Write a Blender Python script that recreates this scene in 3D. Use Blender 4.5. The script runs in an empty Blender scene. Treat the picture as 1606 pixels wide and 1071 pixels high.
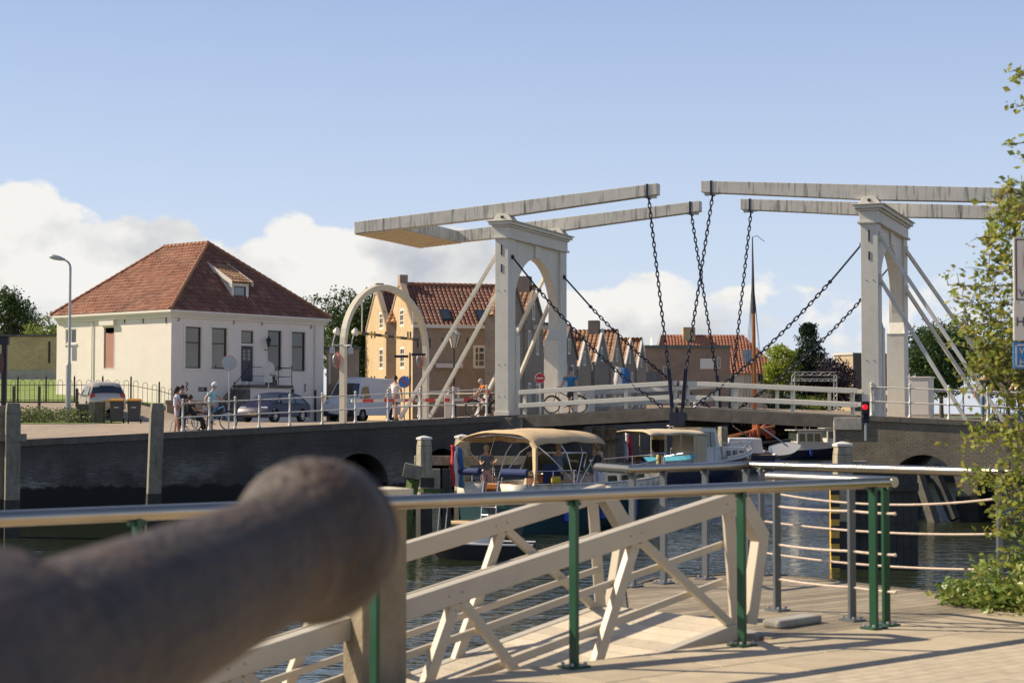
import bpy, math, random
from mathutils import Vector, Matrix, noise
random.seed(7)
S = bpy.context.scene
COL = S.collection
R = math.radians
# ------------------------------------------------------------------ camera
EYE = 1.55; FPX = 2700.0; PITCH = math.atan(113/FPX)
cam_d = bpy.data.cameras.new('camera'); cam = bpy.data.objects.new('camera', cam_d); COL.objects.link(cam)
cam.location = (0, 0, EYE); cam.rotation_euler = (R(90)+PITCH, 0, 0)
cam_d.sensor_width = 36; cam_d.lens = FPX/1606*36
cam_d.clip_start = .1; cam_d.clip_end = 6000
cam_d.dof.use_dof = True; cam_d.dof.focus_distance = 62; cam_d.dof.aperture_fstop = 4.6
S.camera = cam
# ------------------------------------------------------------------ sun
SUNH = Vector((-.98, .20)).normalized(); SUNEL = R(38)
to_sun = Vector((SUNH.x*math.cos(SUNEL), SUNH.y*math.cos(SUNEL), math.sin(SUNEL)))
sl = bpy.data.lights.new('sun', 'SUN'); sun = bpy.data.objects.new('sun', sl); COL.objects.link(sun)
sl.energy = 4.9; sl.angle = R(.5); sl.color = (1, .87, .68)
sun.rotation_euler = to_sun.to_track_quat('Z', 'Y').to_euler()
# ------------------------------------------------------------------ view
S.view_settings.view_transform = 'Standard'; S.view_settings.look = 'None'
S.view_settings.exposure = 0.50; S.view_settings.gamma = 1
# ------------------------------------------------------------------ world: Nishita sky with banks of cumulus
W = bpy.data.worlds.new('World'); S.world = W; W.use_nodes = True
def build_world():
    nt = W.node_tree; n = nt.nodes; l = nt.links; n.clear()
    def N(t, **k):
        x = n.new(t)
        for a, b in k.items(): setattr(x, a, b)
        return x
    def M(op, a, b=None, clamp=False):
        x = N('ShaderNodeMath', operation=op); x.use_clamp = clamp
        for i, v in enumerate((a, b)):
            if v is None: continue
            if isinstance(v, (int, float)): x.inputs[i].default_value = v
            else: l.new(v, x.inputs[i])
        return x.outputs[0]
    sky = N('ShaderNodeTexSky', sky_type='NISHITA'); sky.sun_disc = False
    sky.sun_elevation = SUNEL; sky.sun_rotation = math.atan2(SUNH.x, SUNH.y); sky.air_density = 1.0; sky.dust_density = 1.5; sky.ozone_density = 1.5
    tc = N('ShaderNodeTexCoord'); sp = N('ShaderNodeSeparateXYZ'); l.new(tc.outputs['Generated'], sp.inputs[0])
    X, Y, Z = sp.outputs
    az = M('DIVIDE', M('ARCTAN2', X, Y), 1.0)            # 0 straight ahead, + right
    el = M('ARCSINE', Z)
    # top edge of the cloud bank against azimuth (radians)
    fc = N('ShaderNodeFloatCurve'); c = fc.mapping.curves[0]
    pts = [(-0.4000,0.1160), (-0.3196,0.1266), (-0.2974,0.1277), (-0.2678,0.1266), (-0.2493,0.1203), (-0.2233,0.1200), (-0.2011,0.1192), (-0.1826,0.1129), (-0.1696,0.1029), (-0.1493,0.1081), (-0.1307,0.1063), (-0.1011,0.1018), (-0.0678,0.1129), (-0.0381,0.1100), (-0.0159,0.1097), (0.0007,0.0949), (0.0211,0.0763), (0.0470,0.0837), (0.0581,0.0911), (0.0804,0.0882), (0.1026,0.0771), (0.1211,0.0652), (0.1470,0.0745), (0.1693,0.0763), (0.1952,0.0660), (0.2285,0.0652), (0.2470,0.0763), (0.2656,0.0763), (0.3100,0.0745), (0.4000,0.0770)]
    f = lambda a: (a+.42)/.84
    c.points[0].location = (0, .13*5); c.points[1].location = (1, .08*5)
    for a, e in pts: c.points.new(f(a), e*5)
    fc.mapping.update()
    azn = M('ADD', M('DIVIDE', az, .84), .5, True)
    l.new(azn, fc.inputs['Value'])
    top = M('MULTIPLY', fc.outputs[0], .2)
    cb = N('ShaderNodeCombineXYZ'); l.new(az, cb.inputs[0]); l.new(M('MULTIPLY', el, 1.35), cb.inputs[1])
    def noi(scale, det, rough, off=0, dist=0):
        mp = N('ShaderNodeMapping'); mp.inputs['Location'].default_value = (off, off*.7, off); l.new(cb.outputs[0], mp.inputs[0])
        x = N('ShaderNodeTexNoise'); x.inputs['Scale'].default_value = scale; x.inputs['Detail'].default_value = det; x.inputs['Roughness'].default_value = rough
        x.inputs['Distortion'].default_value = dist
        l.new(mp.outputs[0], x.inputs['Vector']); return x.outputs[0]
    n1 = noi(24, 8, .55, 1.3)
    vo = N('ShaderNodeTexVoronoi', feature='SMOOTH_F1'); vo.inputs['Scale'].default_value = 34; vo.inputs['Smoothness'].default_value = .35
    l.new(cb.outputs[0], vo.inputs['Vector'])
    puff = M('SUBTRACT', .5, vo.outputs['Distance'])
    # how far below the bank's edge this direction lies (positive = inside)
    below = M('SUBTRACT', top, el)
    bil = M('ADD', M('MULTIPLY', M('SUBTRACT', n1, .5), .055), M('MULTIPLY', puff, .012))
    dens = M('MULTIPLY', M('ADD', below, bil), 190, True)
    # softer, broken lower part
    n2 = noi(9, 6, .6, 7.1)
    lowfade = M('SUBTRACT', 1.0, M('MULTIPLY', M('MULTIPLY', M('SUBTRACT', below, .055), 16, True), M('MULTIPLY', M('SUBTRACT', .64, n2), 6, True)))
    # on the right the bank is thin and broken
    thin = M('MULTIPLY', M('SUBTRACT', az, .09), 18, True)
    n3 = noi(30, 7, .55, 3.7)
    brk = M('SUBTRACT', 1.0, M('MULTIPLY', thin, M('MULTIPLY', M('SUBTRACT', .60, n3), 7, True)))
    dens = M('MULTIPLY', M('MULTIPLY', dens, lowfade, True), brk, True)
    dens = M('MULTIPLY', dens, .93)
    # cloud brightness: white crests, greyer hollows
    def noi2(off): return noi(15, 8, .5, off, .2)
    sh = M('SUBTRACT', noi(13, 8, .52, 2.2, .3), .5)
    sh2 = M('SUBTRACT', n1, .5)
    crest = M('SUBTRACT', 1.0, M('MULTIPLY', below, 9.0), True)
    br = M('ADD', M('ADD', .46, M('MULTIPLY', crest, .36)), M('ADD', M('MULTIPLY', sh, 2.5), M('MULTIPLY', sh2, .9)), True)
    ramp = N('ShaderNodeValToRGB'); l.new(br, ramp.inputs[0])
    e = ramp.color_ramp.elements
    e[0].position = .25; e[0].color = (.52, .545, .60, 1); e[1].position = .9; e[1].color = (.95, .925, .88, 1)
    m_ = e.new(.55); m_.color = (.72, .72, .72, 1)
    bg1 = N('ShaderNodeBackground'); bg1.inputs[1].default_value = .085
    tint = N('ShaderNodeMix', data_type='RGBA', blend_type='MIX'); tint.inputs[0].default_value = .78
    er = N('ShaderNodeValToRGB'); l.new(M('DIVIDE', el, 1.0, True), er.inputs[0]); ee = er.color_ramp.elements
    ee[0].position = 0; ee[0].color = (.80, .87, .98, 1); ee[1].position = 1; ee[1].color = (.10, .15, .30, 1)
    for p_, c_ in ((.09, (.64, .75, .95)), (.24, (.40, .52, .80)), (.5, (.20, .28, .50))): x_ = ee.new(p_); x_.color = (*c_, 1)
    vm = N('ShaderNodeVectorMath', operation='SCALE'); vm.inputs['Scale'].default_value = 8.6; l.new(er.outputs[0], vm.inputs[0]); l.new(vm.outputs[0], tint.inputs[7]); l.new(sky.outputs[0], tint.inputs[6])
    l.new(tint.outputs[2], bg1.inputs[0])
    bg2 = N('ShaderNodeBackground'); bg2.inputs[1].default_value = .70; l.new(ramp.outputs[0], bg2.inputs[0])
    mx = N('ShaderNodeMixShader'); l.new(dens, mx.inputs[0]); l.new(bg1.outputs[0], mx.inputs[1]); l.new(bg2.outputs[0], mx.inputs[2])
    out = N('ShaderNodeOutputWorld'); l.new(mx.outputs[0], out.inputs[0])
build_world()
# ------------------------------------------------------------------ measuring helpers
CP, SP = math.cos(PITCH), math.sin(PITCH)
def ray(px, py):
    dx = (px-803)/FPX; dy = (535.5-py)/FPX
    return Vector((dx, CP-dy*SP, SP+dy*CP))
def at(px, py, Y):
    d = ray(px, py); return Vector((0, 0, EYE)) + d*(Y/d.y)
def zat(py, Y, px=803): return at(px, py, Y).z
def xat(px, Y): return (px-803)/FPX*Y
def lerp(a, b, t): return a+(b-a)*t
def clamp(x, a=0, b=1): return max(a, min(b, x))
# ------------------------------------------------------------------ materials
MATS = {}
def mat(name, col, rough=.7, metal=0, var=.12, vscale=1.5, bump=0, bscale=40, streak=0, streak_col=(.08, .075, .06), spec=.5, coat=0,
        dirt=0, dirt_col=(.12, .11, .09), dscale=2.0, alpha=None, transl=0, island=0):
    if name in MATS: return MATS[name]
    m = bpy.data.materials.new(name); m.use_nodes = True; nt = m.node_tree; n = nt.nodes; l = nt.links
    b = n['Principled BSDF']; b.inputs['Roughness'].default_value = rough; b.inputs['Metallic'].default_value = metal
    b.inputs['Specular IOR Level'].default_value = spec; b.inputs['Coat Weight'].default_value = coat
    c4 = (*col, 1)
    tc = n.new('ShaderNodeTexCoord')
    no = n.new('ShaderNodeTexNoise'); no.inputs['Scale'].default_value = vscale; no.inputs['Detail'].default_value = 8; no.inputs['Roughness'].default_value = .65
    l.new(tc.outputs['Object'], no.inputs['Vector'])
    rp = n.new('ShaderNodeValToRGB'); e = rp.color_ramp.elements
    e[0].position = .3; e[1].position = .7
    e[0].color = tuple(max(0, c*(1-var)) for c in col)+(1,); e[1].color = tuple(min(1, c*(1+var)) for c in col)+(1,)
    l.new(no.outputs[0], rp.inputs[0]); out = rp.outputs[0]
    def mix(fac, a, cb):
        x = n.new('ShaderNodeMix'); x.data_type = 'RGBA'; l.new(fac, x.inputs[0]); l.new(a, x.inputs[6]); x.inputs[7].default_value = (*cb, 1); return x.outputs[2]
    def mr(v, a, b_, hi=1):
        x = n.new('ShaderNodeMapRange'); l.new(v, x.inputs[0]); x.inputs[1].default_value = a; x.inputs[2].default_value = b_; x.inputs[4].default_value = hi; return x.outputs[0]
    if streak:
        mp = n.new('ShaderNodeMapping'); mp.inputs['Scale'].default_value = (9, 9, .7); l.new(tc.outputs['Object'], mp.inputs[0])
        s_ = n.new('ShaderNodeTexNoise'); s_.inputs['Scale'].default_value = 1; s_.inputs['Detail'].default_value = 6; l.new(mp.outputs[0], s_.inputs['Vector'])
        out = mix(mr(s_.outputs[0], .52, .75, streak), out, streak_col)
    if dirt:
        d_ = n.new('ShaderNodeTexNoise'); d_.inputs['Scale'].default_value = dscale; d_.inputs['Detail'].default_value = 10; d_.inputs['Roughness'].default_value = .75
        l.new(tc.outputs['Object'], d_.inputs['Vector'])
        out = mix(mr(d_.outputs[0], .5, .72, dirt), out, dirt_col)
    if island:
        g_ = n.new('ShaderNodeNewGeometry'); x = n.new('ShaderNodeMix'); x.data_type = 'RGBA'; x.blend_type = 'MULTIPLY'; x.inputs[0].default_value = 1; l.new(out, x.inputs[6])
        r2 = n.new('ShaderNodeMapRange'); l.new(g_.outputs['Random Per Island'], r2.inputs[0]); r2.inputs[3].default_value = 1-island; r2.inputs[4].default_value = 1+island*.4; l.new(r2.outputs[0], x.inputs[7]); out = x.outputs[2]
    l.new(out, b.inputs['Base Color'])
    if bump:
        bn = n.new('ShaderNodeTexNoise'); bn.inputs['Scale'].default_value = bscale; bn.inputs['Detail'].default_value = 6; l.new(tc.outputs['Object'], bn.inputs['Vector'])
        bp = n.new('ShaderNodeBump'); bp.inputs['Strength'].default_value = bump; bp.inputs['Distance'].default_value = .02; l.new(bn.outputs[0], bp.inputs['Height'])
        l.new(bp.outputs[0], b.inputs['Normal'])
    if transl:
        t_ = n.new('ShaderNodeBsdfTranslucent'); l.new(out, t_.inputs[0]); ms = n.new('ShaderNodeMixShader'); ms.inputs[0].default_value = transl
        o = n['Material Output']; l.new(b.outputs[0], ms.inputs[1]); l.new(t_.outputs[0], ms.inputs[2]); l.new(ms.outputs[0], o.inputs[0])
    MATS[name] = m; return m
def brickmat(name, c1, c2, mortar, w=.22, h=.065, rough=.85, stain=(.05, .05, .04), stain_amt=.4, wet=None, bump=.35, sscale=.8, ms=.012):
    """bricks laid out in metres on the UV map; wet = (height, colour) of a tide line"""
    if name in MATS: return MATS[name]
    m = bpy.data.materials.new(name); m.use_nodes = True; nt = m.node_tree; n = nt.nodes; l = nt.links
    b = n['Principled BSDF']; b.inputs['Roughness'].default_value = rough
    uv = n.new('ShaderNodeUVMap'); tc = n.new('ShaderNodeTexCoord')
    br = n.new('ShaderNodeTexBrick'); l.new(uv.outputs[0], br.inputs['Vector']); br.inputs['Scale'].default_value = 1
    br.inputs['Brick Width'].default_value = w; br.inputs['Row Height'].default_value = h; br.inputs['Mortar Size'].default_value = ms
    br.inputs['Color1'].default_value = (*c1, 1); br.inputs['Color2'].default_value = (*c2, 1); br.inputs['Mortar'].default_value = (*mortar, 1)
    def noi(s, d=8, r=.65):
        x = n.new('ShaderNodeTexNoise'); x.inputs['Scale'].default_value = s; x.inputs['Detail'].default_value = d; x.inputs['Roughness'].default_value = r
        l.new(tc.outputs['Object'], x.inputs['Vector']); return x.outputs[0]
    def mr(v, a, b_, lo=0, hi=1):
        x = n.new('ShaderNodeMapRange'); l.new(v, x.inputs[0]); x.inputs[1].default_value = a; x.inputs[2].default_value = b_; x.inputs[3].default_value = lo; x.inputs[4].default_value = hi; return x.outputs[0]
    def mix(f, a, cb, bt='MIX'):
        x = n.new('ShaderNodeMix'); x.data_type = 'RGBA'; x.blend_type = bt; l.new(f, x.inputs[0]); l.new(a, x.inputs[6])
        if isinstance(cb, tuple): x.inputs[7].default_value = (*cb, 1)
        else: l.new(cb, x.inputs[7])
        return x.outputs[2]
    out = mix(mr(noi(sscale), .45, .7, 0, stain_amt), br.outputs[0], stain)
    out = mix(mr(noi(6), .35, .7, 0, .35), out, tuple(min(1, c*1.5) for c in c1))
    if wet:
        z, wc, lc = wet
        sp = n.new('ShaderNodeSeparateXYZ'); l.new(tc.outputs['Object'], sp.inputs[0])
        nn = n.new('ShaderNodeMath'); nn.operation = 'MULTIPLY_ADD'; l.new(noi(1.6, 5), nn.inputs[0]); nn.inputs[1].default_value = .7; l.new(sp.outputs[2], nn.inputs[2])
        # lime bloom just above the tide line, broken up
        bloom = n.new('ShaderNodeMath'); bloom.operation = 'MULTIPLY'
        mpz = n.new('ShaderNodeMapping'); mpz.inputs['Scale'].default_value = (1.2, 1.2, 13); l.new(tc.outputs['Object'], mpz.inputs[0])
        nz = n.new('ShaderNodeTexNoise'); nz.inputs['Scale'].default_value = 2.2; nz.inputs['Detail'].default_value = 8; nz.inputs['Roughness'].default_value = .8; l.new(mpz.outputs[0], nz.inputs[0])
        b2_ = n.new('ShaderNodeMath'); b2_.operation = 'MULTIPLY'; l.new(mr(noi(.55, 4, .5), .40, .58, 0, 1), b2_.inputs[0]); l.new(mr(nz.outputs[0], .42, .62, 0, 1), b2_.inputs[1])
        l.new(mr(nn.outputs[0], z+1.6, z+.35, 0, 1), bloom.inputs[0]); l.new(b2_.outputs[0], bloom.inputs[1])
        out = mix(bloom.outputs[0], out, lc)
        out = mix(mr(nn.outputs[0], z+.42, z+.32), out, wc)
    l.new(out, b.inputs['Base Color'])
    bp = n.new('ShaderNodeBump'); bp.inputs['Strength'].default_value = bump; bp.inputs['Distance'].default_value = .015; bp.invert = True
    l.new(br.outputs['Fac'], bp.inputs['Height']); l.new(bp.outputs[0], b.inputs['Normal'])
    MATS[name] = m; return m
def tilemat(name, cols, lichen=0):
    """roof tiles; one shade per tile from the UV map (one UV unit = one tile)"""
    if name in MATS: return MATS[name]
    m = bpy.data.materials.new(name); m.use_nodes = True; nt = m.node_tree; n = nt.nodes; l = nt.links
    b = n['Principled BSDF']; b.inputs['Roughness'].default_value = .8
    uv = n.new('ShaderNodeUVMap'); fl = n.new('ShaderNodeVectorMath'); fl.operation = 'FLOOR'; l.new(uv.outputs[0], fl.inputs[0])
    wn = n.new('ShaderNodeTexWhiteNoise'); wn.noise_dimensions = '2D'; l.new(fl.outputs[0], wn.inputs[0])
    rp = n.new('ShaderNodeValToRGB'); l.new(wn.outputs[0], rp.inputs[0]); e = rp.color_ramp.elements
    e[0].color = (*cols[0], 1); e[1].color = (*cols[-1], 1)
    for i, c in enumerate(cols[1:-1]): x = e.new((i+1)/(len(cols)-1)); x.color = (*c, 1)
    tc = n.new('ShaderNodeTexCoord'); no = n.new('ShaderNodeTexNoise'); no.inputs['Scale'].default_value = .7; no.inputs['Detail'].default_value = 9; no.inputs['Roughness'].default_value = .7
    l.new(tc.outputs['Object'], no.inputs[0])
    mr = n.new('ShaderNodeMapRange'); l.new(no.outputs[0], mr.inputs[0]); mr.inputs[1].default_value = .5; mr.inputs[2].default_value = .72; mr.inputs[4].default_value = .55
    mx = n.new('ShaderNodeMix'); mx.data_type = 'RGBA'; l.new(mr.outputs[0], mx.inputs[0]); l.new(rp.outputs[0], mx.inputs[6]); mx.inputs[7].default_value = (.11, .07, .05, 1)
    out = mx.outputs[2]
    if lichen:
        n2 = n.new('ShaderNodeTexNoise'); n2.inputs['Scale'].default_value = 2.3; n2.inputs['Detail'].default_value = 10; n2.inputs['Roughness'].default_value = .8; l.new(tc.outputs['Object'], n2.inputs[0])
        m2 = n.new('ShaderNodeMapRange'); l.new(n2.outputs[0], m2.inputs[0]); m2.inputs[1].default_value = .55; m2.inputs[2].default_value = .68; m2.inputs[4].default_value = lichen
        x2 = n.new('ShaderNodeMix'); x2.data_type = 'RGBA'; l.new(m2.outputs[0], x2.inputs[0]); l.new(out, x2.inputs[6]); x2.inputs[7].default_value = (.42, .30, .10, 1); out = x2.outputs[2]
    l.new(out, b.inputs['Base Color']); MATS[name] = m; return m
def glassmat(name, col=(.02, .025, .03), rough=.05, curtain=None):
    if name in MATS: return MATS[name]
    m = mat(name, col, rough, 0, .25, 1.3, spec=.9, coat=.4); return m
# ------------------------------------------------------------------ mesh builder
class MB:
    def __init__(s): s.v = []; s.f = []; s.uv = {}
    def add(s, vs, fs):
        o = len(s.v); s.v += [Vector(p) for p in vs]; s.f += [tuple(i+o for i in f) for f in fs]; return s
    def quad(s, a, b, c, d, uv=None):
        s.add([a, b, c, d], [(0, 1, 2, 3)])
        if uv: s.uv[len(s.f)-1] = uv
        return s
    def poly(s, pts): return s.add(pts, [tuple(range(len(pts)))])
    def box(s, c, size, rz=0, M=None):
        x, y, z = (k/2 for k in size); T = M if M is not None else Matrix.Rotation(rz, 3, 'Z'); c = Vector(c)
        vs = [c+T@Vector((i*x, j*y, k*z)) for k in (-1, 1) for j in (-1, 1) for i in (-1, 1)]
        return s.add(vs, [(0, 2, 3, 1), (4, 5, 7, 6), (0, 1, 5, 4), (2, 6, 7, 3), (0, 4, 6, 2), (1, 3, 7, 5)])
    def box2(s, a, b): # axis aligned from corner to corner
        a = Vector(a); b = Vector(b); return s.box((a+b)/2, [abs(b[i]-a[i]) for i in range(3)])
    def hexa(s, vs): # 8 points: bottom ring of 4, top ring of 4
        return s.add(vs, [(3, 2, 1, 0), (4, 5, 6, 7), (0, 1, 5, 4), (1, 2, 6, 5), (2, 3, 7, 6), (3, 0, 4, 7)])
    def bar(s, p0, p1, w, h, up=(0, 0, 1)): # rectangular bar from p0 to p1
        p0 = Vector(p0); p1 = Vector(p1); d = (p1-p0).normalized(); u = Vector(up)
        if abs(d.dot(u)) > .98: u = Vector((0, 1, 0))
        sd = d.cross(u).normalized(); u = sd.cross(d)
        o = [(-w/2, -h/2), (w/2, -h/2), (w/2, h/2), (-w/2, h/2)]
        return s.hexa([p0+sd*a+u*b for a, b in o]+[p1+sd*a+u*b for a, b in o])
    def prism(s, pts, ext):
        ext = Vector(ext); n = len(pts); pts = [Vector(p) for p in pts]
        return s.add(pts+[p+ext for p in pts], [tuple(range(n))[::-1], tuple(range(n, 2*n))]+[(i, (i+1) % n, n+(i+1) % n, n+i) for i in range(n)])
    def tube(s, pts, r, n=8, cap=True, closed=False):
        pts = [Vector(p) for p in pts]; m = len(pts); rr = r if isinstance(r, (list, tuple)) else [r]*m
        base = len(s.v); prev = None
        for i, p in enumerate(pts):
            if closed: d = pts[(i+1) % m]-pts[i-1]
            else: d = pts[min(i+1, m-1)]-pts[max(i-1, 0)]
            if d.length < 1e-9: d = Vector((0, 0, 1))
            d.normalize()
            if prev is None:
                u = Vector((0, 0, 1)) if abs(d.z) < .9 else Vector((1, 0, 0))
            else: u = prev
            sd = d.cross(u)
            if sd.length < 1e-6: sd = d.cross(Vector((1, 0, 0)))
            sd.normalize(); u = sd.cross(d).normalized(); prev = u
            for k in range(n):
                a = 2*math.pi*k/n; s.v.append(p+(sd*math.cos(a)+u*math.sin(a))*rr[i])
        for i in range(m if closed else m-1):
            j = (i+1) % m
            for k in range(n):
                s.f.append((base+i*n+k, base+i*n+(k+1) % n, base+j*n+(k+1) % n, base+j*n+k))
        if cap and not closed:
            s.f.append(tuple(base+k for k in range(n))[::-1]); s.f.append(tuple(base+(m-1)*n+k for k in range(n)))
        return s
    def lathe(s, c, prof, n=16, M=None): # prof: (r, z)
        c = Vector(c); T = M or Matrix.Identity(3); base = len(s.v)
        for r, z in prof:
            for k in range(n):
                a = 2*math.pi*k/n; s.v.append(c+T@Vector((r*math.cos(a), r*math.sin(a), z)))
        for i in range(len(prof)-1):
            for k in range(n):
                s.f.append((base+i*n+k, base+i*n+(k+1) % n, base+(i+1)*n+(k+1) % n, base+(i+1)*n+k))
        s.f.append(tuple(base+k for k in range(n))[::-1]); s.f.append(tuple(base+(len(prof)-1)*n+k for k in range(n)))
        return s
    def ball(s, c, r, n=10, sc=(1, 1, 1)):
        prof = [(math.sin(math.pi*i/(n//2+1)), -math.cos(math.pi*i/(n//2+1))) for i in range(0, n//2+2)]
        T = Matrix.Diagonal((r*sc[0], r*sc[1], r*sc[2]))
        return s.lathe(c, [(max(a, .02), b) for a, b in prof], n, T)
    def torus(s, c, R_, r, ax=(0, 0, 1), n=20, m=6):
        q = Vector(ax).to_track_quat('Z', 'Y').to_matrix(); c = Vector(c)
        return s.tube([c+q@Vector((R_*math.cos(2*math.pi*i/n), R_*math.sin(2*math.pi*i/n), 0)) for i in range(n)], r, m, closed=True)
    def build_each(s, name, m, parent=None, **k):
        """one object per connected piece"""
        par = list(range(len(s.v)))
        def find(i):
            while par[i] != i: par[i] = par[par[i]]; i = par[i]
            return i
        for f in s.f:
            r = find(f[0])
            for i in f[1:]: par[find(i)] = r
        gr = {}
        for f in s.f: gr.setdefault(find(f[0]), []).append(f)
        out = []
        for fs in gr.values():
            q = MB(); mp = {}
            for f in fs:
                for i in f:
                    if i not in mp: mp[i] = len(q.v); q.v.append(s.v[i])
                q.f.append(tuple(mp[i] for i in f))
            out.append(q.build(name, m, parent, **k))
        return out
    def build(s, name, m, parent=None, smooth=False, bevel=0, sharp=40, world=True, uv=True, tiles=False):
        inv = None
        if parent is not None and world: inv = wmat(parent).inverted()
        vs = [inv@p for p in s.v] if inv is not None else s.v
        me = bpy.data.meshes.new(name); me.from_pydata([tuple(p) for p in vs], [], s.f); me.update()
        if uv:
            ul = me.uv_layers.new(name='UVMap'); V = s.v; dat = [0.0]*(2*len(me.loops)); li = 0
            for i, f in enumerate(s.f):
                cu = s.uv.get(i)
                if cu:
                    for (a, b) in cu: dat[2*li] = a; dat[2*li+1] = b; li += 1
                    continue
                a, b, c = V[f[0]], V[f[1]], V[f[2]]; nn = (b-a).cross(c-a)
                if nn.length < 1e-12 and len(f) > 3: nn = (c-b).cross(V[f[3]]-b)
                if abs(nn.z) > .75*nn.length:
                    for k in f: dat[2*li] = V[k].x; dat[2*li+1] = V[k].y; li += 1
                else:
                    h = math.hypot(nn.x, nn.y) or 1; tx, ty = -nn.y/h, nn.x/h
                    for k in f: dat[2*li] = V[k].x*tx+V[k].y*ty; dat[2*li+1] = V[k].z; li += 1
            ul.data.foreach_set('uv', dat)
        me.materials.append(m)
        o = bpy.data.objects.new(name, me); COL.objects.link(o)
        if parent is not None: o.parent = parent
        if smooth:
            me.polygons.foreach_set('use_smooth', [True]*len(me.polygons))
            if sharp < 180:
                me.set_sharp_from_angle(angle=R(sharp))
        if bevel:
            bv = o.modifiers.new('bevel', 'BEVEL'); bv.width = bevel; bv.segments = 2; bv.limit_method = 'ANGLE'; bv.angle_limit = R(35)
        return o
def wmat(o):
    M = Matrix.Translation(o.location) @ o.rotation_euler.to_matrix().to_4x4()
    return (wmat(o.parent) @ M) if o.parent else M
def tag(o, label=None, cat=None, group=None, kind=None):
    if label: o['label'] = label
    if cat: o['category'] = cat
    if group: o['group'] = group
    if kind: o['kind'] = kind
    return o
def thing(name, label, cat, loc=(0, 0, 0), rz=0, group=None):
    o = bpy.data.objects.new(name, None); o.empty_display_size = .3; COL.objects.link(o)
    o.location = loc; o.rotation_euler = (0, 0, rz); return tag(o, label, cat, group)
def dup(root, loc, rz=None, label=None, group=None):
    def cp(o, par):
        c = o.copy(); COL.objects.link(c)
        if par is not None: c.parent = par
        for ch in [k for k in bpy.data.objects if k.parent == o and k is not c]: cp(ch, c)
        return c
    r = cp(root, None); r.location = loc
    if rz is not None: r.rotation_euler = (0, 0, rz)
    if label: r['label'] = label
    if group: r['group'] = group
    return r
class Fr:
    """upright plane: origin o=(x,y), unit direction d along it, outward normal n (to the right of travel, towards the viewer)"""
    def __init__(s, o, d, z0=0): s.o = Vector((o[0], o[1])); s.d = Vector(d).normalized(); s.n = Vector((s.d.y, -s.d.x)); s.z0 = z0
    def p(s, a, out=0, z=0): q = s.o+s.d*a+s.n*out; return Vector((q.x, q.y, s.z0+z))
    def s_at(s, px):
        u = (px-803)/FPX; return (u*s.o.y-s.o.x)/(s.d.x-u*s.d.y)
    def z_at(s, px, py):
        a = s.s_at(px); return zat(py, s.o.y+s.d.y*a, px)-s.z0
    def ang(s): return math.atan2(s.d.y, s.d.x)
    def box(s, mb, a0, a1, o0, o1, z0, z1):
        return mb.hexa([s.p(a0, o0, z0), s.p(a0, o1, z0), s.p(a1, o1, z0), s.p(a1, o0, z0), s.p(a0, o0, z1), s.p(a0, o1, z1), s.p(a1, o1, z1), s.p(a1, o0, z1)])
    def wall(s, mb, a0, a1, z0, z1, holes=(), depth=.15, out=0):
        xs = sorted({a0, a1, *[h[0] for h in holes], *[h[1] for h in holes]}); zs = sorted({z0, z1, *[h[2] for h in holes], *[h[3] for h in holes]})
        xs = [x for x in xs if a0 <= x <= a1]; zs = [z for z in zs if z0 <= z <= z1]
        for i in range(len(xs)-1):
            for j in range(len(zs)-1):
                cx = (xs[i]+xs[i+1])/2; cz = (zs[j]+zs[j+1])/2
                if any(h[0] < cx < h[1] and h[2] < cz < h[3] for h in holes): continue
                mb.quad(s.p(xs[i], out, zs[j]), s.p(xs[i+1], out, zs[j]), s.p(xs[i+1], out, zs[j+1]), s.p(xs[i], out, zs[j+1]))
        for h in holes:
            a, b, c, d = h[:4]
            P = [(a, c), (b, c), (b, d), (a, d)]
            for k in range(4):
                p, q = P[k], P[(k+1) % 4]
                mb.quad(s.p(p[0], out, p[1]), s.p(q[0], out, q[1]), s.p(q[0], out-depth, q[1]), s.p(p[0], out-depth, p[1]))
def window(fr, h, parent, mframe, mpane, fw=.07, rec=.1, bars=(), hb=(), sill=None, bw=.03, outer=None, name='window'):
    """window set back in hole h=(a0,a1,z0,z1): frame mesh (the window) > pane"""
    a, b, c, d = h[:4]; f = MB()
    for x0, x1, z0, z1 in ((a, a+fw, c, d), (b-fw, b, c, d), (a+fw, b-fw, c, c+fw), (a+fw, b-fw, d-fw, d)): fr.box(f, x0, x1, -rec-.05, -rec+.02, z0, z1)
    for t in bars: x = lerp(a, b, t); fr.box(f, x-bw/2, x+bw/2, -rec-.04, -rec+.01, c+fw, d-fw)
    for t in hb: z = lerp(c, d, t); fr.box(f, a+fw, b-fw, -rec-.037, -rec+.007, z-bw/2, z+bw/2)
    w = f.build(name, mframe, parent)
    g = MB(); g.quad(fr.p(a+fw*.5, -rec-.025, c+fw*.5), fr.p(b-fw*.5, -rec-.025, c+fw*.5), fr.p(b-fw*.5, -rec-.025, d-fw*.5), fr.p(a+fw*.5, -rec-.025, d-fw*.5))
    g.build('pane', mpane, w)
    if sill:
        q = MB(); fr.box(q, a-.06, b+.06, -.05, .07, c-.09, c-.003); q.build('sill', sill, w)
    if outer: # plastered surround
        q = MB(); t = outer[1]
        for x0, x1, z0, z1 in ((a-t, a, c-t, d+t), (b, b+t, c-t, d+t), (a, b, d, d+t), (a, b, c-t, c)): fr.box(q, x0, x1, .002, .03, z0, z1)
        q.build('surround', outer[0], w)
    return w
def pip(x, y, P):
    c = False; j = len(P)-1
    for i in range(len(P)):
        if (P[i][1] > y) != (P[j][1] > y) and x < (P[j][0]-P[i][0])*(y-P[i][1])/(P[j][1]-P[i][1])+P[i][0]: c = not c
        j = i
    return c
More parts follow.
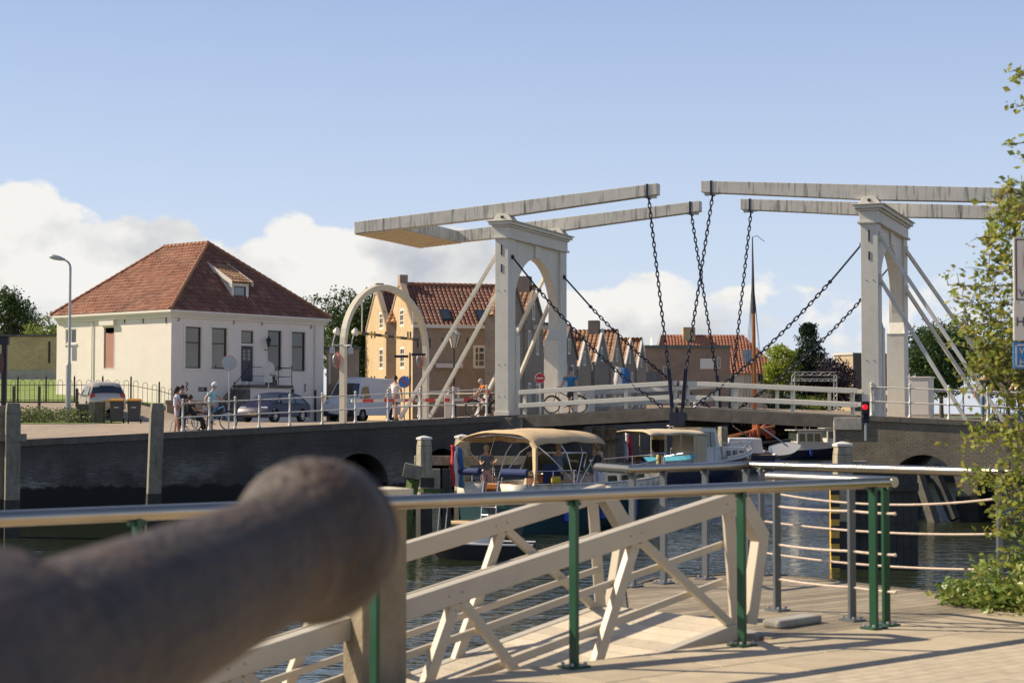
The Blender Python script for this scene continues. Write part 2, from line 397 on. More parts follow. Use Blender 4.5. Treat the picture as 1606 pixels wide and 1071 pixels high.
def pantiles(mb, P, tw=.24, th=.33, amp=.03, sub=4):
    """real S-shaped tiles over a planar roof polygon P (first edge = eave, left to right seen from outside)"""
    P = [Vector(p) for p in P]; u = (P[1]-P[0]).normalized(); n = u.cross(P[-1]-P[0]).normalized(); v = n.cross(u)
    Q = [((p-P[0]).dot(u), (p-P[0]).dot(v)) for p in P]
    u0, u1 = min(q[0] for q in Q), max(q[0] for q in Q); v1 = max(q[1] for q in Q)
    mb.poly([p+n*-.02 for p in P])
    nc = int((u1-u0)/tw)+1; nr = int(v1/th)+1
    for r in range(nr):
        va = r*th; vb = va+th*1.02
        for c in range(nc*sub):
            x0 = u0+c*tw/sub; x1 = x0+tw/sub
            if not pip((x0+x1)/2, (va+vb)/2, Q) and not pip((x0+x1)/2, va+.02, Q): continue
            h0 = amp*math.sin(2*math.pi*c/sub)+amp*.4*math.cos(4*math.pi*c/sub); h1 = amp*math.sin(2*math.pi*(c+1)/sub)+amp*.4*math.cos(4*math.pi*(c+1)/sub)
            jit = .008*math.sin(c//sub*12.9+r*7.3)
            a = P[0]+u*x0+v*va+n*(h0+.055+jit); b = P[0]+u*x1+v*va+n*(h1+.055+jit); cc = P[0]+u*x1+v*vb+n*(h1+.02); d = P[0]+u*x0+v*vb+n*(h0+.02)
            q = (c//sub+.5, r+.5); mb.quad(a, b, cc, d, uv=[q]*4)
            mb.quad(a-n*.04, b-n*.04, b, a, uv=[q]*4)
def ridge(mb, a, b, r=.11, step=.33):
    a = Vector(a); b = Vector(b); L = (b-a).length; k = max(2, int(L/step)); pts = []; rr = []
    for i in range(k+1):
        p = a.lerp(b, i/k); pts.append(p); rr.append(r*1.12)
        if i < k: pts.append(a.lerp(b, (i+.9)/k)); rr.append(r*.86)
    return mb.tube(pts, rr, 8)
def cyl(mb, p0, p1, r, r1=None, n=10): return mb.tube([p0, p1], [r, r if r1 is None else r1], n)
def catenary(a, b, sag, n=16): return [Vector(a).lerp(Vector(b), i/n)-Vector((0, 0, sag*4*(i/n)*(1-i/n))) for i in range(n+1)]
# shared materials
m_white = mat('white_paint', (.66, .62, .55), .55, var=.05, dirt=.25, dirt_col=(.30, .27, .21), dscale=3)
m_black = mat('black_iron', (.025, .025, .03), .45, .3)
m_glass = glassmat('window_glass')
m_gal = mat('galvanised_steel', (.42, .43, .43), .45, .6, var=.1, vscale=6)
m_rubber = mat('rubber', (.02, .02, .02), .85)
m_chrome = mat('bright_metal', (.7, .7, .7), .2, 1)
m_red = mat('red_paint', (.55, .03, .03), .4)
m_darkwood = mat('dark_timber', (.10, .085, .065), .85, var=.35, vscale=4, bump=.5, bscale=25, streak=.5)
m_greywood = mat('weathered_timber', (.23, .20, .15), .85, var=.3, vscale=4, bump=.5, bscale=22, streak=.6)
# ================================================================== SETTING: water, banks, quays
ZW = -2.1
def smooth(t): t = clamp(t); return t*t*(3-2*t)
def Yedge(X): return 61.1+.327*(X+11.6)
def zedge(X): return clamp(.89+.05*(X+11.6), .1, 1.47)
def GZ(X, Y):
    """height of the left bank"""
    t = Y-Yedge(X); back = 1.12+.3*smooth((X+9)/8)
    z = lerp(zedge(min(X, 0)), back, smooth(t/12))
    z += 1.0*smooth((-14.5-X)/5)*smooth((Y-77)/10)
    z += 1.55*smooth((-19-X)/4)*smooth((Y-88)/22)
    return z
def gp(px, Y, dz=0): X = xat(px, Y); return Vector((X, Y, GZ(X, Y)+dz))
def xr(Y): return -11.6+(Y-61.1)/.327 if Y < 65.2 else .94+(Y-65.2)*.165
# water
def water_mat():
    m = bpy.data.materials.new('harbour_water'); m.use_nodes = True; n = m.node_tree.nodes; l = m.node_tree.links; b = n['Principled BSDF']
    b.inputs['Base Color'].default_value = (.022, .028, .012, 1); b.inputs['Roughness'].default_value = .03; b.inputs['IOR'].default_value = 1.33
    tc = n.new('ShaderNodeTexCoord')
    def noi(sc, det, st):
        mp = n.new('ShaderNodeMapping'); mp.inputs['Scale'].default_value = st; mp.inputs['Rotation'].default_value = (0, 0, .15); l.new(tc.outputs['Object'], mp.inputs[0])
        x = n.new('ShaderNodeTexNoise'); x.inputs['Scale'].default_value = sc; x.inputs['Detail'].default_value = det; x.inputs['Roughness'].default_value = .5; x.inputs['Distortion'].default_value = .6; l.new(mp.outputs[0], x.inputs[0]); return x.outputs[0]
    a = noi(1.7, 2, (.8, 1.2, 1)); c = noi(5, 2, (.7, 1.2, 1)); d = noi(.12, 2, (1, 1, 1))
    mr = n.new('ShaderNodeMapRange'); l.new(d, mr.inputs[0]); mr.inputs[1].default_value = .35; mr.inputs[2].default_value = .65; mr.inputs[3].default_value = .35; mr.inputs[4].default_value = 1
    ad = n.new('ShaderNodeMath'); ad.operation = 'MULTIPLY_ADD'; l.new(c, ad.inputs[0]); ad.inputs[1].default_value = .3; l.new(a, ad.inputs[2])
    bp = n.new('ShaderNodeBump'); bp.inputs['Distance'].default_value = .15; sx = n.new('ShaderNodeSeparateXYZ'); l.new(tc.outputs['Object'], sx.inputs[0])
    m3 = n.new('ShaderNodeMapRange'); l.new(sx.outputs[0], m3.inputs[0]); m3.inputs[1].default_value = -3; m3.inputs[2].default_value = 5; m3.inputs[3].default_value = .28; m3.inputs[4].default_value = 1.25
    m4 = n.new('ShaderNodeMath'); m4.operation = 'MULTIPLY'; l.new(mr.outputs[0], m4.inputs[0]); l.new(m3.outputs[0], m4.inputs[1]); l.new(m4.outputs[0], bp.inputs['Strength']); l.new(ad.outputs[0], bp.inputs['Height']); l.new(bp.outputs[0], b.inputs['Normal'])
    return m
w = MB(); w.quad((-900, -5, ZW), (900, -5, ZW), (900, 420, ZW), (-900, 420, ZW)); tag(w.build('water', water_mat()), kind='structure')
sb = MB(); sb.quad((-900, -5, ZW-3), (900, -5, ZW-3), (900, 420, ZW-3), (-900, 420, ZW-3)); tag(sb.build('harbour_bed', mat('mud', (.05, .045, .03))), kind='structure')
# left bank: one sheet from the quay edge back past the houses
m_clinker = brickmat('street_clinkers', (.36, .275, .195), (.27, .205, .145), (.2, .16, .115), .2, .1, stain=(.15, .12, .09), stain_amt=.75, bump=.15, sscale=.35, ms=.008)
def bank():
    ys = [25+i*2.5 for i in range(14)]+[60+i*.65 for i in range(9)]+[66+i*1.6 for i in range(60)]+[165, 180, 200, 240, 300]
    nx = 90; vs = []; fs = []
    for Y in ys:
        xe = xr(Y) if Y < 200 else 120
        for i in range(nx+1):
            s = (i/nx)**2; X = xe-s*(xe+140); vs.append((X, Y, GZ(X, Y)))
    for j in range(len(ys)-1):
        for i in range(nx):
            a = j*(nx+1)+i; fs.append((a+1, a, a+nx+1, a+nx+2))
    b = MB(); b.add(vs, fs); return tag(b.build('street', m_clinker, smooth=True, sharp=180), kind='structure')
bank()
m_field = mat('far_land', (.12, .15, .06), .95, var=.3, vscale=.05)
b = MB(); b.quad((-3000, 299, 1.3), (3000, 299, 1.3), (3000, 5000, 1.3), (-3000, 5000, 1.3)); tag(b.build('ground', m_field), kind='structure')
# lawn behind the iron fence
m_lawn = mat('lawn', (.17, .23, .045), .95, var=.28, vscale=1.2, bump=.6, bscale=30)
def lawn():
    vs = []; fs = []; nx, ny = 60, 30
    for j in range(ny+1):
        for i in range(nx+1):
            u = i/nx; v = j/ny; X = lerp(-17.3, -62, u); Y = lerp(86.6+.02*(X+17), 118, v)
            X2 = X if v < .05 else X
            vs.append((X2, Y, GZ(X2, Y)+.05))
    for j in range(ny):
        for i in range(nx): a = j*(nx+1)+i; fs.append((a+1, a, a+nx+1, a+nx+2))
    b = MB(); b.add(vs, fs); tag(b.build('lawn', m_lawn, smooth=True, sharp=180), kind='structure')
lawn()
# grass verge in front of the shrubs
b = MB(); P = [(0, 60.4), (-1, 72), (0, 72)]
def verge():
    vs = []; fs = []; nx, ny = 24, 8
    for j in range(ny+1):
        for i in range(nx+1):
            X = lerp(-17.6, -34, i/nx); Y = lerp(71.2, 79, j/ny)+.18*(X+18); vs.append((X, Y, GZ(X, Y)+.03))
    for j in range(ny):
        for i in range(nx): a = j*(nx+1)+i; fs.append((a+1, a, a+nx+1, a+nx+2))
    q = MB(); q.add(vs, fs); tag(q.build('grass_verge', m_lawn, smooth=True, sharp=180), kind='structure')
verge()
# ---------------------------------------------------------------- quay walls
m_quay = brickmat('quay_brick', (.062, .055, .047), (.036, .033, .029), (.10, .09, .08), .22, .07, .8, stain=(.02, .02, .018), stain_amt=.85, wet=(-1.0, (.012, .012, .010), (.42, .41, .36)), bump=.5, sscale=.5, ms=.014)
m_quay2 = brickmat('abutment_brick', (.19, .15, .10), (.12, .10, .07), (.25, .215, .16), .22, .075, .85, stain=(.06, .055, .04), stain_amt=.8, wet=(-1.25, (.02, .02, .014), (.25, .23, .18)), bump=.6, sscale=.6, ms=.014)
m_cope = mat('coping_stone', (.125, .11, .09), .85, var=.25, vscale=3, bump=.4, dirt=.6, dirt_col=(.06, .055, .045))
m_concrete = mat('concrete', (.33, .31, .27), .85, var=.15, vscale=3, bump=.3, dirt=.5, dirt_col=(.12, .11, .09), streak=.3)
def arch_wall(name, fr, a0, a1, ztop, zbot, arches, depth, m, label, cat='wall', step=.2, mv=None):
    mb = MB(); xs = {a0, a1}; a = a0
    while a < a1: xs.add(a); a += step if any(c-h-step < a < c+h+step for c, h, k, s in arches) or True else 1
    for c, h, k, s in arches:
        for i in range(25): xs.add(c-h*math.cos(math.pi*i/24))
    xs = sorted(x for x in xs if a0 <= x <= a1)
    def az(x):
        for c, h, k, s in arches:
            if abs(x-c) <= h+1e-6: return s+(k-s)*math.sqrt(max(0, 1-((x-c)/h)**2))
        return None
    va = MB()
    for x0, x1 in zip(xs, xs[1:]):
        if x1-x0 < 1e-5: continue
        mid = az((x0+x1)/2)
        if mid is None: mb.quad(fr.p(x0, 0, zbot), fr.p(x1, 0, zbot), fr.p(x1, 0, ztop(x1)), fr.p(x0, 0, ztop(x0)))
        else:
            z0, z1 = az(x0), az(x1)
            if z0 is None: z0 = [s for c, h, k, s in arches if abs(x1-c) <= h+.01][0]
            if z1 is None: z1 = [s for c, h, k, s in arches if abs(x0-c) <= h+.01][0]
            mb.quad(fr.p(x0, 0, z0), fr.p(x1, 0, z1), fr.p(x1, 0, ztop(x1)), fr.p(x0, 0, ztop(x0)))
            va.quad(fr.p(x0, 0, z0), fr.p(x0, -depth, z0), fr.p(x1, -depth, z1), fr.p(x1, 0, z1))
    for c, h, k, s in arches:
        for x in (c-h, c+h): va.quad(fr.p(x, 0, zbot), fr.p(x, -depth, zbot), fr.p(x, -depth, s), fr.p(x, 0, s))
    w = tag(mb.build(name, m), label, cat)
    if arches: va.build('vault', mv or m, w)
    return w
FL = Fr((-11.6-60, Yedge(-11.6-60)), (1, .327))          # left quay wall, runs left to right
def la(X): return (X+71.6)/FL.d.x
def cx_left(px): return FL.s_at(px)
arL = [(cx_left(566), 1.05, zat(711, 62.8), -1.0), (cx_left(694), .8, zat(703, 64), -.9)]
lw = arch_wall('quay_wall', FL, 0, la(.62), lambda a: zedge(min(-71.6+a*FL.d.x, 0))-.02, ZW-3, arL, 4, m_quay,
          'long dark damp brick quay wall below the street on the left bank, white tide bloom on it')
for c_, h_, k_, s_ in arL:
    mb = MB(); FL.box(mb, c_-h_-.2, c_+h_+.2, -4.2, -3.98, ZW-3, k_+.2); FL.box(mb, c_-h_-.2, c_-h_-.02, -4, -.02, ZW-3, k_+.2); FL.box(mb, c_+h_+.02, c_+h_+.2, -4, -.02, ZW-3, k_+.2); mb.build('culvert_light_block', m_quay, lw)  # boxes added behind the arches to keep sunlight out of the hollow bank
q = MB(); A = [(-71.6+i*1.25) for i in range(58)]+[.62]
for X0, X1 in zip(A, A[1:]):
    for (o0, o1, z0, z1) in ((-.45, .06, -.2, .03),):
        p = [FL.p(la(X0), o0, zedge(X0)+z0), FL.p(la(X0), o1, zedge(X0)+z0), FL.p(la(X1)-.012, o1, zedge(X1)+z0), FL.p(la(X1)-.012, o0, zedge(X1)+z0)]
        r_ = [FL.p(la(X0), o0, zedge(X0)+z1), FL.p(la(X0), o1, zedge(X0)+z1), FL.p(la(X1)-.012, o1, zedge(X1)+z1), FL.p(la(X1)-.012, o0, zedge(X1)+z1)]
        q.hexa(p+r_)
q.build('coping', m_cope, lw)
# bridge frame of reference: a along the roadway, b across it (away from the viewer)
BO = Vector((-.14, 65.0)); BA = math.radians(22); BE = Vector((math.cos(BA), -math.sin(BA))); BN = Vector((math.sin(BA), math.cos(BA)))
def B(a, b, z): q = BO+BE*a+BN*b; return Vector((q.x, q.y, z))
def bprism(mb, a0, a1, b0, b1, z0, z1): return mb.hexa([B(a0, b0, z0), B(a1, b0, z0), B(a1, b1, z0), B(a0, b1, z0), B(a0, b0, z1), B(a1, b0, z1), B(a1, b1, z1), B(a0, b1, z1)])
# left bank's harbour side beyond the bridge
FB = Fr((.62, 65.1), (.163, .987)); mb = MB(); FB.wall(mb, 0, 136, ZW-3, 1.40, ())
tag(mb.build('harbour_wall', brickmat('harbour_brick', (.035, .03, .026), (.022, .02, .017), (.05, .045, .04), .22, .07, .8, bump=.4)), 'dark harbour wall running back from the left end of the bridge', 'wall')
# concrete seat of the left leaf
mb = MB(); bprism(mb, -.62, .72, -.35, 6.9, .95, 1.40); bprism(mb, -.62, .6, -.3, 6.8, ZW-2, .6) if 0 else None
t = tag(mb.build('bridge_abutment', m_cope, bevel=.02), 'stone seat block carrying the left leaf of the drawbridge', 'abutment')
mb = MB(); bprism(mb, -.6, .6, -.3, 6.8, ZW-2, .948); mb.build('abutment_base', m_quay, t)
# right: road carried on a brick wall with arches
def zright(a): return 1.47-.045*max(0, a-13.3)
FR_ = Fr(B(12.42, -.15, 0).xy, BE)
ra = lambda px: FR_.s_at(px)
rw = arch_wall('arched_wall', FR_, 0, 48, lambda a: zright(a+12.42)-.16, ZW-3,
   [(ra(1446), ra(1497)-ra(1446), zat(713, 59), -.9), (ra(1575), ra(1575)-ra(1531), zat(742, 58), -.95)], 7.3, m_quay2,
   'brown brick wall with two low arches under the right end of the drawbridge')
mb = MB()
for i in range(38):
    a0 = 1.0+i*1.25; a1 = a0+1.235
    mb.hexa([FR_.p(a0, -.5, zright(a0+12.42)-.159), FR_.p(a0, .07, zright(a0+12.42)-.159), FR_.p(a1, .07, zright(a1+12.42)-.159), FR_.p(a1, -.5, zright(a1+12.42)-.159),
             FR_.p(a0, -.5, zright(a0+12.42)+.012), FR_.p(a0, .07, zright(a0+12.42)+.012), FR_.p(a1, .07, zright(a1+12.42)+.012), FR_.p(a1, -.5, zright(a1+12.42)+.012)])
mb.build('coping', m_cope, rw)
mb = MB(); FR_.box(mb, -.06, .92, -.5, .1, .98, 1.42); mb.build('corner_stone', m_concrete, rw, bevel=.02)
mb = MB(); mb.quad(FR_.p(0, -7.3, ZW-3), FR_.p(48, -7.3, ZW-3), FR_.p(48, -7.3, ZW-2.5), FR_.p(0, -7.3, ZW-2.5))
FE = Fr(FR_.p(0, -7.3, 0).xy, (-BN)) ; mb = MB(); FE.wall(mb, 0, 7.3, ZW-3, 1.3); mb.build('end_wall', m_quay2, rw)
mb = MB()
for i in range(48):
    a0, a1 = i, i+1; mb.quad(FR_.p(a0, -.3, zright(a0+12.42)), FR_.p(a1, -.3, zright(a1+12.42)), FR_.p(a1, -7.3, zright(a1+12.42)), FR_.p(a0, -7.3, zright(a0+12.42)))
tag(mb.build('road', m_clinker), kind='structure')
# right bank beyond
PB = [(19.5, 92), (32, 150), (48, 200), (48, 299.5), (420, 299.5), (420, 92)]
mb = MB(); mb.poly([(x, y, 1.3) for x, y in PB]); 
tag(mb.build('right_bank', m_field), kind='structure')
mb = MB()
for (x0, y0), (x1, y1) in ((PB[5], PB[0]), (PB[0], PB[1]), (PB[1], PB[2])): mb.quad((x0, y0, ZW-3), (x1, y1, ZW-3), (x1, y1, 1.3), (x0, y0, 1.3))
tag(mb.build('sheet_pile_wall', m_quay2), 'far bank wall behind the right end of the bridge', 'wall')
mb = MB(); mb.quad((22, 200, ZW-3), (60, 200, ZW-3), (60, 200, 1.32), (22, 200, 1.32)); tag(mb.build('harbour_end_wall', m_quay), 'low dark wall closing the far end of the harbour', 'wall')
# ---------------------------------------------------------------- near quay
DA = Vector((.762, .648)).normalized(); NA = Vector((-DA.y, DA.x))      # along rail A / out over the water
A0 = Vector((.38, 10.6))
def Aq(s, o=0, z=0): q = A0+DA*s+NA*o; return Vector((q.x, q.y, z))
m_slab = mat('pale_concrete_edge', (.46, .375, .255), .85, var=.12, vscale=4, bump=.35, bscale=60, dirt=.35, dirt_col=(.28, .23, .155), dscale=3, island=.12)
m_pave = brickmat('quay_paving', (.47, .39, .275), (.39, .32, .225), (.26, .215, .15), .21, .105, stain=(.33, .28, .2), stain_amt=.4, bump=.3, sscale=.9, ms=.007)
e0 = Aq(-24, .16); e1 = Aq(1.72, .16); hinge_f = e1+Vector((NA.x, NA.y, 0))*1.45
mb = MB()
def strip(s0, s1, o0, o1, n, gap=.006):
    for i in range(n):
        a = lerp(s0, s1, i/n); c = lerp(s0, s1, (i+1)/n)-gap; mb.hexa([Aq(a, o0, -.25), Aq(c, o0, -.25), Aq(c, o1, -.25), Aq(a, o1, -.25), Aq(a, o0, 0), Aq(c, o0, 0), Aq(c, o1, 0), Aq(a, o1, 0)])
strip(-24, 1.72, -.55, .16, 26); strip(-24, 14, -1.1, -.556, 38); strip(1.726, 14, -.55, .1, 8)
tag(mb.build('quay_edge', m_slab, bevel=.01), kind='structure')
mb = MB()
p0 = Aq(-24, -1.106, -.006); p1 = Aq(14, -1.106, -.006)
mb.poly([p0, (-30, -20, -.006), (40, -20, -.006), (40, p1.y, -.006), p1]); 
# rotate the paving courses parallel to the quay
i_ = len(mb.f)-1; mb.uv[i_] = [((Vector(mb.v[k]).xy).dot(DA), (Vector(mb.v[k]).xy).dot(NA)) for k in mb.f[i_]]
tag(mb.build('quay_pavement', m_pave), kind='structure')
mb = MB(); mb.quad(Aq(-24, .12, -5), Aq(1.7, .12, -5), Aq(1.7, .12, -.25), Aq(-24, .12, -.25))
PL = [Vector((1.80, 12.02)), Vector((.88, 13.12)), Vector((1.0, 15.35)), Vector((1.36, 16.25)), Vector((2.42, 16.85)), Vector((3.95, 14.5)), Vector((5.1, 12.6)), Vector((6.5, 10.0)), Vector((12, 6))]
for a, c in zip(PL, PL[1:]): mb.quad((a.x, a.y, -5), (c.x, c.y, -5), (c.x, c.y, -.12), (a.x, a.y, -.12))
tag(mb.build('near_quay_wall', m_quay), 'quay wall under the near railings', 'wall')
# timber landing
m_plank = mat('landing_planks', (.29, .235, .16), .8, var=.22, vscale=5, bump=.4, bscale=30, dirt=.5, dirt_col=(.16, .13, .09), island=.3)
mb = MB(); LP = [p.copy() for p in PL[:6]]+[Vector((4.5, 13.6)), Vector((5.2, 12.0)), Aq(6.2, .11).xy, Aq(1.9, .11).xy]
LPt = [(p.dot(DA), p.dot(NA)) for p in LP]; lo = min(q[1] for q in LPt); hi = max(q[1] for q in LPt)
v = lo
while v < hi:
    vm = v+.07; xs = []
    for i in range(len(LPt)):
        (x0, y0), (x1, y1) = LPt[i], LPt[(i+1) % len(LPt)]
        if (y0 > vm) != (y1 > vm): xs.append(x0+(vm-y0)/(y1-y0)*(x1-x0))
    xs.sort()
    for a, c in zip(xs[::2], xs[1::2]):
        P4 = [DA*a+NA*v, DA*c+NA*v, DA*c+NA*(v+.135), DA*a+NA*(v+.135)]
        mb.hexa([Vector((p.x, p.y, -.06)) for p in P4]+[Vector((p.x, p.y, 0)) for p in P4])
    v += .143
tag(mb.build('landing_deck', m_plank), kind='structure')
mb = MB(); mb.poly([(p.x, p.y, -.12) for p in LP]); 
for a, c in zip(PL[1:6], PL[2:6]): 
    d = (c-a).normalized(); nn = Vector((-d.y, d.x)); mb.bar((a.x+nn.x*.03, a.y+nn.y*.03, -.09), (c.x+nn.x*.03, c.y+nn.y*.03, -.09), .06, .2)
tag(mb.build('landing_beams', m_darkwood), 'dark timber edge beams under the landing deck', 'beam')
# ================================================================== DRAWBRIDGE
m_bw = mat('bridge_white', (.62, .585, .50), .5, var=.05, vscale=1.2, streak=.12, streak_col=(.25, .23, .2), dirt=.3, dirt_col=(.36, .33, .26), dscale=3.2)
m_beam = mat('bridge_beam_white', (.56, .53, .46), .55, var=.06, streak=1.0, streak_col=(.07, .065, .055), dirt=.45, dirt_col=(.22, .21, .18), dscale=2.2)
m_cwb = mat('counterweight_boards', (.62, .50, .33), .6, var=.1)
m_chain = mat('chain_iron', (.03, .032, .05), .45, .6, var=.2)
m_deckside = mat('leaf_timber', (.12, .10, .08), .8, var=.35, vscale=2.5, bump=.5, streak=.5, dirt=.5, dirt_col=(.09, .08, .065))
bridge = thing('drawbridge', 'white double wooden drawbridge with lifted balance beams and iron chains over the harbour', 'bridge', B(6.65, 3, 0))
W_ = 6.4
def portal(a0, a1, chan):
    """white gate frame in the plane across the road, chan = +1 if the channel lies towards +a"""
    mb = MB(); PW = .72; ac = (a0+a1)/2
    root = MB()
    # outline in (b,z): posts, header with tall arch; extruded along a
    zt = 8.2; crown = 7.65; spr = 4.9
    arc = []; h = (W_-2*PW)/2
    for i in range(25):
        th = math.pi*i/24; arc.append((W_/2-h*math.cos(th), spr+(crown-spr)*math.sin(th)**.9))
    zb = 1.35
    # build from strips
    def slab(b0, z0a, z1a, b1, z0b, z1b, A0=a0, A1=a1):
        root.hexa([B(A0, b0, z0a), B(A1, b0, z0a), B(A1, b1, z0b), B(A0, b1, z0b), B(A0, b0, z1a), B(A1, b0, z1a), B(A1, b1, z1b), B(A0, b1, z1b)])
    slab(0, zb, zt, PW, zb, zt); slab(W_-PW, zb, zt, W_, zb, zt)
    for (b0, z0), (b1, z1) in zip(arc, arc[1:]): slab(b0, z0, zt, b1, z1, zt, a0+.09, a1-.09)
    p = root.build('portal', m_bw, bridge, bevel=.015)
    q = MB(); g = .14
    def band(z0, z1, o): bprism(q, a0-o, a1+o, -o, W_+o, z0, z1)
    band(8.18, 8.26, .10); band(8.262, 8.62, .035); band(8.622, 8.70, .10); band(8.702, 8.82, .2); band(8.822, 8.86, .27)
    q.build('cornice', m_bw, p, bevel=.01)
    # inner piers with sloping caps that carry the arch
    for s in (0, 1):
        q = MB()
        bi = PW if s == 0 else W_-PW; bo = bi+.42*(1 if s == 0 else -1); b0, b1 = sorted((bi, bo))
        bprism(q, a0-.03, a1+.03, b0, b1, zb, 4.55)
        top0, top1 = (4.98, 4.55) if s == 0 else (4.55, 4.98)
        q.hexa([B(a0-.06, b0-.03, 4.552), B(a1+.06, b0-.03, 4.552), B(a1+.06, b1+.03, 4.552), B(a0-.06, b1+.03, 4.552), B(a0+.05, b0, top0), B(a1-.05, b0, top0), B(a1-.05, b1, top1+.02), B(a0+.05, b1, top1+.02)])
        q.build('pier', m_bw, p, bevel=.01)
    q = MB(); # keystone and post mouldings
    for A in (a0+.09-.035, a1-.09+.035): bprism(q, A-.035, A+.035, W_/2-.28, W_/2+.28, 7.68, 8.18)
    for b0, b1 in ((-.03, PW+.03), (W_-PW-.03, W_+.03)):
        bprism(q, a0-.04, a1+.04, b0, b1, zb, zb+.28)
    q.build_each('moulding', m_bw, p, bevel=.01)
    q = MB()  # iron straps on the outer side
    for z0, z1 in ((7.55, 7.95), (6.9, 7.2)): bprism(q, ac-.03, ac+.02, -.02, -.002, z0, z1)
    q.build_each('iron_strap', m_black, p)
    for z_ in (2.2, 3.4, 6.2):
        for d_ in (-.12, .12): q = MB(); q.ball(B(ac+d_, -.005, z_), .02, 6); q.build('bolt_head', m_black, p)
    q = MB()
    for bb in (.36, W_-.36):  # pivot saddles
        q.hexa([B(ac-.42, bb-.3, 8.86), B(ac+.42, bb-.3, 8.86), B(ac+.42, bb+.3, 8.86), B(ac-.42, bb+.3, 8.86), B(ac-.2, bb-.27, 9.14), B(ac+.2, bb-.27, 9.14), B(ac+.2, bb+.27, 9.14), B(ac-.2, bb+.27, 9.14)])
    q.build_each('pivot_saddle', m_bw, p, bevel=.01)
    q = MB()
    for bb in (.36, W_-.36): q.tube([B(ac, bb-.36, 9.0), B(ac, bb+.36, 9.0)], .055, 8)
    q.build_each('pivot_pin', m_black, p)
    for bb, lb in ((.36, 0), (W_-.36, 1.9)):
        for (zt_, foot) in ((7.75, 4.15), (6.25, 2.9)):
            q = MB(); s = -chan; aa = a0 if s < 0 else a1
            end = B(aa+s*foot, bb+lb*.9, 1.36 if s < 0 else zright(aa+foot)); st = B(aa, bb, zt_)
            q.bar(st, end, .13, .13); q.build('raking_brace', m_bw, p, bevel=.01)
            q = MB(); q.box(st+Vector((0, 0, .02)), (.12, .34, .3), -BA); q.build('brace_shoe', m_bw, p)
    return p
portal(-.54, 0, 1); portal(13.3, 13.9, -1)
def balance(apiv, sgn):
    """a pair of balance beams with the boarded counterweight; sgn=+1 reaches towards +a"""
    zt0 = 9.56; slope = .0735; up = Vector((0, 0, 1))
    def Z(d): return zt0+slope*d
    H = .5
    tip, rear = 6.1, -6.35
    for bb in (.36, W_-.36):
        q = MB(); w = .2
        def sec(d, hh=H, zof=0): a = apiv+sgn*d; return [B(a, bb-w, Z(d)-hh+zof), B(a, bb+w, Z(d)-hh+zof), B(a, bb+w, Z(d)), B(a, bb-w, Z(d))]
        ds = [(rear, .46), (rear*.5, .5), (0, .53), (tip*.5, .47), (tip, .42)]
        for (d0, h0), (d1, h1) in zip(ds, ds[1:]):
            A_, C_ = sec(d0, h0), sec(d1, h1); base = len(q.v); q.v += A_+C_
            for k in range(4): q.f.append((base+k, base+(k+1) % 4, base+4+(k+1) % 4, base+4+k))
            if d0 == rear: q.f.append((base+3, base+2, base+1, base))
            if d1 == tip: q.f.append((base+4, base+5, base+6, base+7))
        bm = q.build('balance_beam', m_beam, bridge, bevel=.015)
        q = MB(); q.hexa([B(apiv+sgn*(tip-.75), bb-.12, Z(tip-.75)-.43), B(apiv+sgn*(tip-.1), bb-.12, Z(tip)-.53), B(apiv+sgn*(tip-.1), bb+.12, Z(tip)-.53), B(apiv+sgn*(tip-.75), bb+.12, Z(tip-.75)-.43),
                        B(apiv+sgn*(tip-.8), bb-.12, Z(tip-.8)-.40), B(apiv+sgn*(tip-.1), bb-.12, Z(tip)-.4), B(apiv+sgn*(tip-.1), bb+.12, Z(tip)-.4), B(apiv+sgn*(tip-.8), bb+.12, Z(tip-.8)-.40)])
        q.build('tip_cleat', m_beam, bm)
        q = MB(); d = tip-.38; bprism(q, apiv+sgn*d-.04, apiv+sgn*d+.04, bb-.215, bb+.215, Z(d)-.52, Z(d)+.015); q.build('iron_band', m_chain, bm)
    # counterweight
    q = MB(); d0, d1 = rear, rear+1.95
    q.hexa([B(apiv+sgn*d0, .565, Z(d0)-.45), B(apiv+sgn*d1, .565, Z(d1)-.47), B(apiv+sgn*d1, W_-.565, Z(d1)-.47), B(apiv+sgn*d0, W_-.565, Z(d0)-.45),
            B(apiv+sgn*d0, .565, Z(d0)-.01), B(apiv+sgn*d1, .565, Z(d1)-.01), B(apiv+sgn*d1, W_-.565, Z(d1)-.01), B(apiv+sgn*d0, W_-.565, Z(d0)-.01)])
    cw = q.build('counterweight', m_beam, bridge)
    q = MB(); n = 9
    for i in range(n):
        e0 = lerp(d0, d1, i/n)+.008; e1 = lerp(d0, d1, (i+1)/n)-.008
        q.hexa([B(apiv+sgn*e0, .2, Z(e0)-.50), B(apiv+sgn*e1, .2, Z(e1)-.515), B(apiv+sgn*e1, W_-.2, Z(e1)-.515), B(apiv+sgn*e0, W_-.2, Z(e0)-.50),
                B(apiv+sgn*e0, .2, Z(e0)-.47), B(apiv+sgn*e1, .2, Z(e1)-.485), B(apiv+sgn*e1, W_-.2, Z(e1)-.485), B(apiv+sgn*e0, W_-.2, Z(e0)-.47)])
    q.build('soffit_boards', m_cwb, cw)
balance(-.27, 1); balance(13.6, -1)
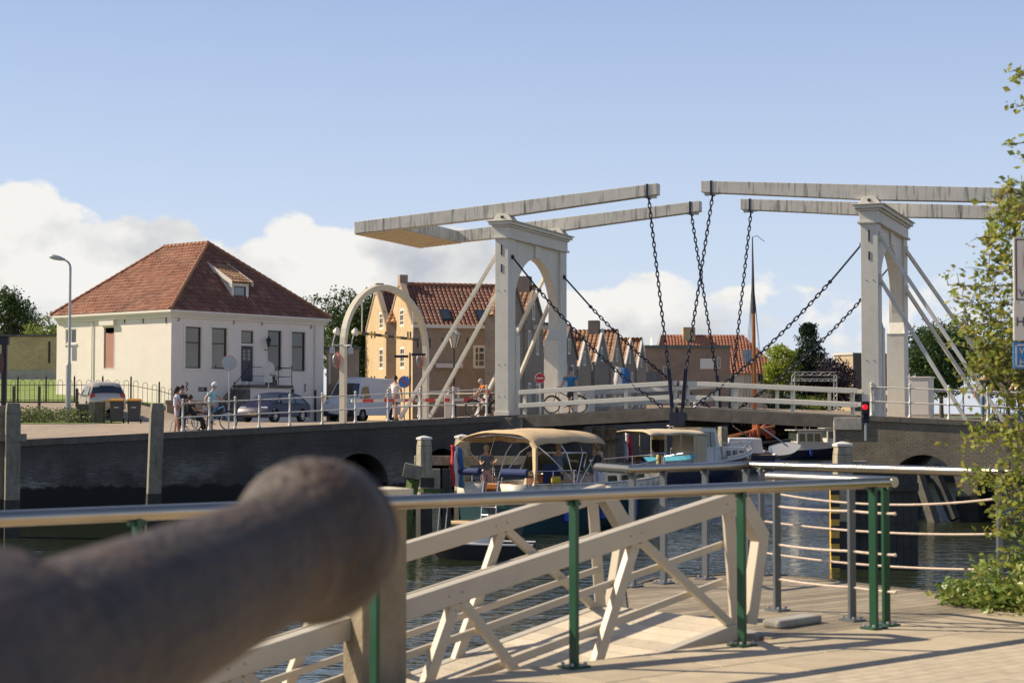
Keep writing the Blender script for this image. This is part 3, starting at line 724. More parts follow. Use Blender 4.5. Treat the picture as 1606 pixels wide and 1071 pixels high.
# leaves
def leaf(a0, a1, z0, z1, name='leaf'):
    q = MB(); Z = lambda a: lerp(z0, z1, (a-a0)/(a1-a0)+0)
    def beam(aa, ab, b0, b1, t, h):
        q.hexa([B(aa, b0, Z(aa)+t-h), B(ab, b0, Z(ab)+t-h), B(ab, b1, Z(ab)+t-h), B(aa, b1, Z(aa)+t-h), B(aa, b0, Z(aa)+t), B(ab, b0, Z(ab)+t), B(ab, b1, Z(ab)+t), B(aa, b1, Z(aa)+t)])
    for b0 in (.02, 1.2, 2.4, 3.6, 4.8, W_-.35): beam(a0, a1, b0, b0+.3, -.02, .34)
    lf = q.build(name, m_deckside, bridge, bevel=.015)
    q = MB(); beam(a0, a1, -.16, -.02, .02, .44); beam(a0, a1, W_+.02, W_+.16, .02, .44); q.build_each('edge_beam', m_deckside, lf, bevel=.01)
    q = MB(); n = 34
    for i in range(n):
        e0 = lerp(a0, a1, i/n); e1 = lerp(a0, a1, (i+1)/n)-.012; beam(min(e0, e1), max(e0, e1), -.012, W_+.012, .05, .066)
    q.build('deck_planks', m_greywood, lf)
    am = lambda t: lerp(a0, a1, t)
    for bb in (-.04, W_-.06):
        q = MB()
        for z, h in ((1.0, .17), (.5, .17)): 
            q.hexa([B(a0, bb-.05, Z(a0)+z-h), B(a1, bb-.05, Z(a1)+z-h), B(a1, bb+.07, Z(a1)+z-h), B(a0, bb+.07, Z(a0)+z-h), B(a0, bb-.05, Z(a0)+z), B(a1, bb-.05, Z(a1)+z), B(a1, bb+.07, Z(a1)+z), B(a0, bb+.07, Z(a0)+z)])
        q.build_each('rail_board', m_bw, lf, bevel=.012)
        q = MB()
        for t in (.03, .36, .68, .96): 
            a = am(t); bprism(q, a-.06, a+.06, bb+.08, bb+.2, Z(a)+.08, Z(a)+.95)
        q.build_each('rail_post', m_bw, lf)
    return lf
leaf(.45, 6.6, 1.43, 1.74); leaf(13.15, 6.72, 1.43, 1.74)
# chains: alternating oval links
def chain(mb, pts, pitch=.185, r=.024):
    L = [0]
    for a, b in zip(pts, pts[1:]): L.append(L[-1]+(Vector(b)-Vector(a)).length)
    n = int(L[-1]/pitch)
    def P(s):
        for i in range(len(L)-1):
            if L[i+1] >= s: return Vector(pts[i]).lerp(Vector(pts[i+1]), (s-L[i])/(L[i+1]-L[i]))
        return Vector(pts[-1])
    for k in range(n):
        c = P((k+.5)*pitch); d = (P((k+.6)*pitch)-P((k+.4)*pitch)).normalized()
        u = d.cross(Vector((BN.x, BN.y, 0))).normalized() if k % 2 else d.cross(d.cross(Vector((BN.x, BN.y, 0)))).normalized()
        hl = pitch*.5+r*.9; hw = .052; lp = []
        for i in range(10):
            th = 2*math.pi*i/10; x = math.cos(th); y = math.sin(th)
            lp.append(c+d*(hl*(abs(x)**.7)*(1 if x > 0 else -1))+u*(hw*(abs(y)**.8)*(1 if y > 0 else -1)))
        mb.tube(lp, r, 5, closed=True)
def strap(p0, p1, w=.11):
    q = MB(); q.bar(p0, p1, w, .07); return q
for (sgn, apiv, aend) in ((1, -.27, 6.42), (-1, 13.6, 6.9)):
    for bb in (.36, W_-.36):
        be = -.12 if bb < 1 else W_+.12
        d = 6.1-.38; top = B(apiv+sgn*d, bb, 9.56+.0735*d-.5)
        stop = B(aend-sgn*.08, be, 3.05 if bb < 1 else 2.95); q = MB()
        chain(q, catenary(top, stop, .02, 4)); c = q.build('lifting_chain', m_chain, bridge, smooth=True)
        q = MB(); q.bar(stop+Vector((0, 0, .12)), B(aend+sgn*.1, be, 1.1), .13, .07); q.box(B(aend+sgn*.1, be, 1.35), (.3, .12, .5), -BA); q.build('lifting_strap', m_chain, c)
        # stay chain from the portal to the leaf's end
        a_s = 0.02 if sgn > 0 else 13.28
        s0 = B(a_s, bb, 7.5 if bb < 1 else 7.15); s1 = B(aend-sgn*.25, be, 1.72); pts = catenary(s0, s1, .42, 22)
        q = MB(); chain(q, pts[4:]); c = q.build('stay_chain', m_chain, bridge, smooth=True)
        q = MB(); q.tube([pts[0], pts[4]], .035, 8); q.bar(pts[4]-Vector((0, 0, .0))-(pts[4]-pts[0]).normalized()*.05, pts[4]+(pts[4]-pts[0]).normalized()*.06, .22, .1); q.ball(pts[0], .09, 8); q.build('tension_rod', m_chain, c)
# dark machinery where the leaves meet
q = MB(); bprism(q, 6.45, 6.87, .1, W_-.1, 1.05, 1.5); q.build('locking_beam', m_darkwood, bridge)
# ================================================================== NEAR QUAY: cannon, railings, gangway
m_rail = mat('steel_handrail', (.42, .37, .30), .27, 1, var=.08, vscale=3)
m_green = mat('green_post_paint', (.012, .065, .03), .35, var=.15)
m_greypost = mat('grey_post_paint', (.13, .14, .15), .4, .3, var=.1)
m_rope = mat('pale_rope', (.62, .50, .40), .9, var=.2, vscale=30)
m_cannon = mat('cannon_iron', (.066, .050, .040), .6, 0, var=.35, vscale=9, bump=.7, bscale=45, spec=.3, dirt=.7, dirt_col=(.12, .065, .035), dscale=8)
def handrail(name, label, pts, posts, h=1.05, r=.04, pm=m_green, group=None, flat=True, cap=True):
    t = thing(name, label, 'railing', (pts[0][0], pts[0][1], 0), group=group)
    q = MB(); q.tube([(x, y, h) for x, y in pts], r, 16); q.build('handrail', m_rail, t, smooth=True)
    for x, y, dx, dy, mm in posts:
        n = Vector((-dy, dx)); q = MB()
        q.bar((x, y, .012), (x, y, h-r*.6), .065, .028, (dx, dy, 0)); q.bar((x-dx*.05, y-dy*.05, h-r-.012), (x+dx*.05, y+dy*.05, h-r-.012), .03, .02)
        p = q.build('post', mm, t, bevel=.004)
        q = MB(); q.box((x, y, .008), (.16, .13, .014), math.atan2(dy, dx)); q.build('base_plate', mm, p)
        for sx, sy in ((-1, -1), (-1, 1), (1, -1), (1, 1)):
            q = MB(); c = Vector((x, y, .02))+Vector((dx, dy, 0))*.055*sx+Vector((n.x, n.y, 0))*.042*sy; q.lathe(c, [(.012, 0), (.012, .012), (.006, .016)], 8); q.build('bolt', m_gal, p)
    return t
fa = lambda s, o=0: tuple(Aq(s, o).xy)
ra_pts = [fa(-16), fa(3.1)]
RA = handrail('quay_railing', 'long railing with green posts and steel handrail along the near quay, behind the cannon', ra_pts,
     [(*fa(s), DA.x, DA.y, m_green) for s in (-11.7, -10.25, -8.8, -7.35, -5.9, -4.45, -2.97, -1.5, 0, 1.52, 2.93)])
RBp = [(2.04, 13.72), (2.80, 12.62)]
dB = (Vector(RBp[1])-Vector(RBp[0])).normalized()
RB = handrail('gate_railing', 'short railing with grey posts meeting the end of the green railing', RBp,
     [(2.09, 13.64, dB.x, dB.y, m_greypost), (2.55, 12.98, dB.x, dB.y, m_greypost), (2.745, 12.70, dB.x, dB.y, m_green)])
for z in (.82, .52, .25):
    q = MB(); q.tube(catenary((2.09, 13.64, z), (2.55, 12.98, z), .01, 6)+catenary((2.55, 12.98, z), (2.79, 12.62, z), .004, 4)[1:], .010, 6); q.ball((2.795, 12.61, z), .014, 8); q.build('wire', m_rope, RB, smooth=True)
RCp = [(.80, 16.15), (1.03, 15.45), (2.30, 16.72), (4.30, 14.5)]
dC1 = (Vector(RCp[2])-Vector(RCp[1])).normalized(); dC2 = (Vector(RCp[3])-Vector(RCp[2])).normalized()
cpts = [(*Vector(RCp[1]).lerp(Vector(RCp[2]), t), dC1.x, dC1.y, m_greypost) for t in (.04, .28, .62, .97)]
cpts += [(*Vector(RCp[2]).lerp(Vector(RCp[3]), t), dC2.x, dC2.y, m_greypost) for t in (.05, .48, .92)]
RC = handrail('landing_railing', 'grey post railing round the water side of the timber landing', RCp, [c for i, c in enumerate(cpts) if i != 5], pm=m_greypost)
for z, sg in ((.83, .10), (.53, .05), (.23, .05)):
    a = Vector(RCp[2]); c = Vector(RCp[3]).lerp(a, .08); q = MB(); q.tube(catenary((a.x, a.y, z), (c.x, c.y, z), sg, 24), .011, 6); q.build('rope', m_rope, RC, smooth=True)
# gangway
m_gang = mat('gangway_aluminium', (.50, .44, .34), .5, .15, var=.05, vscale=3, dirt=.25, dirt_col=(.35, .31, .25), dscale=4)
def G(t, w, z): return Aq(1.95-t, .42+w, .09-.19*t+z)
gw = thing('gangway', 'sloping cream metal gangway with truss sides going down from the landing to the left', 'gangway', G(0, .7, 0))
LG = 9.2; GWID = 1.39
for w in (0, GWID):
    side = 'truss_side'
    q = MB(); q.bar(G(.0, w, .86), G(LG, w, .86), .10, .125); tr = q.build('top_chord', m_gang, gw, bevel=.006)
    q = MB(); q.bar(G(.05, w, -.05), G(LG, w, -.05), .09, .11); q.build('bottom_chord', m_gang, tr, bevel=.006)
    q = MB(); q.bar(G(-.0, w, .87), G(-.24, w, .52), .10, .12); q.build('end_knee', m_gang, tr, bevel=.006)
    q = MB(); q.bar(G(-.235, w, .55), G(-.10, w, -.04), .085, .10); q.build('end_strut', m_gang, tr, bevel=.006)
    q = MB(); q.bar(G(.10, w, .80), G(.02, w, -.03), .08, .11); q.build('end_post', m_gang, tr, bevel=.006)
    k = 1.05; i = 0
    while k < LG-.4:
        q = MB(); q.bar(G(k-.03, w, .80), G(k+.38, w, -.02), .055, .075); q.build('web_post', m_gang, tr, bevel=.004)
        q = MB(); q.bar(G(k-.08, w+.0, .80), G(k-(.98 if i == 0 else .72), w, -.01), .045, .06); q.build('web_brace', m_gang, tr, bevel=.004)
        k += 1.53; i += 1
    for z in (.56, .30):
        q = MB(); q.bar(G(.1, w+(.06 if w == 0 else -.06), z), G(LG, w+(.06 if w == 0 else -.06), z), .025, .045); q.build('side_rail', m_gang, tr)
for w, sd_ in ((0, -1), (GWID, -1)):
    for kk in (.12, 1.05, 2.58, 4.11):
        for dt, dz in ((-.05, .86), (.05, .86), (0, .76)):
            q = MB(); p = G(kk+dt, w, dz)-Vector((NA.x, NA.y, 0))*.052; q.ball(p, .008, 6); q.build('bolt', m_gal, gw)
q = MB(); t = .0
while t < LG: q.hexa([G(t, .05, -.03), G(t+.14, .05, -.03), G(t+.14, GWID-.05, -.03), G(t, GWID-.05, -.03), G(t, .05, 0), G(t+.14, .05, 0), G(t+.14, GWID-.05, 0), G(t, GWID-.05, 0)]); t += .15
q.build('deck', mat('gangway_boards', (.54, .46, .34), .75, var=.12, vscale=6, bump=.3, island=.22), gw)
q = MB(); p = G(-.13, GWID/2, -.09); q.box((p.x, p.y, -.04), (.22, GWID+.3, .09), math.atan2(DA.y, DA.x)); tag(q.build('hinge_beam', m_concrete, bevel=.01), 'pale sill beam where the gangway meets the landing', 'beam')
q = MB(); p = Vector((2.14, 12.92, 0)); q.box((2.06, 12.72, .03), (.55, .16, .06), math.atan2(DA.y, DA.x)+.1); tag(q.build('stone_kerb', m_concrete, bevel=.02), 'low grey kerb block at the foot of the grey post', 'kerb')
# timber pile by the railing
m_pile = mat('near_pile_timber', (.24, .19, .12), .85, var=.25, vscale=5, bump=.6, bscale=22, streak=.5)
c0 = Vector((xat(570, 9.83), 9.83)); u = Vector((math.cos(R(29)), math.sin(R(29)))); v = Vector((-u.y, u.x)); a = .28
q = MB(); f4 = [c0, c0+u*a, c0+(u+v)*a, c0+v*a]; q.hexa([(p.x, p.y, -3) for p in f4]+[(p.x, p.y, 1.08) for p in f4])
pl = tag(q.build('timber_pile', m_pile, bevel=.012), 'big square timber pile behind the railing at the cannon muzzle', 'pile')
q = MB(); cc = c0+(u+v)*a/2; q.box((cc.x, cc.y, 1.10), (a+.05, a+.05, .035), R(29)); q.build('pile_cap', mat('sunlit_cap', (.58, .50, .36), .7), pl)  # pale colour stands in for sunlight on top of the pile
# cannon
cd = Vector((.3, .95, .123)).normalized(); mz = at(524, 832, 2.66)
cq = cd.to_track_quat('Z', 'Y').to_matrix()
prof = [(-.0, .0), (.0, .055), (.002, .088), (.008, .104), (.022, .116), (.034, .117), (.038, .113), (.044, .113), (.048, .119), (.075, .1255), (.10, .1245), (.122, .117), (.142, .105), (.158, .096), (.18, .092), (.20, .0915), (.204, .094), (.22, .094), (.224, .0915), (.5, .101), (.80, .114), (.862, .117), (.868, .140), (.885, .152), (.92, .150), (.95, .158), (1.25, .168), (1.5, .172), (1.55, .185), (1.6, .17), (1.68, .12), (1.73, .06), (1.78, .055), (1.83, .07), (1.88, .04), (1.9, .01)]
q = MB(); q.lathe(mz, [(max(r, .001), -s) for s, r in prof], 48, cq)
cn = thing('cannon', 'old dark iron cannon barrel close to the viewer, pointing over the water', 'cannon', mz-cd*.9)
q.build('barrel', m_cannon, cn, smooth=True, sharp=50)
q = MB(); q.lathe(mz, [(.062, .0005), (.060, -.0), (.055, -.012)], 32, cq); q.build('bore', m_rubber, cn)
side = cd.cross(Vector((0, 0, 1))).normalized(); tp = mz-cd*1.12
for s in (-1, 1):
    q = MB(); q.tube([tp+side*s*.14, tp+side*s*.27], .045, 16); q.build('trunnion', m_cannon, cn, smooth=True)
crg = thing('gun_carriage', 'timber carriage under the cannon, out of the picture below', 'carriage', (tp.x, tp.y, 0))
for s in (-1, 1):
    b0 = tp+side*s*.21; q = MB()
    pr = [(.1, -.35), (.1, .02), (-.1, .02), (-.28, -.12), (-.45, -.12), (-.6, -.28), (-.75, -.28), (-.75, -.62), (.1, -.62)]
    cdh = Vector((cd.x, cd.y, 0)).normalized()
    q.prism([b0+cdh*x+Vector((0, 0, y-.08))-side*.035 for x, y in pr], side*.07); q.build('cheek', m_darkwood, crg)
q = MB(); q.box((tp.x-cd.x*.35, tp.y-cd.y*.35, .3), (.75, 1.1, .6), -math.atan2(cd.x, cd.y)); tag(q.build('plinth', m_concrete, bevel=.02), 'stone plinth under the cannon carriage, out of the picture below', 'plinth')
# traffic sign at the right edge
sg = thing('quay_sign', 'white sign with red ring over a white and a blue plate, at the right edge', 'sign', (3.55, 11.03, 0))
m_signw = mat('sign_white', (.60, .57, .50), .4, var=.03); m_signb = mat('sign_blue', (.02, .16, .42), .35, var=.03)
q = MB(); q.tube([(3.55, 11.06, -.0), (3.55, 11.06, 2.72)], .03, 12); q.build('pole', m_gal, sg, smooth=True)
def plate(name, px0, y0, y1, wd, m, txt=None, mt=m_black, border=m_black, ring=False, bt=.008):
    Y = 11.0; x0 = xat(px0, Y); z1 = zat(y0, Y); z0 = zat(y1, Y)
    q = MB(); q.box2((x0, Y, z0), (x0+wd, Y+.02, z1)); p = q.build(name, m, sg, bevel=.004)
    if border:
        q = MB(); i = .012
        for a in ((x0+i, z0+i, x0+wd-i, z0+i+bt), (x0+i, z1-i-bt, x0+wd-i, z1-i), (x0+i, z0+i, x0+i+bt, z1-i), (x0+wd-i-bt, z0+i, x0+wd-i, z1-i)): q.box2((a[0], Y-.004, a[1]), (a[2], Y-.001, a[3]))
        q.build('border', border, p)
    if ring: q = MB(); q.torus((x0+wd/2, Y-.006, lerp(z0, z1, .62)), .11*1.5, .022, (0, 1, 0), 32, 6); q.build('red_ring', m_red, p, smooth=True)
    for (t, tx, tz, ts) in txt or ():
        cu = bpy.data.curves.new('t', 'FONT'); cu.body = t; cu.size = ts; cu.extrude = .001
        o = bpy.data.objects.new('t', cu); me = bpy.data.meshes.new_from_object(o); bpy.data.objects.remove(o)
        ob = bpy.data.objects.new('lettering', me); COL.objects.link(ob); me.materials.append(mt)
        ob.parent = p
        ob.location = (wmat(sg).inverted()@Vector((x0+tx, Y-.005, z1-tz))); ob.rotation_euler = (R(90), 0, 0)
    return p
plate('ring_plate', 1592, 372, 474, .50, m_signw, [('V', .03, .385, .07)], ring=True)
plate('word_plate', 1591, 475, 534, .50, m_signw, [('Ha', .012, .15, .085)], border=None)
plate('blue_plate', 1590, 537, 578, .50, m_signb, [('W', .035, .075, .06), ('H', .035, .145, .06)], mt=m_signw, border=m_signw)
# ------------------------------------------------------------------ foliage tools
def leafmat(name, c1, c2, c3=None, transl=.35, rough=.55):
    if name in MATS: return MATS[name]
    m = bpy.data.materials.new(name); m.use_nodes = True; n = m.node_tree.nodes; l = m.node_tree.links; b = n['Principled BSDF']; b.inputs['Roughness'].default_value = rough
    b.inputs['Specular IOR Level'].default_value = .3
    g = n.new('ShaderNodeNewGeometry'); rp = n.new('ShaderNodeValToRGB'); l.new(g.outputs['Random Per Island'], rp.inputs[0]); e = rp.color_ramp.elements
    e[0].color = (*c1, 1); e[1].color = (*(c3 or c2), 1)
    if c3: x = e.new(.6); x.color = (*c2, 1)
    l.new(rp.outputs[0], b.inputs['Base Color']); t_ = n.new('ShaderNodeBsdfTranslucent'); l.new(rp.outputs[0], t_.inputs[0])
    ms = n.new('ShaderNodeMixShader'); ms.inputs[0].default_value = transl; l.new(b.outputs[0], ms.inputs[1]); l.new(t_.outputs[0], ms.inputs[2]); l.new(ms.outputs[0], n['Material Output'].inputs[0])
    MATS[name] = m; return m
def leaf1(mb, p, s, rnd, flat=0):
    a = Vector((rnd.gauss(0, 1), rnd.gauss(0, 1), rnd.gauss(0, .7))).normalized(); u = Vector((rnd.gauss(0, 1), rnd.gauss(0, 1), rnd.gauss(0, 1)))
    b_ = a.cross(u).normalized(); n_ = a.cross(b_)
    s *= rnd.uniform(.5, 1.4)
    o = len(mb.v); mb.v += [p, p+a*s*.5+b_*s*.32+n_*s*.08, p+a*s, p+a*s*.5-b_*s*.32+n_*s*.08]; mb.f.append((o, o+1, o+2, o+3))
def clump(mb, c, r, n, s, rnd, shell=.55):
    c = Vector(c); r = Vector(r) if hasattr(r, '__len__') else Vector((r, r, r))
    for _ in range(n):
        d = Vector((rnd.gauss(0, 1), rnd.gauss(0, 1), rnd.gauss(0, 1))).normalized()*(rnd.uniform(shell, 1.05))
        leaf1(mb, c+Vector((d.x*r.x, d.y*r.y, d.z*r.z)), s, rnd)
def tree(name, label, base, h, rad, ml, seed=1, trunk_h=.3, lobes=22, leaves=4500, ls=.28, group=None, shape='round', trunk_r=None, mt=None, squash=.8, cat='tree', gaps=.25):
    rnd = random.Random(seed); base = Vector(base); t = thing(name, label, cat, base, group=group)
    tr = trunk_r or h*.022; top = base+Vector((rnd.uniform(-.3, .3), rnd.uniform(-.3, .3), h*.8)); fork = base+Vector((0, 0, h*trunk_h)); q = MB()
    q.tube([base-Vector((0, 0, .4)), base+Vector((0, 0, h*.05)), fork, fork.lerp(top, .5), top], [tr*1.3, tr, tr*.8, tr*.5, tr*.15], 9)
    q2 = MB(); cc = base+Vector((0, 0, h*(trunk_h*.75+1)/2)); ch = h*(1-trunk_h*.75)/2; L = []
    for k in range(lobes):
        if shape == 'cone':
            f = rnd.random()**1.3; z = lerp(trunk_h*h*.6, h*.97, f); rr = rad*(1-f)**.75*rnd.uniform(.55, 1.0); an = rnd.uniform(0, 6.28); p = base+Vector((math.cos(an)*rr*.8, math.sin(an)*rr*.8, z)); lr = rad*lerp(.42, .14, f)*rnd.uniform(.7, 1.2)
        else:
            d = Vector((rnd.gauss(0, 1), rnd.gauss(0, 1), rnd.gauss(0, 1))).normalized()*rnd.uniform(.45, .86)
            p = cc+Vector((d.x*rad, d.y*rad, d.z*ch)); lr = rad*rnd.uniform(.22, .40)
        L.append((p, lr)); st = fork.lerp(top, rnd.uniform(0, .8)); q.tube([st, st.lerp(p, .5)+Vector((0, 0, lr*.3)), p], [tr*.35, tr*.22, tr*.08], 5)
    q.build('trunk', mt or m_bark, t, smooth=True)
    per = leaves//lobes
    for p, lr in L:
        clump(q2, p, (lr, lr, lr*squash), per, ls, rnd, .45)
        for _ in range(3): # outlying sprays
            d = Vector((rnd.gauss(0, 1), rnd.gauss(0, 1), rnd.gauss(0, .8))).normalized()*lr*1.15; clump(q2, p+d, lr*.3, per//14, ls*.85, rnd, .1)
    if shape != 'cone': clump(q2, cc, (rad*.75, rad*.75, ch*.8), leaves//6, ls*1.3, rnd, .2)
    q2.build('crown', ml, t, uv=False); return t
m_bark = mat('bark', (.11, .085, .06), .9, var=.3, vscale=6, bump=.6)
lf_near = leafmat('near_leaves', (.17, .22, .045), (.30, .34, .07), (.46, .38, .08), .5)
lf_ivy = leafmat('ivy_leaves', (.10, .17, .03), (.22, .28, .06), (.34, .34, .08), .3, .35)
# hanging tree at the right: trunk stands just outside the frame, its boughs reach in
rnd = random.Random(5); tb = Vector((5.15, 13.2, 0)); tt = thing('quay_tree', 'leafy tree at the right edge, thin boughs hanging over the water', 'tree', tb)
q = MB(); q.tube([tb-Vector((0, 0, .3)), tb+Vector((.02, 0, 1)), tb+Vector((-.1, .1, 2.4)), tb+Vector((-.25, .1, 4.0)), tb+Vector((-.2, 0, 5.4))], [.12, .10, .075, .05, .02], 10)
q2 = MB()
def bough(pts, dens, Y0=13.2, Y1=13.6, start=None, spread=.10, s=.058, w=.010):
    P = [at(px+16, py, lerp(Y0, Y1, i/max(1, len(pts)-1))) for i, (px, py) in enumerate(pts)]
    if start is not None: P = [start]+P
    q.tube(P, [w*(1-.8*i/(len(P)-1))+.002 for i in range(len(P))], 5)
    S0 = 0 if start is None else 1
    for a, b in zip(P[S0:], P[S0+1:]):
        L = (b-a).length; n = int(L*dens*.31)
        for _ in range(n):
            t = rnd.random(); c = a.lerp(b, t)+Vector((rnd.gauss(0, spread), rnd.gauss(0, spread*1.6), rnd.gauss(0, spread)))
            if rnd.random() < .7: q.tube([a.lerp(b, t), a.lerp(b, t).lerp(c, .5)+Vector((0, 0, .01)), c], [.004, .003, .0015], 4)
            for _ in range(rnd.randint(2, 6)): leaf1(q2, c+Vector((rnd.gauss(0, .035), rnd.gauss(0, .035), rnd.gauss(0, .03))), s, rnd)
T = lambda z: tb+Vector((-.15, .1, z))
bough([(1640, 90), (1600, 112), (1575, 118)], 120, start=T(5.0), spread=.04)
bough([(1640, 150), (1600, 163), (1578, 168)], 90, start=T(4.7), spread=.035)
bough([(1650, 215), (1610, 222), (1572, 226)], 60, start=T(4.4), spread=.02)
bough([(1650, 240), (1610, 248), (1590, 250)], 150, start=T(4.2), spread=.03)
bough([(1640, 300), (1600, 310), (1565, 300), (1548, 312)], 230, start=T(3.9), spread=.06, s=.065)
bough([(1640, 330), (1600, 335), (1560, 340), (1535, 345)], 260, start=T(3.7), spread=.07, s=.065)
bough([(1640, 360), (1600, 365), (1555, 370), (1515, 373)], 320, start=T(3.5), spread=.065)
bough([(1640, 390), (1600, 395), (1570, 400), (1530, 400)], 300, start=T(3.3), spread=.07)
bough([(1640, 410), (1590, 420), (1545, 428), (1530, 425)], 300, start=T(3.2), spread=.08)
bough([(1640, 440), (1580, 445), (1530, 450), (1470, 447)], 110, start=T(3.0), spread=.045)
bough([(1640, 470), (1590, 480), (1540, 475), (1500, 480)], 260, start=T(2.9), spread=.09)
bough([(1640, 500), (1590, 510), (1545, 505), (1505, 512), (1490, 500)], 300, start=T(2.7), spread=.09)
bough([(1640, 530), (1590, 540), (1545, 545), (1505, 548)], 420, start=T(2.5), spread=.10)
bough([(1640, 555), (1590, 565), (1545, 575), (1500, 580)], 430, start=T(2.3), spread=.09)
bough([(1640, 585), (1600, 595), (1560, 600), (1530, 592)], 420, start=T(2.2), spread=.09)
bough([(1640, 610), (1610, 620), (1585, 630)], 520, start=T(2.1), spread=.09)
bough([(1650, 560), (1620, 600), (1600, 650)], 300, start=T(2.3), spread=.09)
bough([(1650, 660), (1610, 672), (1570, 676), (1530, 680), (1495, 690)], 260, start=T(1.9), spread=.05, Y1=13.9)
bough([(1650, 690), (1615, 700), (1580, 695), (1562, 708)], 300, start=T(1.8), spread=.05)
bough([(1650, 705), (1610, 720), (1575, 738), (1535, 744), (1502, 748)], 330, start=T(1.7), spread=.055, Y1=13.9)
bough([(1650, 740), (1615, 745), (1590, 765), (1560, 775), (1545, 800)], 280, start=T(1.6), spread=.055)
bough([(1650, 780), (1600, 790), (1570, 815), (1550, 830)], 300, start=T(1.4), spread=.06)
bough([(1470, 697), (1461, 699)], 200, spread=.015, Y0=13.9, Y1=13.9) if False else None
q.build('trunk', m_bark, tt, smooth=True); q2.build('crown', lf_near, tt, uv=False)
# ivy mound
rnd = random.Random(9); q = MB()
for k in range(75):
    X = rnd.uniform(3.75, 6.2); Y = 13.3-.55*(X-3.75)+rnd.uniform(-.7, .9); hh = clamp(.15+1.1*(X-3.65), 0, .85)*rnd.uniform(.55, 1.05)
    clump(q, (X, Y, hh*.55), (.28, .30, hh*.6+.05), 130, .062, rnd, .5)
for k in range(26):
    X = rnd.uniform(3.6, 4.3); Y = 14.2-.9*(X-3.6)+rnd.uniform(-.25, .25); clump(q, (X, Y, .07), (.2, .2, .13), 90, .055, rnd, .4)
for k in range(30): X = rnd.uniform(4.0, 5.6); Y = 13.4-.6*(X-4.0)+rnd.uniform(-.4, .4); clump(q, (X, Y, rnd.uniform(.3, .85)), .16, 50, .05, rnd, .2)
tag(q.build('ivy_bank', lf_ivy, uv=False), 'ivy and low bush spilling over the quay at the right', 'ivy', kind='stuff')
# ================================================================== LEFT BANK: houses
m_plaster = mat('white_plaster', (.78, .705, .615), .85, var=.04, vscale=.8, bump=.12, bscale=14, dirt=.16, dirt_col=(.50, .44, .36), dscale=1.2, streak=.08, streak_col=(.45, .40, .33))
m_trim = mat('cream_trim', (.72, .67, .57), .5, var=.04)
m_brownframe = mat('brown_frame', (.07, .04, .028), .5)
m_stone = mat('step_stone', (.12, .11, .10), .8, var=.2, vscale=4)
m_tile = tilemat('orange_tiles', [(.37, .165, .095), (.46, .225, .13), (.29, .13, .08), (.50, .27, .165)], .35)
m_tile2 = tilemat('dark_and_shaded_tiles', [(.18, .075, .05), (.24, .10, .06), (.14, .065, .045), (.30, .15, .09)], .2)
m_tile3 = tilemat('mixed_tiles', [(.30, .13, .07), (.38, .20, .10), (.24, .11, .06), (.44, .27, .14)], .5)
m_ridge = mat('ridge_tiles', (.30, .14, .075), .85, var=.3, vscale=5)
m_pane_refl = glassmat('pane_painted_reflection', (.10, .085, .055), .08)  # brownish reflection is put into the pane's base colour
m_pane_dark = glassmat('pane_dark', (.03, .032, .035), .06)
CNR = Vector((-17.83, 90.0)); HD = Vector((.627, .779)); HN = Vector((.779, -.627)); HL = Vector((-.787, .616))
FH = Fr(CNR, HD); Lf = 11.2
FLW = Fr(CNR+HL*9.6, -HL); FLW.d = -HL; Ll = 9.6
ze = FH.z_at(269, 489); 
house = thing('white_house', 'white plastered house with hipped orange tile roof, dormer and stepped front door', 'house', (CNR.x, CNR.y, 1.0))
def hole(fr, x0, x1, y0, y1):
    xm = (x0+x1)/2; return (fr.s_at(x0), fr.s_at(x1), fr.z_at(xm, y1), fr.z_at(xm, y0))
WF = [hole(FH, 290, 315, 512.5, 577.5), hole(FH, 331.3, 355.5, 514.3, 578.7), hole(FH, 419, 441, 518.5, 580.7), hole(FH, 456.8, 478.3, 520.7, 582)]
DR = hole(FH, 377, 399, 516.6, 598)
BW = [hole(FH, 310.7, 325.7, 607, 614), hole(FH, 450, 462, 609.7, 619.4)]
SW = hole(FLW, 102, 119, 516, 539); SH = hole(FLW, 161.5, 179.5, 512, 579)
mb = MB(); FH.wall(mb, 0, Lf, .4, ze, WF+[DR]+BW, .16); FLW.wall(mb, 0, Ll, .4, ze, [SW, SH], .16)
bk = FH.p(Lf, 0, 0).xy; bl = FLW.p(0, 0, 0).xy; bb_ = bk+HL*Ll
for a, c in ((bk, bb_), (bb_, bl)): mb.quad((a.x, a.y, .4), (c.x, c.y, .4), (c.x, c.y, ze), (a.x, a.y, ze))
mb.build('wall', m_plaster, house)
for i, h in enumerate(WF): window(FH, h, house, m_brownframe, m_pane_refl if i < 2 else m_pane_dark, .06, .08, hb=(.62,), outer=(m_trim, .13), bw=.06)
for h in BW: window(FH, h, house, m_brownframe, m_pane_dark, .04, .1)
window(FLW, SW, house, m_trim, m_pane_dark, .07, .06, bars=(.5,), sill=m_trim)
# shuttered window with hood
q = MB(); FLW.box(q, SH[0]+.06, SH[1]-.06, -.1, -.04, SH[2]+.06, SH[3]-.35); sh = q.build('shutter', mat('shutter_paint', (.42, .20, .15), .6, var=.06), house)
q = MB(); a, b_, c, d = SH
for x0, x1, z0, z1 in ((a, a+.06, c, d), (b_-.06, b_, c, d), (a+.06, b_-.06, c, c+.06), (a+.06, b_-.06, d-.06, d)): FLW.box(q, x0, x1, -.12, .01, z0, z1)
q.build('shutter_frame', m_trim, sh)
q = MB(); FLW.box(q, a-.12, b_+.12, -.02, .22, d+.05, d+.30); q.build('window_hood', m_trim, sh)
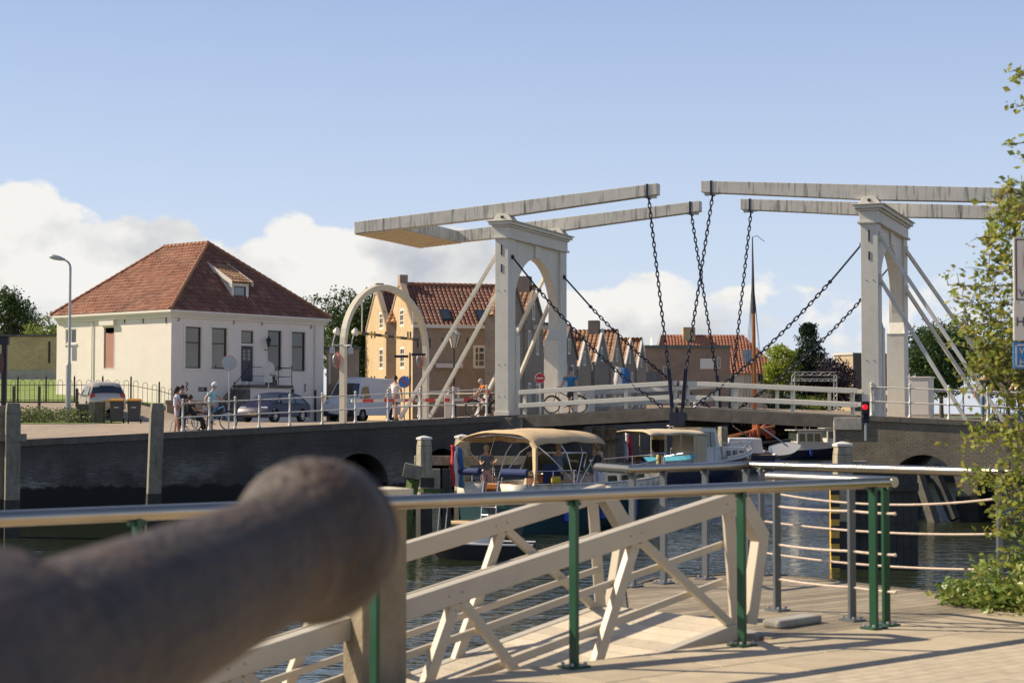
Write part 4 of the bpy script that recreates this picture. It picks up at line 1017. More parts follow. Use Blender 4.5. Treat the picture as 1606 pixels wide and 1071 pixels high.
# door
q = MB(); a, b_, c, d = DR
zt = c+(d-c)*.70
q = MB(); FH.box(q, a+.07, b_-.07, -.14, -.09, c, zt-.05)
door = q.build('door', mat('door_paint', (.035, .035, .06), .4), house)
q = MB(); FH.box(q, a+.25, b_-.25, -.088, -.08, c+1.15, zt-.25); q.build('door_pane', m_pane_refl, door)
q = MB()
for x in (.33, .5, .66): xx = lerp(a+.25, b_-.25, x); FH.box(q, xx-.012, xx+.012, -.078, -.07, c+1.15, zt-.25)
for z in (.35, .7): zz = lerp(c+1.15, zt-.25, z); FH.box(q, a+.25, b_-.25, -.068, -.06, zz-.012, zz+.012)
q.build('door_grille', m_black, door)
q = MB()
for x0, x1, z0, z1 in ((a, a+.07, c, d), (b_-.07, b_, c, d), (a+.07, b_-.07, zt-.05, zt+.08), (a+.07, b_-.07, d-.07, d)): FH.box(q, x0, x1, -.16, -.03, z0, z1)
q.build('door_frame', m_trim, door)
window(FH, (a+.07, b_-.07, zt+.08, d-.07), house, m_brownframe, m_pane_refl, .05, .1, bars=(), name='fanlight')
# cornice / gutter
q = MB()
P4 = [FLW.p(-.1, .22, 0).xy, (CNR+(HN)*.22+(-HL)*.0)]
def eave(mb, off, z0, z1):
    A = FLW.p(-off*.0, off).xy; 
    c0 = bl+(-HD)*0+FLW.n*off; c1 = CNR+FLW.n*off+HN*off; c2 = bk+HN*off+HD*off; c3 = bb_+HD*off; c4 = bb_; c5 = bl
    i1 = CNR; i2 = bk
    ring = [(c0, bl), (c1, CNR), (c2, bk)]
    for (o0, n0), (o1, n1) in zip(ring, ring[1:]):
        mb.hexa([(o0.x, o0.y, z0), (o1.x, o1.y, z0), (n1.x, n1.y, z0), (n0.x, n0.y, z0), (o0.x, o0.y, z1), (o1.x, o1.y, z1), (n1.x, n1.y, z1), (n0.x, n0.y, z1)])
eave(q, .10, ze-.28, ze-.14); eave(q, .20, ze-.138, ze-.02); eave(q, .32, ze-.018, ze+.10)
q.build('cornice', m_trim, house)
# roof
zr = ze+.08; apz = zat(381.5, 96.4, 326)
ap1 = CNR+HD*5.7+HL*3.65; ap2 = CNR+HD*5.7+HL*7.3
e0 = bl+FLW.n*.3+HL*.2; e1 = CNR+FLW.n*.3+HN*.3; e2 = bk+HN*.3+HD*.3; e3 = bb_+HD*.3+HL*.2
V3 = lambda p, z: Vector((p.x, p.y, z))
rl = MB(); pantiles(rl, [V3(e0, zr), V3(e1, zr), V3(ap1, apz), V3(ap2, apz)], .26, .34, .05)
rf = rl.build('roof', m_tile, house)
rl = MB(); pantiles(rl, [V3(e1, zr), V3(e2, zr), V3(ap1, apz)], .25, .34, .03); rl.build('front_slope', m_tile2, rf)  # darker tiles put this slope's shade into its colour
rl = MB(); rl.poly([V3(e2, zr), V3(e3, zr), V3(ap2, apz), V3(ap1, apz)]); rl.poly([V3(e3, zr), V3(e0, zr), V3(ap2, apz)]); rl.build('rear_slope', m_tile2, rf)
rl = MB(); 
for a, c in ((ap1, ap2),): ridge(rl, V3(a, apz+.05), V3(c, apz+.05), .12)
for e, a in ((e0, ap2), (e1, ap1), (e2, ap1)): ridge(rl, V3(e, zr+.08), V3(a, apz+.05), .11)
rl.build('ridge_tiles', m_ridge, rf, smooth=True)
# dormer
t0 = .62; t1 = 2.35; roofz = lambda t: zr+(apz-zr)*(t+.3)/(3.95)
FD = Fr(FH.p(0, -t0).xy, HD); da, db = FD.s_at(362.5), FD.s_at(389); z0 = roofz(t0)-.02; z1 = FD.z_at(376, 444)
q = MB(); hd = (FD.s_at(366), FD.s_at(385), FD.z_at(376, 470), FD.z_at(376, 449)); FD.wall(q, da, db, z0, z1, [hd], .08)
for s_ in (da, db): q.poly([FD.p(s_, 0, z0), FD.p(s_, 0, z1), FD.p(s_, -(t1-t0), roofz(t1)-.05)])
dm = q.build('dormer', m_trim, house)
window(FD, hd, dm, mat('blue_grey_frame', (.03, .04, .06), .4), glassmat('pane_sky', (.12, .15, .18), .05), .05, .05)
P = [FD.p(da-.12, .18, z1+.02), FD.p(db+.12, .18, z1+.02), FD.p(db+.12, -(t1-t0)-.1, roofz(t1)+.12), FD.p(da-.12, -(t1-t0)-.1, roofz(t1)+.12)]
q = MB(); pantiles(q, P, .24, .33, .03); q.build('dormer_roof', m_tile3, dm)
q = MB()
for s_ in (da-.17, db+.12): q.hexa([FD.p(s_, .2, z1-.16), FD.p(s_+.05, .2, z1-.16), FD.p(s_+.05, -(t1-t0)-.15, roofz(t1)-.05), FD.p(s_, -(t1-t0)-.15, roofz(t1)-.05), FD.p(s_, .2, z1+.10), FD.p(s_+.05, .2, z1+.10), FD.p(s_+.05, -(t1-t0)-.15, roofz(t1)+.22), FD.p(s_, -(t1-t0)-.15, roofz(t1)+.22)])
q.build_each('verge_board', m_trim, dm)
# vent pipe on the left slope
vp = at(256, 461, 93.6); q = MB(); q.tube([vp-Vector((0, 0, .3)), vp+Vector((0, 0, .45))], .09, 10); q.tube([vp+Vector((0, 0, .451)), vp+Vector((0, 0, .56))], [.13, .12], 10); q.build('vent_pipe', m_black, rf)
# drainpipes, wall ties, lamp
q = MB(); s_ = FH.s_at(493); q.tube([FH.p(s_, .09, 2.9), FH.p(s_, .09, ze-.15)], .055, 8); q.build('drainpipe', m_trim, house)
q = MB(); q.tube([FH.p(s_, .09, .9), FH.p(s_, .09, 2.9)], .06, 8); q.build('drainpipe_foot', m_black, house)
q = MB(); s_ = FLW.s_at(145); q.tube([FLW.p(s_, .06, 2), FLW.p(s_, .06, ze-.2)], .035, 6); q.build('drainpipe', m_trim, house)
for px, py in ((279, 497), (365.7, 502), (410, 504), (487, 509), (293, 606), (478, 608)):
    q = MB(); s_ = FH.s_at(px); z = FH.z_at(px, py); q.tube([FH.p(s_+dx, .03, z+dz) for dx, dz in ((-.07, -.22), (.05, -.16), (-.05, 0), (.06, .14), (-.06, .22))], .022, 6); q.build('wall_tie', m_black, house)
for px in (167, 195, 224, 260):
    q = MB(); s_ = FLW.s_at(px); FLW.box(q, s_-.025, s_+.025, .002, .035, FLW.z_at(px, 507), FLW.z_at(px, 493)); q.build('wall_tie', m_black, house)
s_ = FH.s_at(414); z = FH.z_at(414, 534); q = MB(); q.tube([FH.p(s_, .02, z-.5), FH.p(s_, .25, z-.55), FH.p(s_, .35, z-.35)], .02, 6); q.lathe(FH.p(s_, .35, z-.35), [(.06, 0), (.14, .35), (.17, .37), (.05, .52), (.02, .62)], 6)
q.build('wall_lantern', m_black, house)
# front steps with landing and iron rail
zl = FH.z_at(395, 604); st = thing('front_steps', 'dark stone steps and landing with iron railing at the white house door', 'steps', FH.p(5, 1, 1.0))
q = MB(); sa, sb_ = FH.s_at(366), FH.s_at(434); FH.box(q, sa, sb_, .03, 1.35, zl-.16, zl); q.build('landing', m_stone, st)
q = MB(); FH.box(q, sa+.1, sb_-.1, .03, 1.25, .5, zl-.162); q.build('landing_base', m_plaster, st)
n = 8; zg = 1.0
for i in range(n):
    zt_ = zl-(i+1)*(zl-zg)/(n+.5); x1 = sa-i*.27; q = MB(); FH.box(q, x1-.27, x1-.003, .1, 1.3, .5, zt_); q.build('step', m_stone, st)
def irail(pts, parent, h=.95, posts=True):
    q = MB(); q.tube([p+Vector((0, 0, h)) for p in pts], .022, 6); q.tube([p+Vector((0, 0, h*.5)) for p in pts], .014, 6); q.build('rail', m_black, parent)
    for p in pts: q = MB(); q.tube([p, p+Vector((0, 0, h+.05))], .022, 6); q.ball(p+Vector((0, 0, h+.09)), .05, 8); q.build('rail_post', m_black, parent)
irail([FH.p(sa-2.1, 1.25, 1.15), FH.p(sa-1.05, 1.25, zl-.95), FH.p(sa, 1.25, zl), FH.p(lerp(sa, sb_, .5), 1.25, zl), FH.p(sb_-.05, 1.25, zl), FH.p(sb_-.05, .2, zl)], st)
lp = FH.p(FH.s_at(412), 1.0, zl+.1); pt = thing('flower_trough', 'small trough of plants on the landing of the white house', 'planter', lp)
q = MB(); FH.box(q, FH.s_at(401), FH.s_at(414), .75, 1.05, zl+.003, zl+.3); q.build('trough', m_darkwood, pt)
rnd = random.Random(3); q = MB()
for px in range(402, 414, 2): clump(q, FH.p(FH.s_at(px), .9, zl+.4), .18, 60, .09, rnd, .2)
lf_dark = leafmat('dark_leaves', (.025, .05, .018), (.045, .085, .028), (.08, .13, .04), .25)
q.build('plants', lf_dark, pt, uv=False)
m_oldstone = brickmat('old_stone', (.34, .27, .18), (.26, .20, .13), (.2, .17, .12), .4, .2, stain=(.12, .1, .07), stain_amt=.6)
q = MB(); c = at(289, 630, 86.5); F2 = Fr((xat(262, 85.5), 85.5), (.95, .25)); F2.box(q, 0, 1.75, -1.1, 0, .8, 2.05); lw2 = tag(q.build('low_stone_wall', m_oldstone), 'low brown stone wall at the corner of the white house', 'wall')
q = MB(); F2.box(q, -.08, 1.83, -1.18, .08, 2.053, 2.22); q.build('wall_cap', m_oldstone, lw2, bevel=.03)
# old brick wall far left
m_oldbrick = brickmat('yellow_old_brick', (.50, .38, .19), (.40, .29, .15), (.42, .36, .24), .24, .08, stain=(.24, .18, .10), stain_amt=.7, bump=.3, sscale=.5)
FW = Fr((-52, 114), (1, -.02)); q = MB(); zt0, zt1 = zat(524, 113), zat(530, 112)
FW.box(q, 0, 22, -.5, 0, 2.0, zt0-.15); ow = tag(q.build('old_brick_wall', m_oldbrick), 'high old yellow brick wall at the top of the lawn, far left', 'wall')
q = MB(); FW.box(q, 0, 22, -.6, .1, zt0-.147, zt0); q.build('wall_cap', m_cope, ow)
q = MB(); FW.box(q, 0, 22, .003, .12, 2.0, zat(580, 113)); q.build('plinth', mat('plinth_render', (.40, .37, .32), .9, dirt=.5), ow)
s_ = FW.s_at(77); q = MB(); FW.box(q, s_-.06, s_+.06, .003, .06, zat(569, 113), zat(535, 113)); q.build('wall_tie', m_black, ow)
# ---------------------------------------------------------------- yellow brick warehouse with twin gables
m_ybrick = brickmat('yellow_brick', (.52, .375, .19), (.42, .295, .145), (.44, .36, .25), .22, .07, stain=(.36, .23, .11), stain_amt=.6, bump=.25, sscale=.45)
m_bbrick = brickmat('brown_brick', (.34, .25, .17), (.27, .20, .14), (.32, .27, .2), .22, .07, stain=(.18, .14, .10), stain_amt=.5, bump=.25)
Yc = Vector((xat(647, 105), 105)); YD = Vector((.96, .28)).normalized(); YG = Vector((-YD.y, YD.x)); GWt = 14.6
yh = thing('twin_gable_house', 'tall yellow brick house with two steep gables and a pantiled roof', 'house', (Yc.x, Yc.y, 1.2))
FYL = Fr(Yc, YD); FYG = Fr(Yc+YG*GWt, -YG); YL = 6.6
ye = FYL.z_at(650, 511); yap = zat(447, 108.6)
q = MB(); hl = [hole(FYL, 742, 769, 541.5, 577.5), hole(FYL, 696, 721, 607, 628), hole(FYL, 742, 768, 608, 628)]
FYL.wall(q, 0, YL, .8, ye, hl, .14); q.build('side_wall', m_bbrick, yh)
for h in hl: window(FYL, h, yh, m_trim, m_pane_dark, .16, .04, bars=(.33, .66), hb=(.33, .66), bw=.05)
q = MB(); hg = [hole(FYG, 594, 600.5, 489, 517), hole(FYG, 626, 633, 483.5, 512.5), hole(FYG, 594, 600.5, 545, 579.5), hole(FYG, 626.5, 634, 543.5, 578.5)]
FYG.wall(q, 0, GWt, .8, ye, hg, .14)
for k in (0, 1):
    a, b_ = k*GWt/2, (k+1)*GWt/2; m = (a+b_)/2
    hs = []
    q.poly([FYG.p(a, 0, ye), FYG.p(b_, 0, ye), FYG.p(m+.35, 0, yap+.25), FYG.p(m-.35, 0, yap+.25)]) if False else None
# gable triangles, cut round the upper windows
def gable(mb, fr, a, b, z0, zap, holes, n=40, cap=.35):
    m = (a+b)/2
    xs = sorted({a+(b-a)*i/n for i in range(n+1)} | {h[0] for h in holes if a < h[0] < b} | {h[1] for h in holes if a < h[1] < b})
    for x0, x1 in zip(xs, xs[1:]):
        def top(x): return z0+(zap-z0)*min(1, (1-abs(x-m)/((b-a)/2)))
        t0_, t1_ = top(x0), top(x1); h = [h for h in holes if h[0]-1e-6 <= x0 and x1 <= h[1]+1e-6 and h[3] > z0]
        if h:
            h = h[0]
            if h[3] < min(t0_, t1_): mb.quad(fr.p(x0, 0, h[3]), fr.p(x1, 0, h[3]), fr.p(x1, 0, t1_), fr.p(x0, 0, t0_))
            if h[2] > z0: mb.quad(fr.p(x0, 0, z0), fr.p(x1, 0, z0), fr.p(x1, 0, h[2]), fr.p(x0, 0, h[2]))
        else: mb.quad(fr.p(x0, 0, z0), fr.p(x1, 0, z0), fr.p(x1, 0, t1_), fr.p(x0, 0, t0_))
for k in (0, 1): gable(q, FYG, k*GWt/2, (k+1)*GWt/2, ye, yap+.2, hg)
for h in hg:
    if h[3] > ye:
        for (p0, p1) in (((h[0], max(h[2], ye)), (h[0], h[3])), ((h[1], max(h[2], ye)), (h[1], h[3])), ((h[0], h[3]), (h[1], h[3]))):
            q.quad(FYG.p(p0[0], 0, p0[1]), FYG.p(p1[0], 0, p1[1]), FYG.p(p1[0], -.14, p1[1]), FYG.p(p0[0], -.14, p0[1]))
q.build('gable_wall', m_ybrick, yh)
for h in hg: window(FYG, h, yh, m_trim, m_pane_dark, .16, .03, bars=(.5,), hb=(.33, .66), bw=.06)
P_ = lambda fr, s, o, z: fr.p(s, o, z)
for k in (1, 0):
    a, b_ = k*GWt/2, (k+1)*GWt/2; m = (a+b_)/2
    near = [FYG.p(b_+.1, -.15, ye), FYG.p(b_+.1, -YL, ye), FYG.p(m, -YL, yap), FYG.p(m, -.15, yap)]
    far = [FYG.p(a, -YL, ye), FYG.p(a, -.15, ye), FYG.p(m, -.15, yap), FYG.p(m, -YL, yap)]
    q = MB(); pantiles(q, near, .28, .36, .05); r_ = q.build('roof', m_tile2, yh)
    q = MB(); pantiles(q, far, .28, .36, .05); q.build('rear_slope', m_tile2, r_)
    q = MB(); ridge(q, FYG.p(m, -.4, yap+.06), FYG.p(m, -YL, yap+.06), .13); q.build('ridge_tiles', m_ridge, r_, smooth=True)
    q = MB(); FYG.box(q, m-.32, m+.32, -.45, .06, yap-.1, yap+.62); q.build('gable_chimney', m_bbrick, yh)
    q = MB() # raking copings
    for e in (a, b_):
        q.hexa([FYG.p(e, -.3, ye-.02), FYG.p(e, .05, ye-.02), FYG.p(m, .05, yap+.16), FYG.p(m, -.3, yap+.16), FYG.p(e, -.3, ye+.22), FYG.p(e, .05, ye+.22), FYG.p(m, .05, yap+.4), FYG.p(m, -.3, yap+.4)])
    q.build_each('gable_coping', m_bbrick, yh)
q = MB(); FYL.box(q, -.05, YL, .01, .25, ye-.12, ye+.08); q.build('gutter', m_trim, yh)
q = MB(); g = Fr(Yc+YG*GWt+YD*YL, (-YG)); g2 = Fr((Yc+YD*YL), YG); g2.wall(q, 0, GWt, .8, ye); gable(q, g2, 0, GWt/2, ye, yap, []); gable(q, g2, GWt/2, GWt, ye, yap, []); q.build('end_wall', m_bbrick, yh)
for px in (704, 761):
    s_ = FYL.s_at(px); h0 = .35*GWt/4; q = MB()
    def rp(s, t, o): z = lerp(ye, yap, t); d = FYL.p(s, -GWt/4*t, z); return d+Vector((0, -.35, .55)).normalized()*o
    q.hexa([rp(s_-.32, .10, .08), rp(s_+.32, .10, .08), rp(s_+.32, .36, .08), rp(s_-.32, .36, .08), rp(s_-.32, .10, .17), rp(s_+.32, .10, .17), rp(s_+.32, .36, .17), rp(s_-.32, .36, .17)]); rw_ = q.build('rooflight', m_black, yh)
    q = MB(); q.quad(rp(s_-.25, .13, .18), rp(s_+.25, .13, .18), rp(s_+.25, .33, .18), rp(s_-.25, .33, .18)); q.build('pane', m_pane_dark, rw_)
q = MB(); s_ = FYG.s_at(611); q.tube([FYG.p(s_, .1, 1.0), FYG.p(s_, .1, FYG.z_at(611, 528)), FYG.p(s_-.2, .1, FYG.z_at(611, 520))], .09, 6); q.build('drainpipe', m_gal, yh)
for px in (583, 588, 605, 617, 640, 644):
    for y0, y1 in ((520, 530), (590, 600)): q = MB(); s_ = FYG.s_at(px); FYG.box(q, s_-.1, s_+.1, .003, .05, FYG.z_at(px, y1), FYG.z_at(px, y0)); q.build('wall_tie', m_black, yh)
for px in (655, 674, 694, 733): q = MB(); s_ = FYL.s_at(px); FYL.box(q, s_-.03, s_+.03, .003, .05, FYL.z_at(px, 545), FYL.z_at(px, 530)); q.build('wall_tie', m_black, yh)
q = MB(); FYL.box(q, FYL.s_at(682), FYL.s_at(724), .01, .35, FYL.z_at(700, 577), FYL.z_at(700, 570)); q.build('notice_board', m_signw, yh)
# low dark annex between the white house and the warehouse
q = MB(); F3 = Fr((xat(512, 101), 101), (1, .1)); hw = (F3.s_at(515.5), F3.s_at(518.5), F3.z_at(517, 602), F3.z_at(517, 556)); F3.wall(q, 0, 1.9, .8, zat(548, 101), [(hw[0], hw[1], hw[2], hw[3])]); F3.box(q, 0, 1.9, -4, -.2, .8, zat(548, 101)-.01)
an = tag(q.build('annex', m_bbrick), 'low dark brick annex between the white house and the tree', 'building'); window(F3, hw, an, m_trim, m_pane_dark, .04, .03)
q = MB(); F3.box(q, -.1, 2.0, -4.1, .1, zat(548, 101)+.002, zat(546, 101)+.1); q.build('roof', m_stone, an)
# ---------------------------------------------------------------- row of gabled houses along the harbour
FR2 = Fr((1.34, 110), (.24, .97))
DEP = {805: 1.0}
m_walls = [brickmat('row_brick_a', (.30, .22, .15), (.24, .18, .12), (.28, .23, .17), .22, .07, bump=.2), brickmat('row_brick_b', (.36, .27, .18), (.28, .21, .15), (.3, .26, .2), .22, .07, bump=.2), brickmat('row_brick_c', (.22, .18, .14), (.17, .14, .11), (.24, .2, .16), .22, .07, bump=.2)]
rows = [(805, 440, 3.0, 499, 0, 0, 0, 'tall brown brick gable house just behind the left bridge portal'),
        (837, 453, 2.8, 507, 0, 0, 1, 'tall brown gable house with a chimney, seen through the portal arch'),
        (866, 510, 2.7, 553, 1, 1, 0, 'brick gable house half hidden by the rear portal post'),
        (893, 511, 2.6, 560, 2, 0, 0, 'narrow brown gable house right of the portal'),
        (917, 533, 2.4, 578, 0, 1, 0, 'lowest of the row of gable houses, bright orange roof'),
        (944, 519, 2.9, 571, 2, 1, 1, 'gable house with white verge boards and grey chimney'),
        (968, 520, 2.6, 571, 1, 0, 0, 'gable house with pale wall, third from the right end of the row'),
        (988, 532, 2.5, 574, 2, 1, 0, 'gable house with white verge, second from right in the row'),
        (1006, 534, 2.5, 580, 0, 1, 0, 'last gable house of the row with a broad white verge')]
for (px, py, hwid, ey, mi, verge_, chim, lab) in rows:
    s_ = FR2.s_at(px); Y = FR2.p(s_, 0).y; za = zat(py, Y, px); z_e = zat(ey, Y, px); a, b_ = s_-hwid, s_+hwid
    h_ = thing('gable_house', lab, 'house', FR2.p(s_, 0, 1.3), group='row of gable houses on the harbour')
    win = [(s_-1.5, s_-.7, z_e-2.0, z_e-.5), (s_+.7, s_+1.5, z_e-2.0, z_e-.5), (s_-.4, s_+.4, z_e+.2, z_e+1.3), (s_-1.5, s_-.7, 2.1, 3.5 if z_e > 6 else 3.0), (s_+.7, s_+1.5, 2.1, 3.5 if z_e > 6 else 3.0)]
    win = [w_ for w_ in win if w_[2] > 1.4 and not (w_[3] < z_e and w_[2] < 3.4 and z_e < 6 and w_ in win[:2])]
    q = MB(); FR2.wall(q, a, b_, .9, z_e, [w_ for w_ in win if w_[3] < z_e], .1); gable(q, FR2, a, b_, z_e, za, [w_ for w_ in win if w_[3] > z_e], 20)
    for ss in (a, b_): q.quad(FR2.p(ss, 0, .9), FR2.p(ss, -DEP.get(px, 9), .9), FR2.p(ss, -DEP.get(px, 9), z_e), FR2.p(ss, 0, z_e))
    q.build('wall', m_walls[mi], h_)
    for w_ in win: window(FR2, w_, h_, m_trim, m_pane_dark, .12, .02, bars=(.5,), hb=(.5,), bw=.05)
    q = MB(); pantiles(q, [FR2.p(a-.1, -DEP.get(px, 9), z_e), FR2.p(a-.1, .1, z_e), FR2.p(s_, .1, za), FR2.p(s_, -DEP.get(px, 9), za)], .34, .4, .06, 4); r_ = q.build('roof', m_tile3, h_)
    q = MB(); pantiles(q, [FR2.p(b_+.1, .1, z_e), FR2.p(b_+.1, -DEP.get(px, 9), z_e), FR2.p(s_, -DEP.get(px, 9), za), FR2.p(s_, .1, za)], .34, .4, .06, 4); q.build('rear_slope', m_tile3, r_)
    q = MB()
    for e in (a-.12, b_+.12): q.hexa([FR2.p(e, -.05, z_e-.12), FR2.p(e, .12, z_e-.12), FR2.p(s_, .12, za-.08), FR2.p(s_, -.05, za-.08), FR2.p(e, -.05, z_e+.12), FR2.p(e, .12, z_e+.12), FR2.p(s_, .12, za+.18), FR2.p(s_, -.05, za+.18)])
    q.build_each('verge_board', m_trim if verge_ else m_walls[mi], h_)
    if chim: q = MB(); FR2.box(q, s_-.4, s_+.4, -1.0, -.2, za-.5, za+.8); q.build('chimney', m_walls[2], r_); 
    if px == 837: q = MB(); FR2.box(q, s_-.09, s_+.09, 0, 1.3, za-2.6, za-2.35); q.build('hoist_beam', m_trim, h_)
# flat roofed block and shed behind the bridge
F5 = Fr((xat(1012, 203), 203), (1, .06)); q = MB(); zt = zat(546, 203)
hs = [(F5.s_at(1125.5), F5.s_at(1130), zat(578, 205), zat(561, 205)), (F5.s_at(1040), F5.s_at(1050), zat(590, 204), zat(575, 204))]
F5.wall(q, 0, F5.s_at(1145), .9, zt, hs, .1); F5.box(q, 0, F5.s_at(1145), -8, -.12, .9, zt-.01)
fb = tag(q.build('flat_roof_block', brickmat('dull_brick', (.26, .18, .13), (.20, .14, .10), (.22, .18, .14), .22, .07, bump=.2)), 'flat roofed brown brick block behind the middle of the bridge', 'building')
for h in hs: window(F5, h, fb, m_trim, m_pane_dark, .06, .03)
q = MB(); F5.box(q, -.1, F5.s_at(1145)+.1, -8, .25, zt+.002, zt+.35); q.build('roof_edge', mat('green_fascia', (.09, .11, .10), .6), fb)
q = MB(); F5.box(q, F5.s_at(1098), F5.s_at(1121), .02, .1, zat(579, 205), zat(563, 205)); sgn = q.build('wall_sign', m_signw, fb)
q = MB(); F6 = Fr((xat(1012, 201), 201), (1, .06)); q.hexa([F6.p(0, 0, 4.0), F6.p(3.2, 0, 4.0), F6.p(3.2, -3, 4.0), F6.p(0, -3, 4.0), F6.p(-.2, -.4, 6.2), F6.p(1.5, -.4, 6.2), F6.p(1.5, -3, 6.2), F6.p(-.2, -3, 6.2)])
q.poly([F6.p(-.2, .3, 2.9), F6.p(3.8, .3, 2.9), F6.p(1.6, -2, 6.3), F6.p(-.2, -2, 6.3)])
q2 = MB(); F6.box(q2, -.1, 3.6, -3, 0, .9, 2.9); shd = tag(q2.build('harbour_shed', m_walls[2]), 'dark shed with sloping slate roof at the end of the gable row', 'shed'); q = MB(); q.hexa([F6.p(-.3, .3, 2.903), F6.p(3.8, .3, 2.903), F6.p(3.8, -3, 2.903), F6.p(-.3, -3, 2.903), F6.p(-.3, -1.6, 6.3), F6.p(1.5, -1.6, 6.3), F6.p(1.5, -2, 6.3), F6.p(-.3, -2, 6.3)]); q.build('roof', mat('slates', (.06, .06, .07), .6, var=.3, vscale=2), shd)
# orange roofed house behind it
F7 = Fr((xat(1040, 216), 216), (1, .04)); q = MB(); zr7 = zat(527, 221); ze7 = zat(583, 216); L7 = F7.s_at(1222)
oh = thing('orange_roof_house', 'long house with red orange tiled roof and yellow chimney far behind the bridge', 'house', F7.p(5, 0, 1.3))
q = MB(); hs = [(F7.s_at(x), F7.s_at(x+9), zat(600, 218), zat(587, 218)) for x in (1188, 1203)]; F7.wall(q, -1.0, L7, .9, ze7, hs, .1)
q.poly([F7.p(-1.0, 0, ze7), F7.p(-1.0, -8, ze7), F7.p(-1.0, -4, zr7)]); F7.box(q, -1, L7, -8, -.12, .9, ze7-.01); q.build('wall', m_plaster, oh)
for h in hs: window(F7, h, oh, m_trim, m_pane_dark, .08, .03, bars=(.5,))
q = MB(); sr = F7.s_at(1175); P = [F7.p(-1.4, .4, ze7-.2), F7.p(L7+.3, .4, ze7-.2), F7.p(sr, -4, zr7), F7.p(0.2, -4, zr7)]; pantiles(q, P, .4, .45, .05, 3); r_ = q.build('roof', tilemat('red_tiles', [(.34, .12, .06), (.42, .17, .09), (.28, .10, .06)]), oh)
q = MB(); q.poly([F7.p(L7+.3, .4, ze7-.2), F7.p(L7+.3, -8, ze7-.2), F7.p(sr, -4, zr7)]); q.poly([F7.p(L7+.3, -8.4, ze7-.2), F7.p(-1.4, -8.4, ze7-.2), F7.p(.2, -4, zr7), F7.p(sr, -4, zr7)]); q.build('rear_slope', m_tile2, r_)
q = MB(); a_, b_ = F7.s_at(1078), F7.s_at(1097); F7.box(q, a_, b_, -4.6, -3.4, zr7-1.2, zat(514, 221)); q.build('chimney', m_ybrick, r_)
q = MB()
q.hexa([F7.p(-1.5, .5, ze7-.5), F7.p(-1.3, .5, ze7-.5), F7.p(.3, -4, zr7-.3), F7.p(.1, -4, zr7-.3), F7.p(-1.5, .5, ze7+.1), F7.p(-1.3, .5, ze7+.1), F7.p(.3, -4, zr7+.3), F7.p(.1, -4, zr7+.3)]); q.build('verge_board', m_trim, oh)
def rp7(px, t, o): return F7.p(F7.s_at(px), lerp(.4, -4, t), lerp(ze7-.2, zr7, t))+Vector((0, -.6, .8))*o
q = MB(); q.quad(rp7(1168, .25, .15), rp7(1186, .25, .15), rp7(1186, .6, .15), rp7(1168, .6, .15)); rl_ = q.build('rooflight', glassmat('pane_sky', (.12, .15, .18), .05), r_)
# tan block on the right behind the portal
F8 = Fr((xat(1308, 216), 216), (.60, -.80)); q = MB(); L8 = F8.s_at(1338); zt = zat(552, 211)
F8b = Fr(F8.p(L8, 0).xy, (.86, .5)); F8.wall(q, 0, L8, .9, zt); q.build if 0 else None
tb_ = tag(q.build('tan_block', mat('tan_render', (.58, .46, .30), .85, var=.05)), 'plain tan flat roofed block with one side coloured as shaded behind the right portal', 'building')
q = MB(); F8b.wall(q, 0, F8b.s_at(1393), .9, zt); q.quad(F8.p(0, 0, zt), F8.p(L8, 0, zt), F8b.p(6, 0, zt), F8.p(3, -6, zt)); q.build('shaded_side', mat('shade_render', (.10, .085, .07), .85), tb_)  # shade of this wall is put into its own darker render
q = MB(); F8.box(q, -.1, L8+.05, 0, .12, zt-.25, zt+.02); q.build('roof_edge', m_trim, tb_)
# ---------------------------------------------------------------- trees of the background
lf_mid = leafmat('mid_leaves', (.035, .065, .018), (.065, .11, .03), (.11, .16, .045), .25)
lf_con = leafmat('conifer_leaves', (.018, .035, .018), (.03, .055, .028), (.05, .08, .035), .12)
lf_pur = leafmat('purple_leaves', (.028, .02, .028), (.045, .03, .04), (.06, .05, .05), .15)
lf_yel = leafmat('yellow_leaves', (.22, .28, .03), (.33, .38, .05), (.42, .44, .08), .4)
def gpt(px, Y, z=None): X = xat(px, Y); return Vector((X, Y, GZ(X, Y) if z is None else z))
def trtop(px, py, Y): return zat(py, Y)
tree('tree', 'big dark green tree behind the white house roof and the height gate', gpt(545, 122), trtop(0, 439, 122)-1.3, 3.2, lf_mid, 11, .2, 44, 14000, .2, group='trees round the harbour')
tree('tree', 'smaller dark green tree half behind the yellow gables', gpt(583, 132), trtop(0, 450, 132)-1.3, 2.6, lf_mid, 31, .2, 26, 8000, .2, group='trees round the harbour')
tree('tree', 'leafy green tree at the left edge behind the old brick wall', gpt(18, 126), trtop(0, 436, 126)-3.5, 2.4, lf_mid, 12, .25, 22, 5500, .2, group='trees round the harbour')
tree('bush', 'light green bush on top of the old wall beside the white house', gpt(68, 124), trtop(0, 492, 124)-3.5, 2.2, lf_ivy, 13, .2, 16, 3000, .2, cat='bush')
tree('conifer', 'tall dark conifer right of the orange roofed house', gpt(1268, 212, 1.3), trtop(0, 502, 212)-1.3, 3.9, lf_con, 14, .10, 90, 16000, .30, shape='cone', group='trees round the harbour')
tree('yellow_tree', 'bright yellow green tree between the orange roof and the conifer', gpt(1226, 209, 1.3), trtop(0, 529, 209)-1.3, 2.7, lf_yel, 15, .2, 24, 5500, .28, group='trees round the harbour')
tree('purple_tree', 'low dark purple leaved tree behind the truss frame', gpt(1307, 208, 1.3), trtop(0, 551, 208)-1.3, 3.3, lf_pur, 16, .12, 30, 9500, .26, group='trees round the harbour')
tree('tree', 'wide green tree behind the right portal and braces', gpt(1476, 104, 1.3), trtop(0, 492, 104)-1.3, 2.9, lf_mid, 17, .2, 44, 15000, .17, group='trees round the harbour')
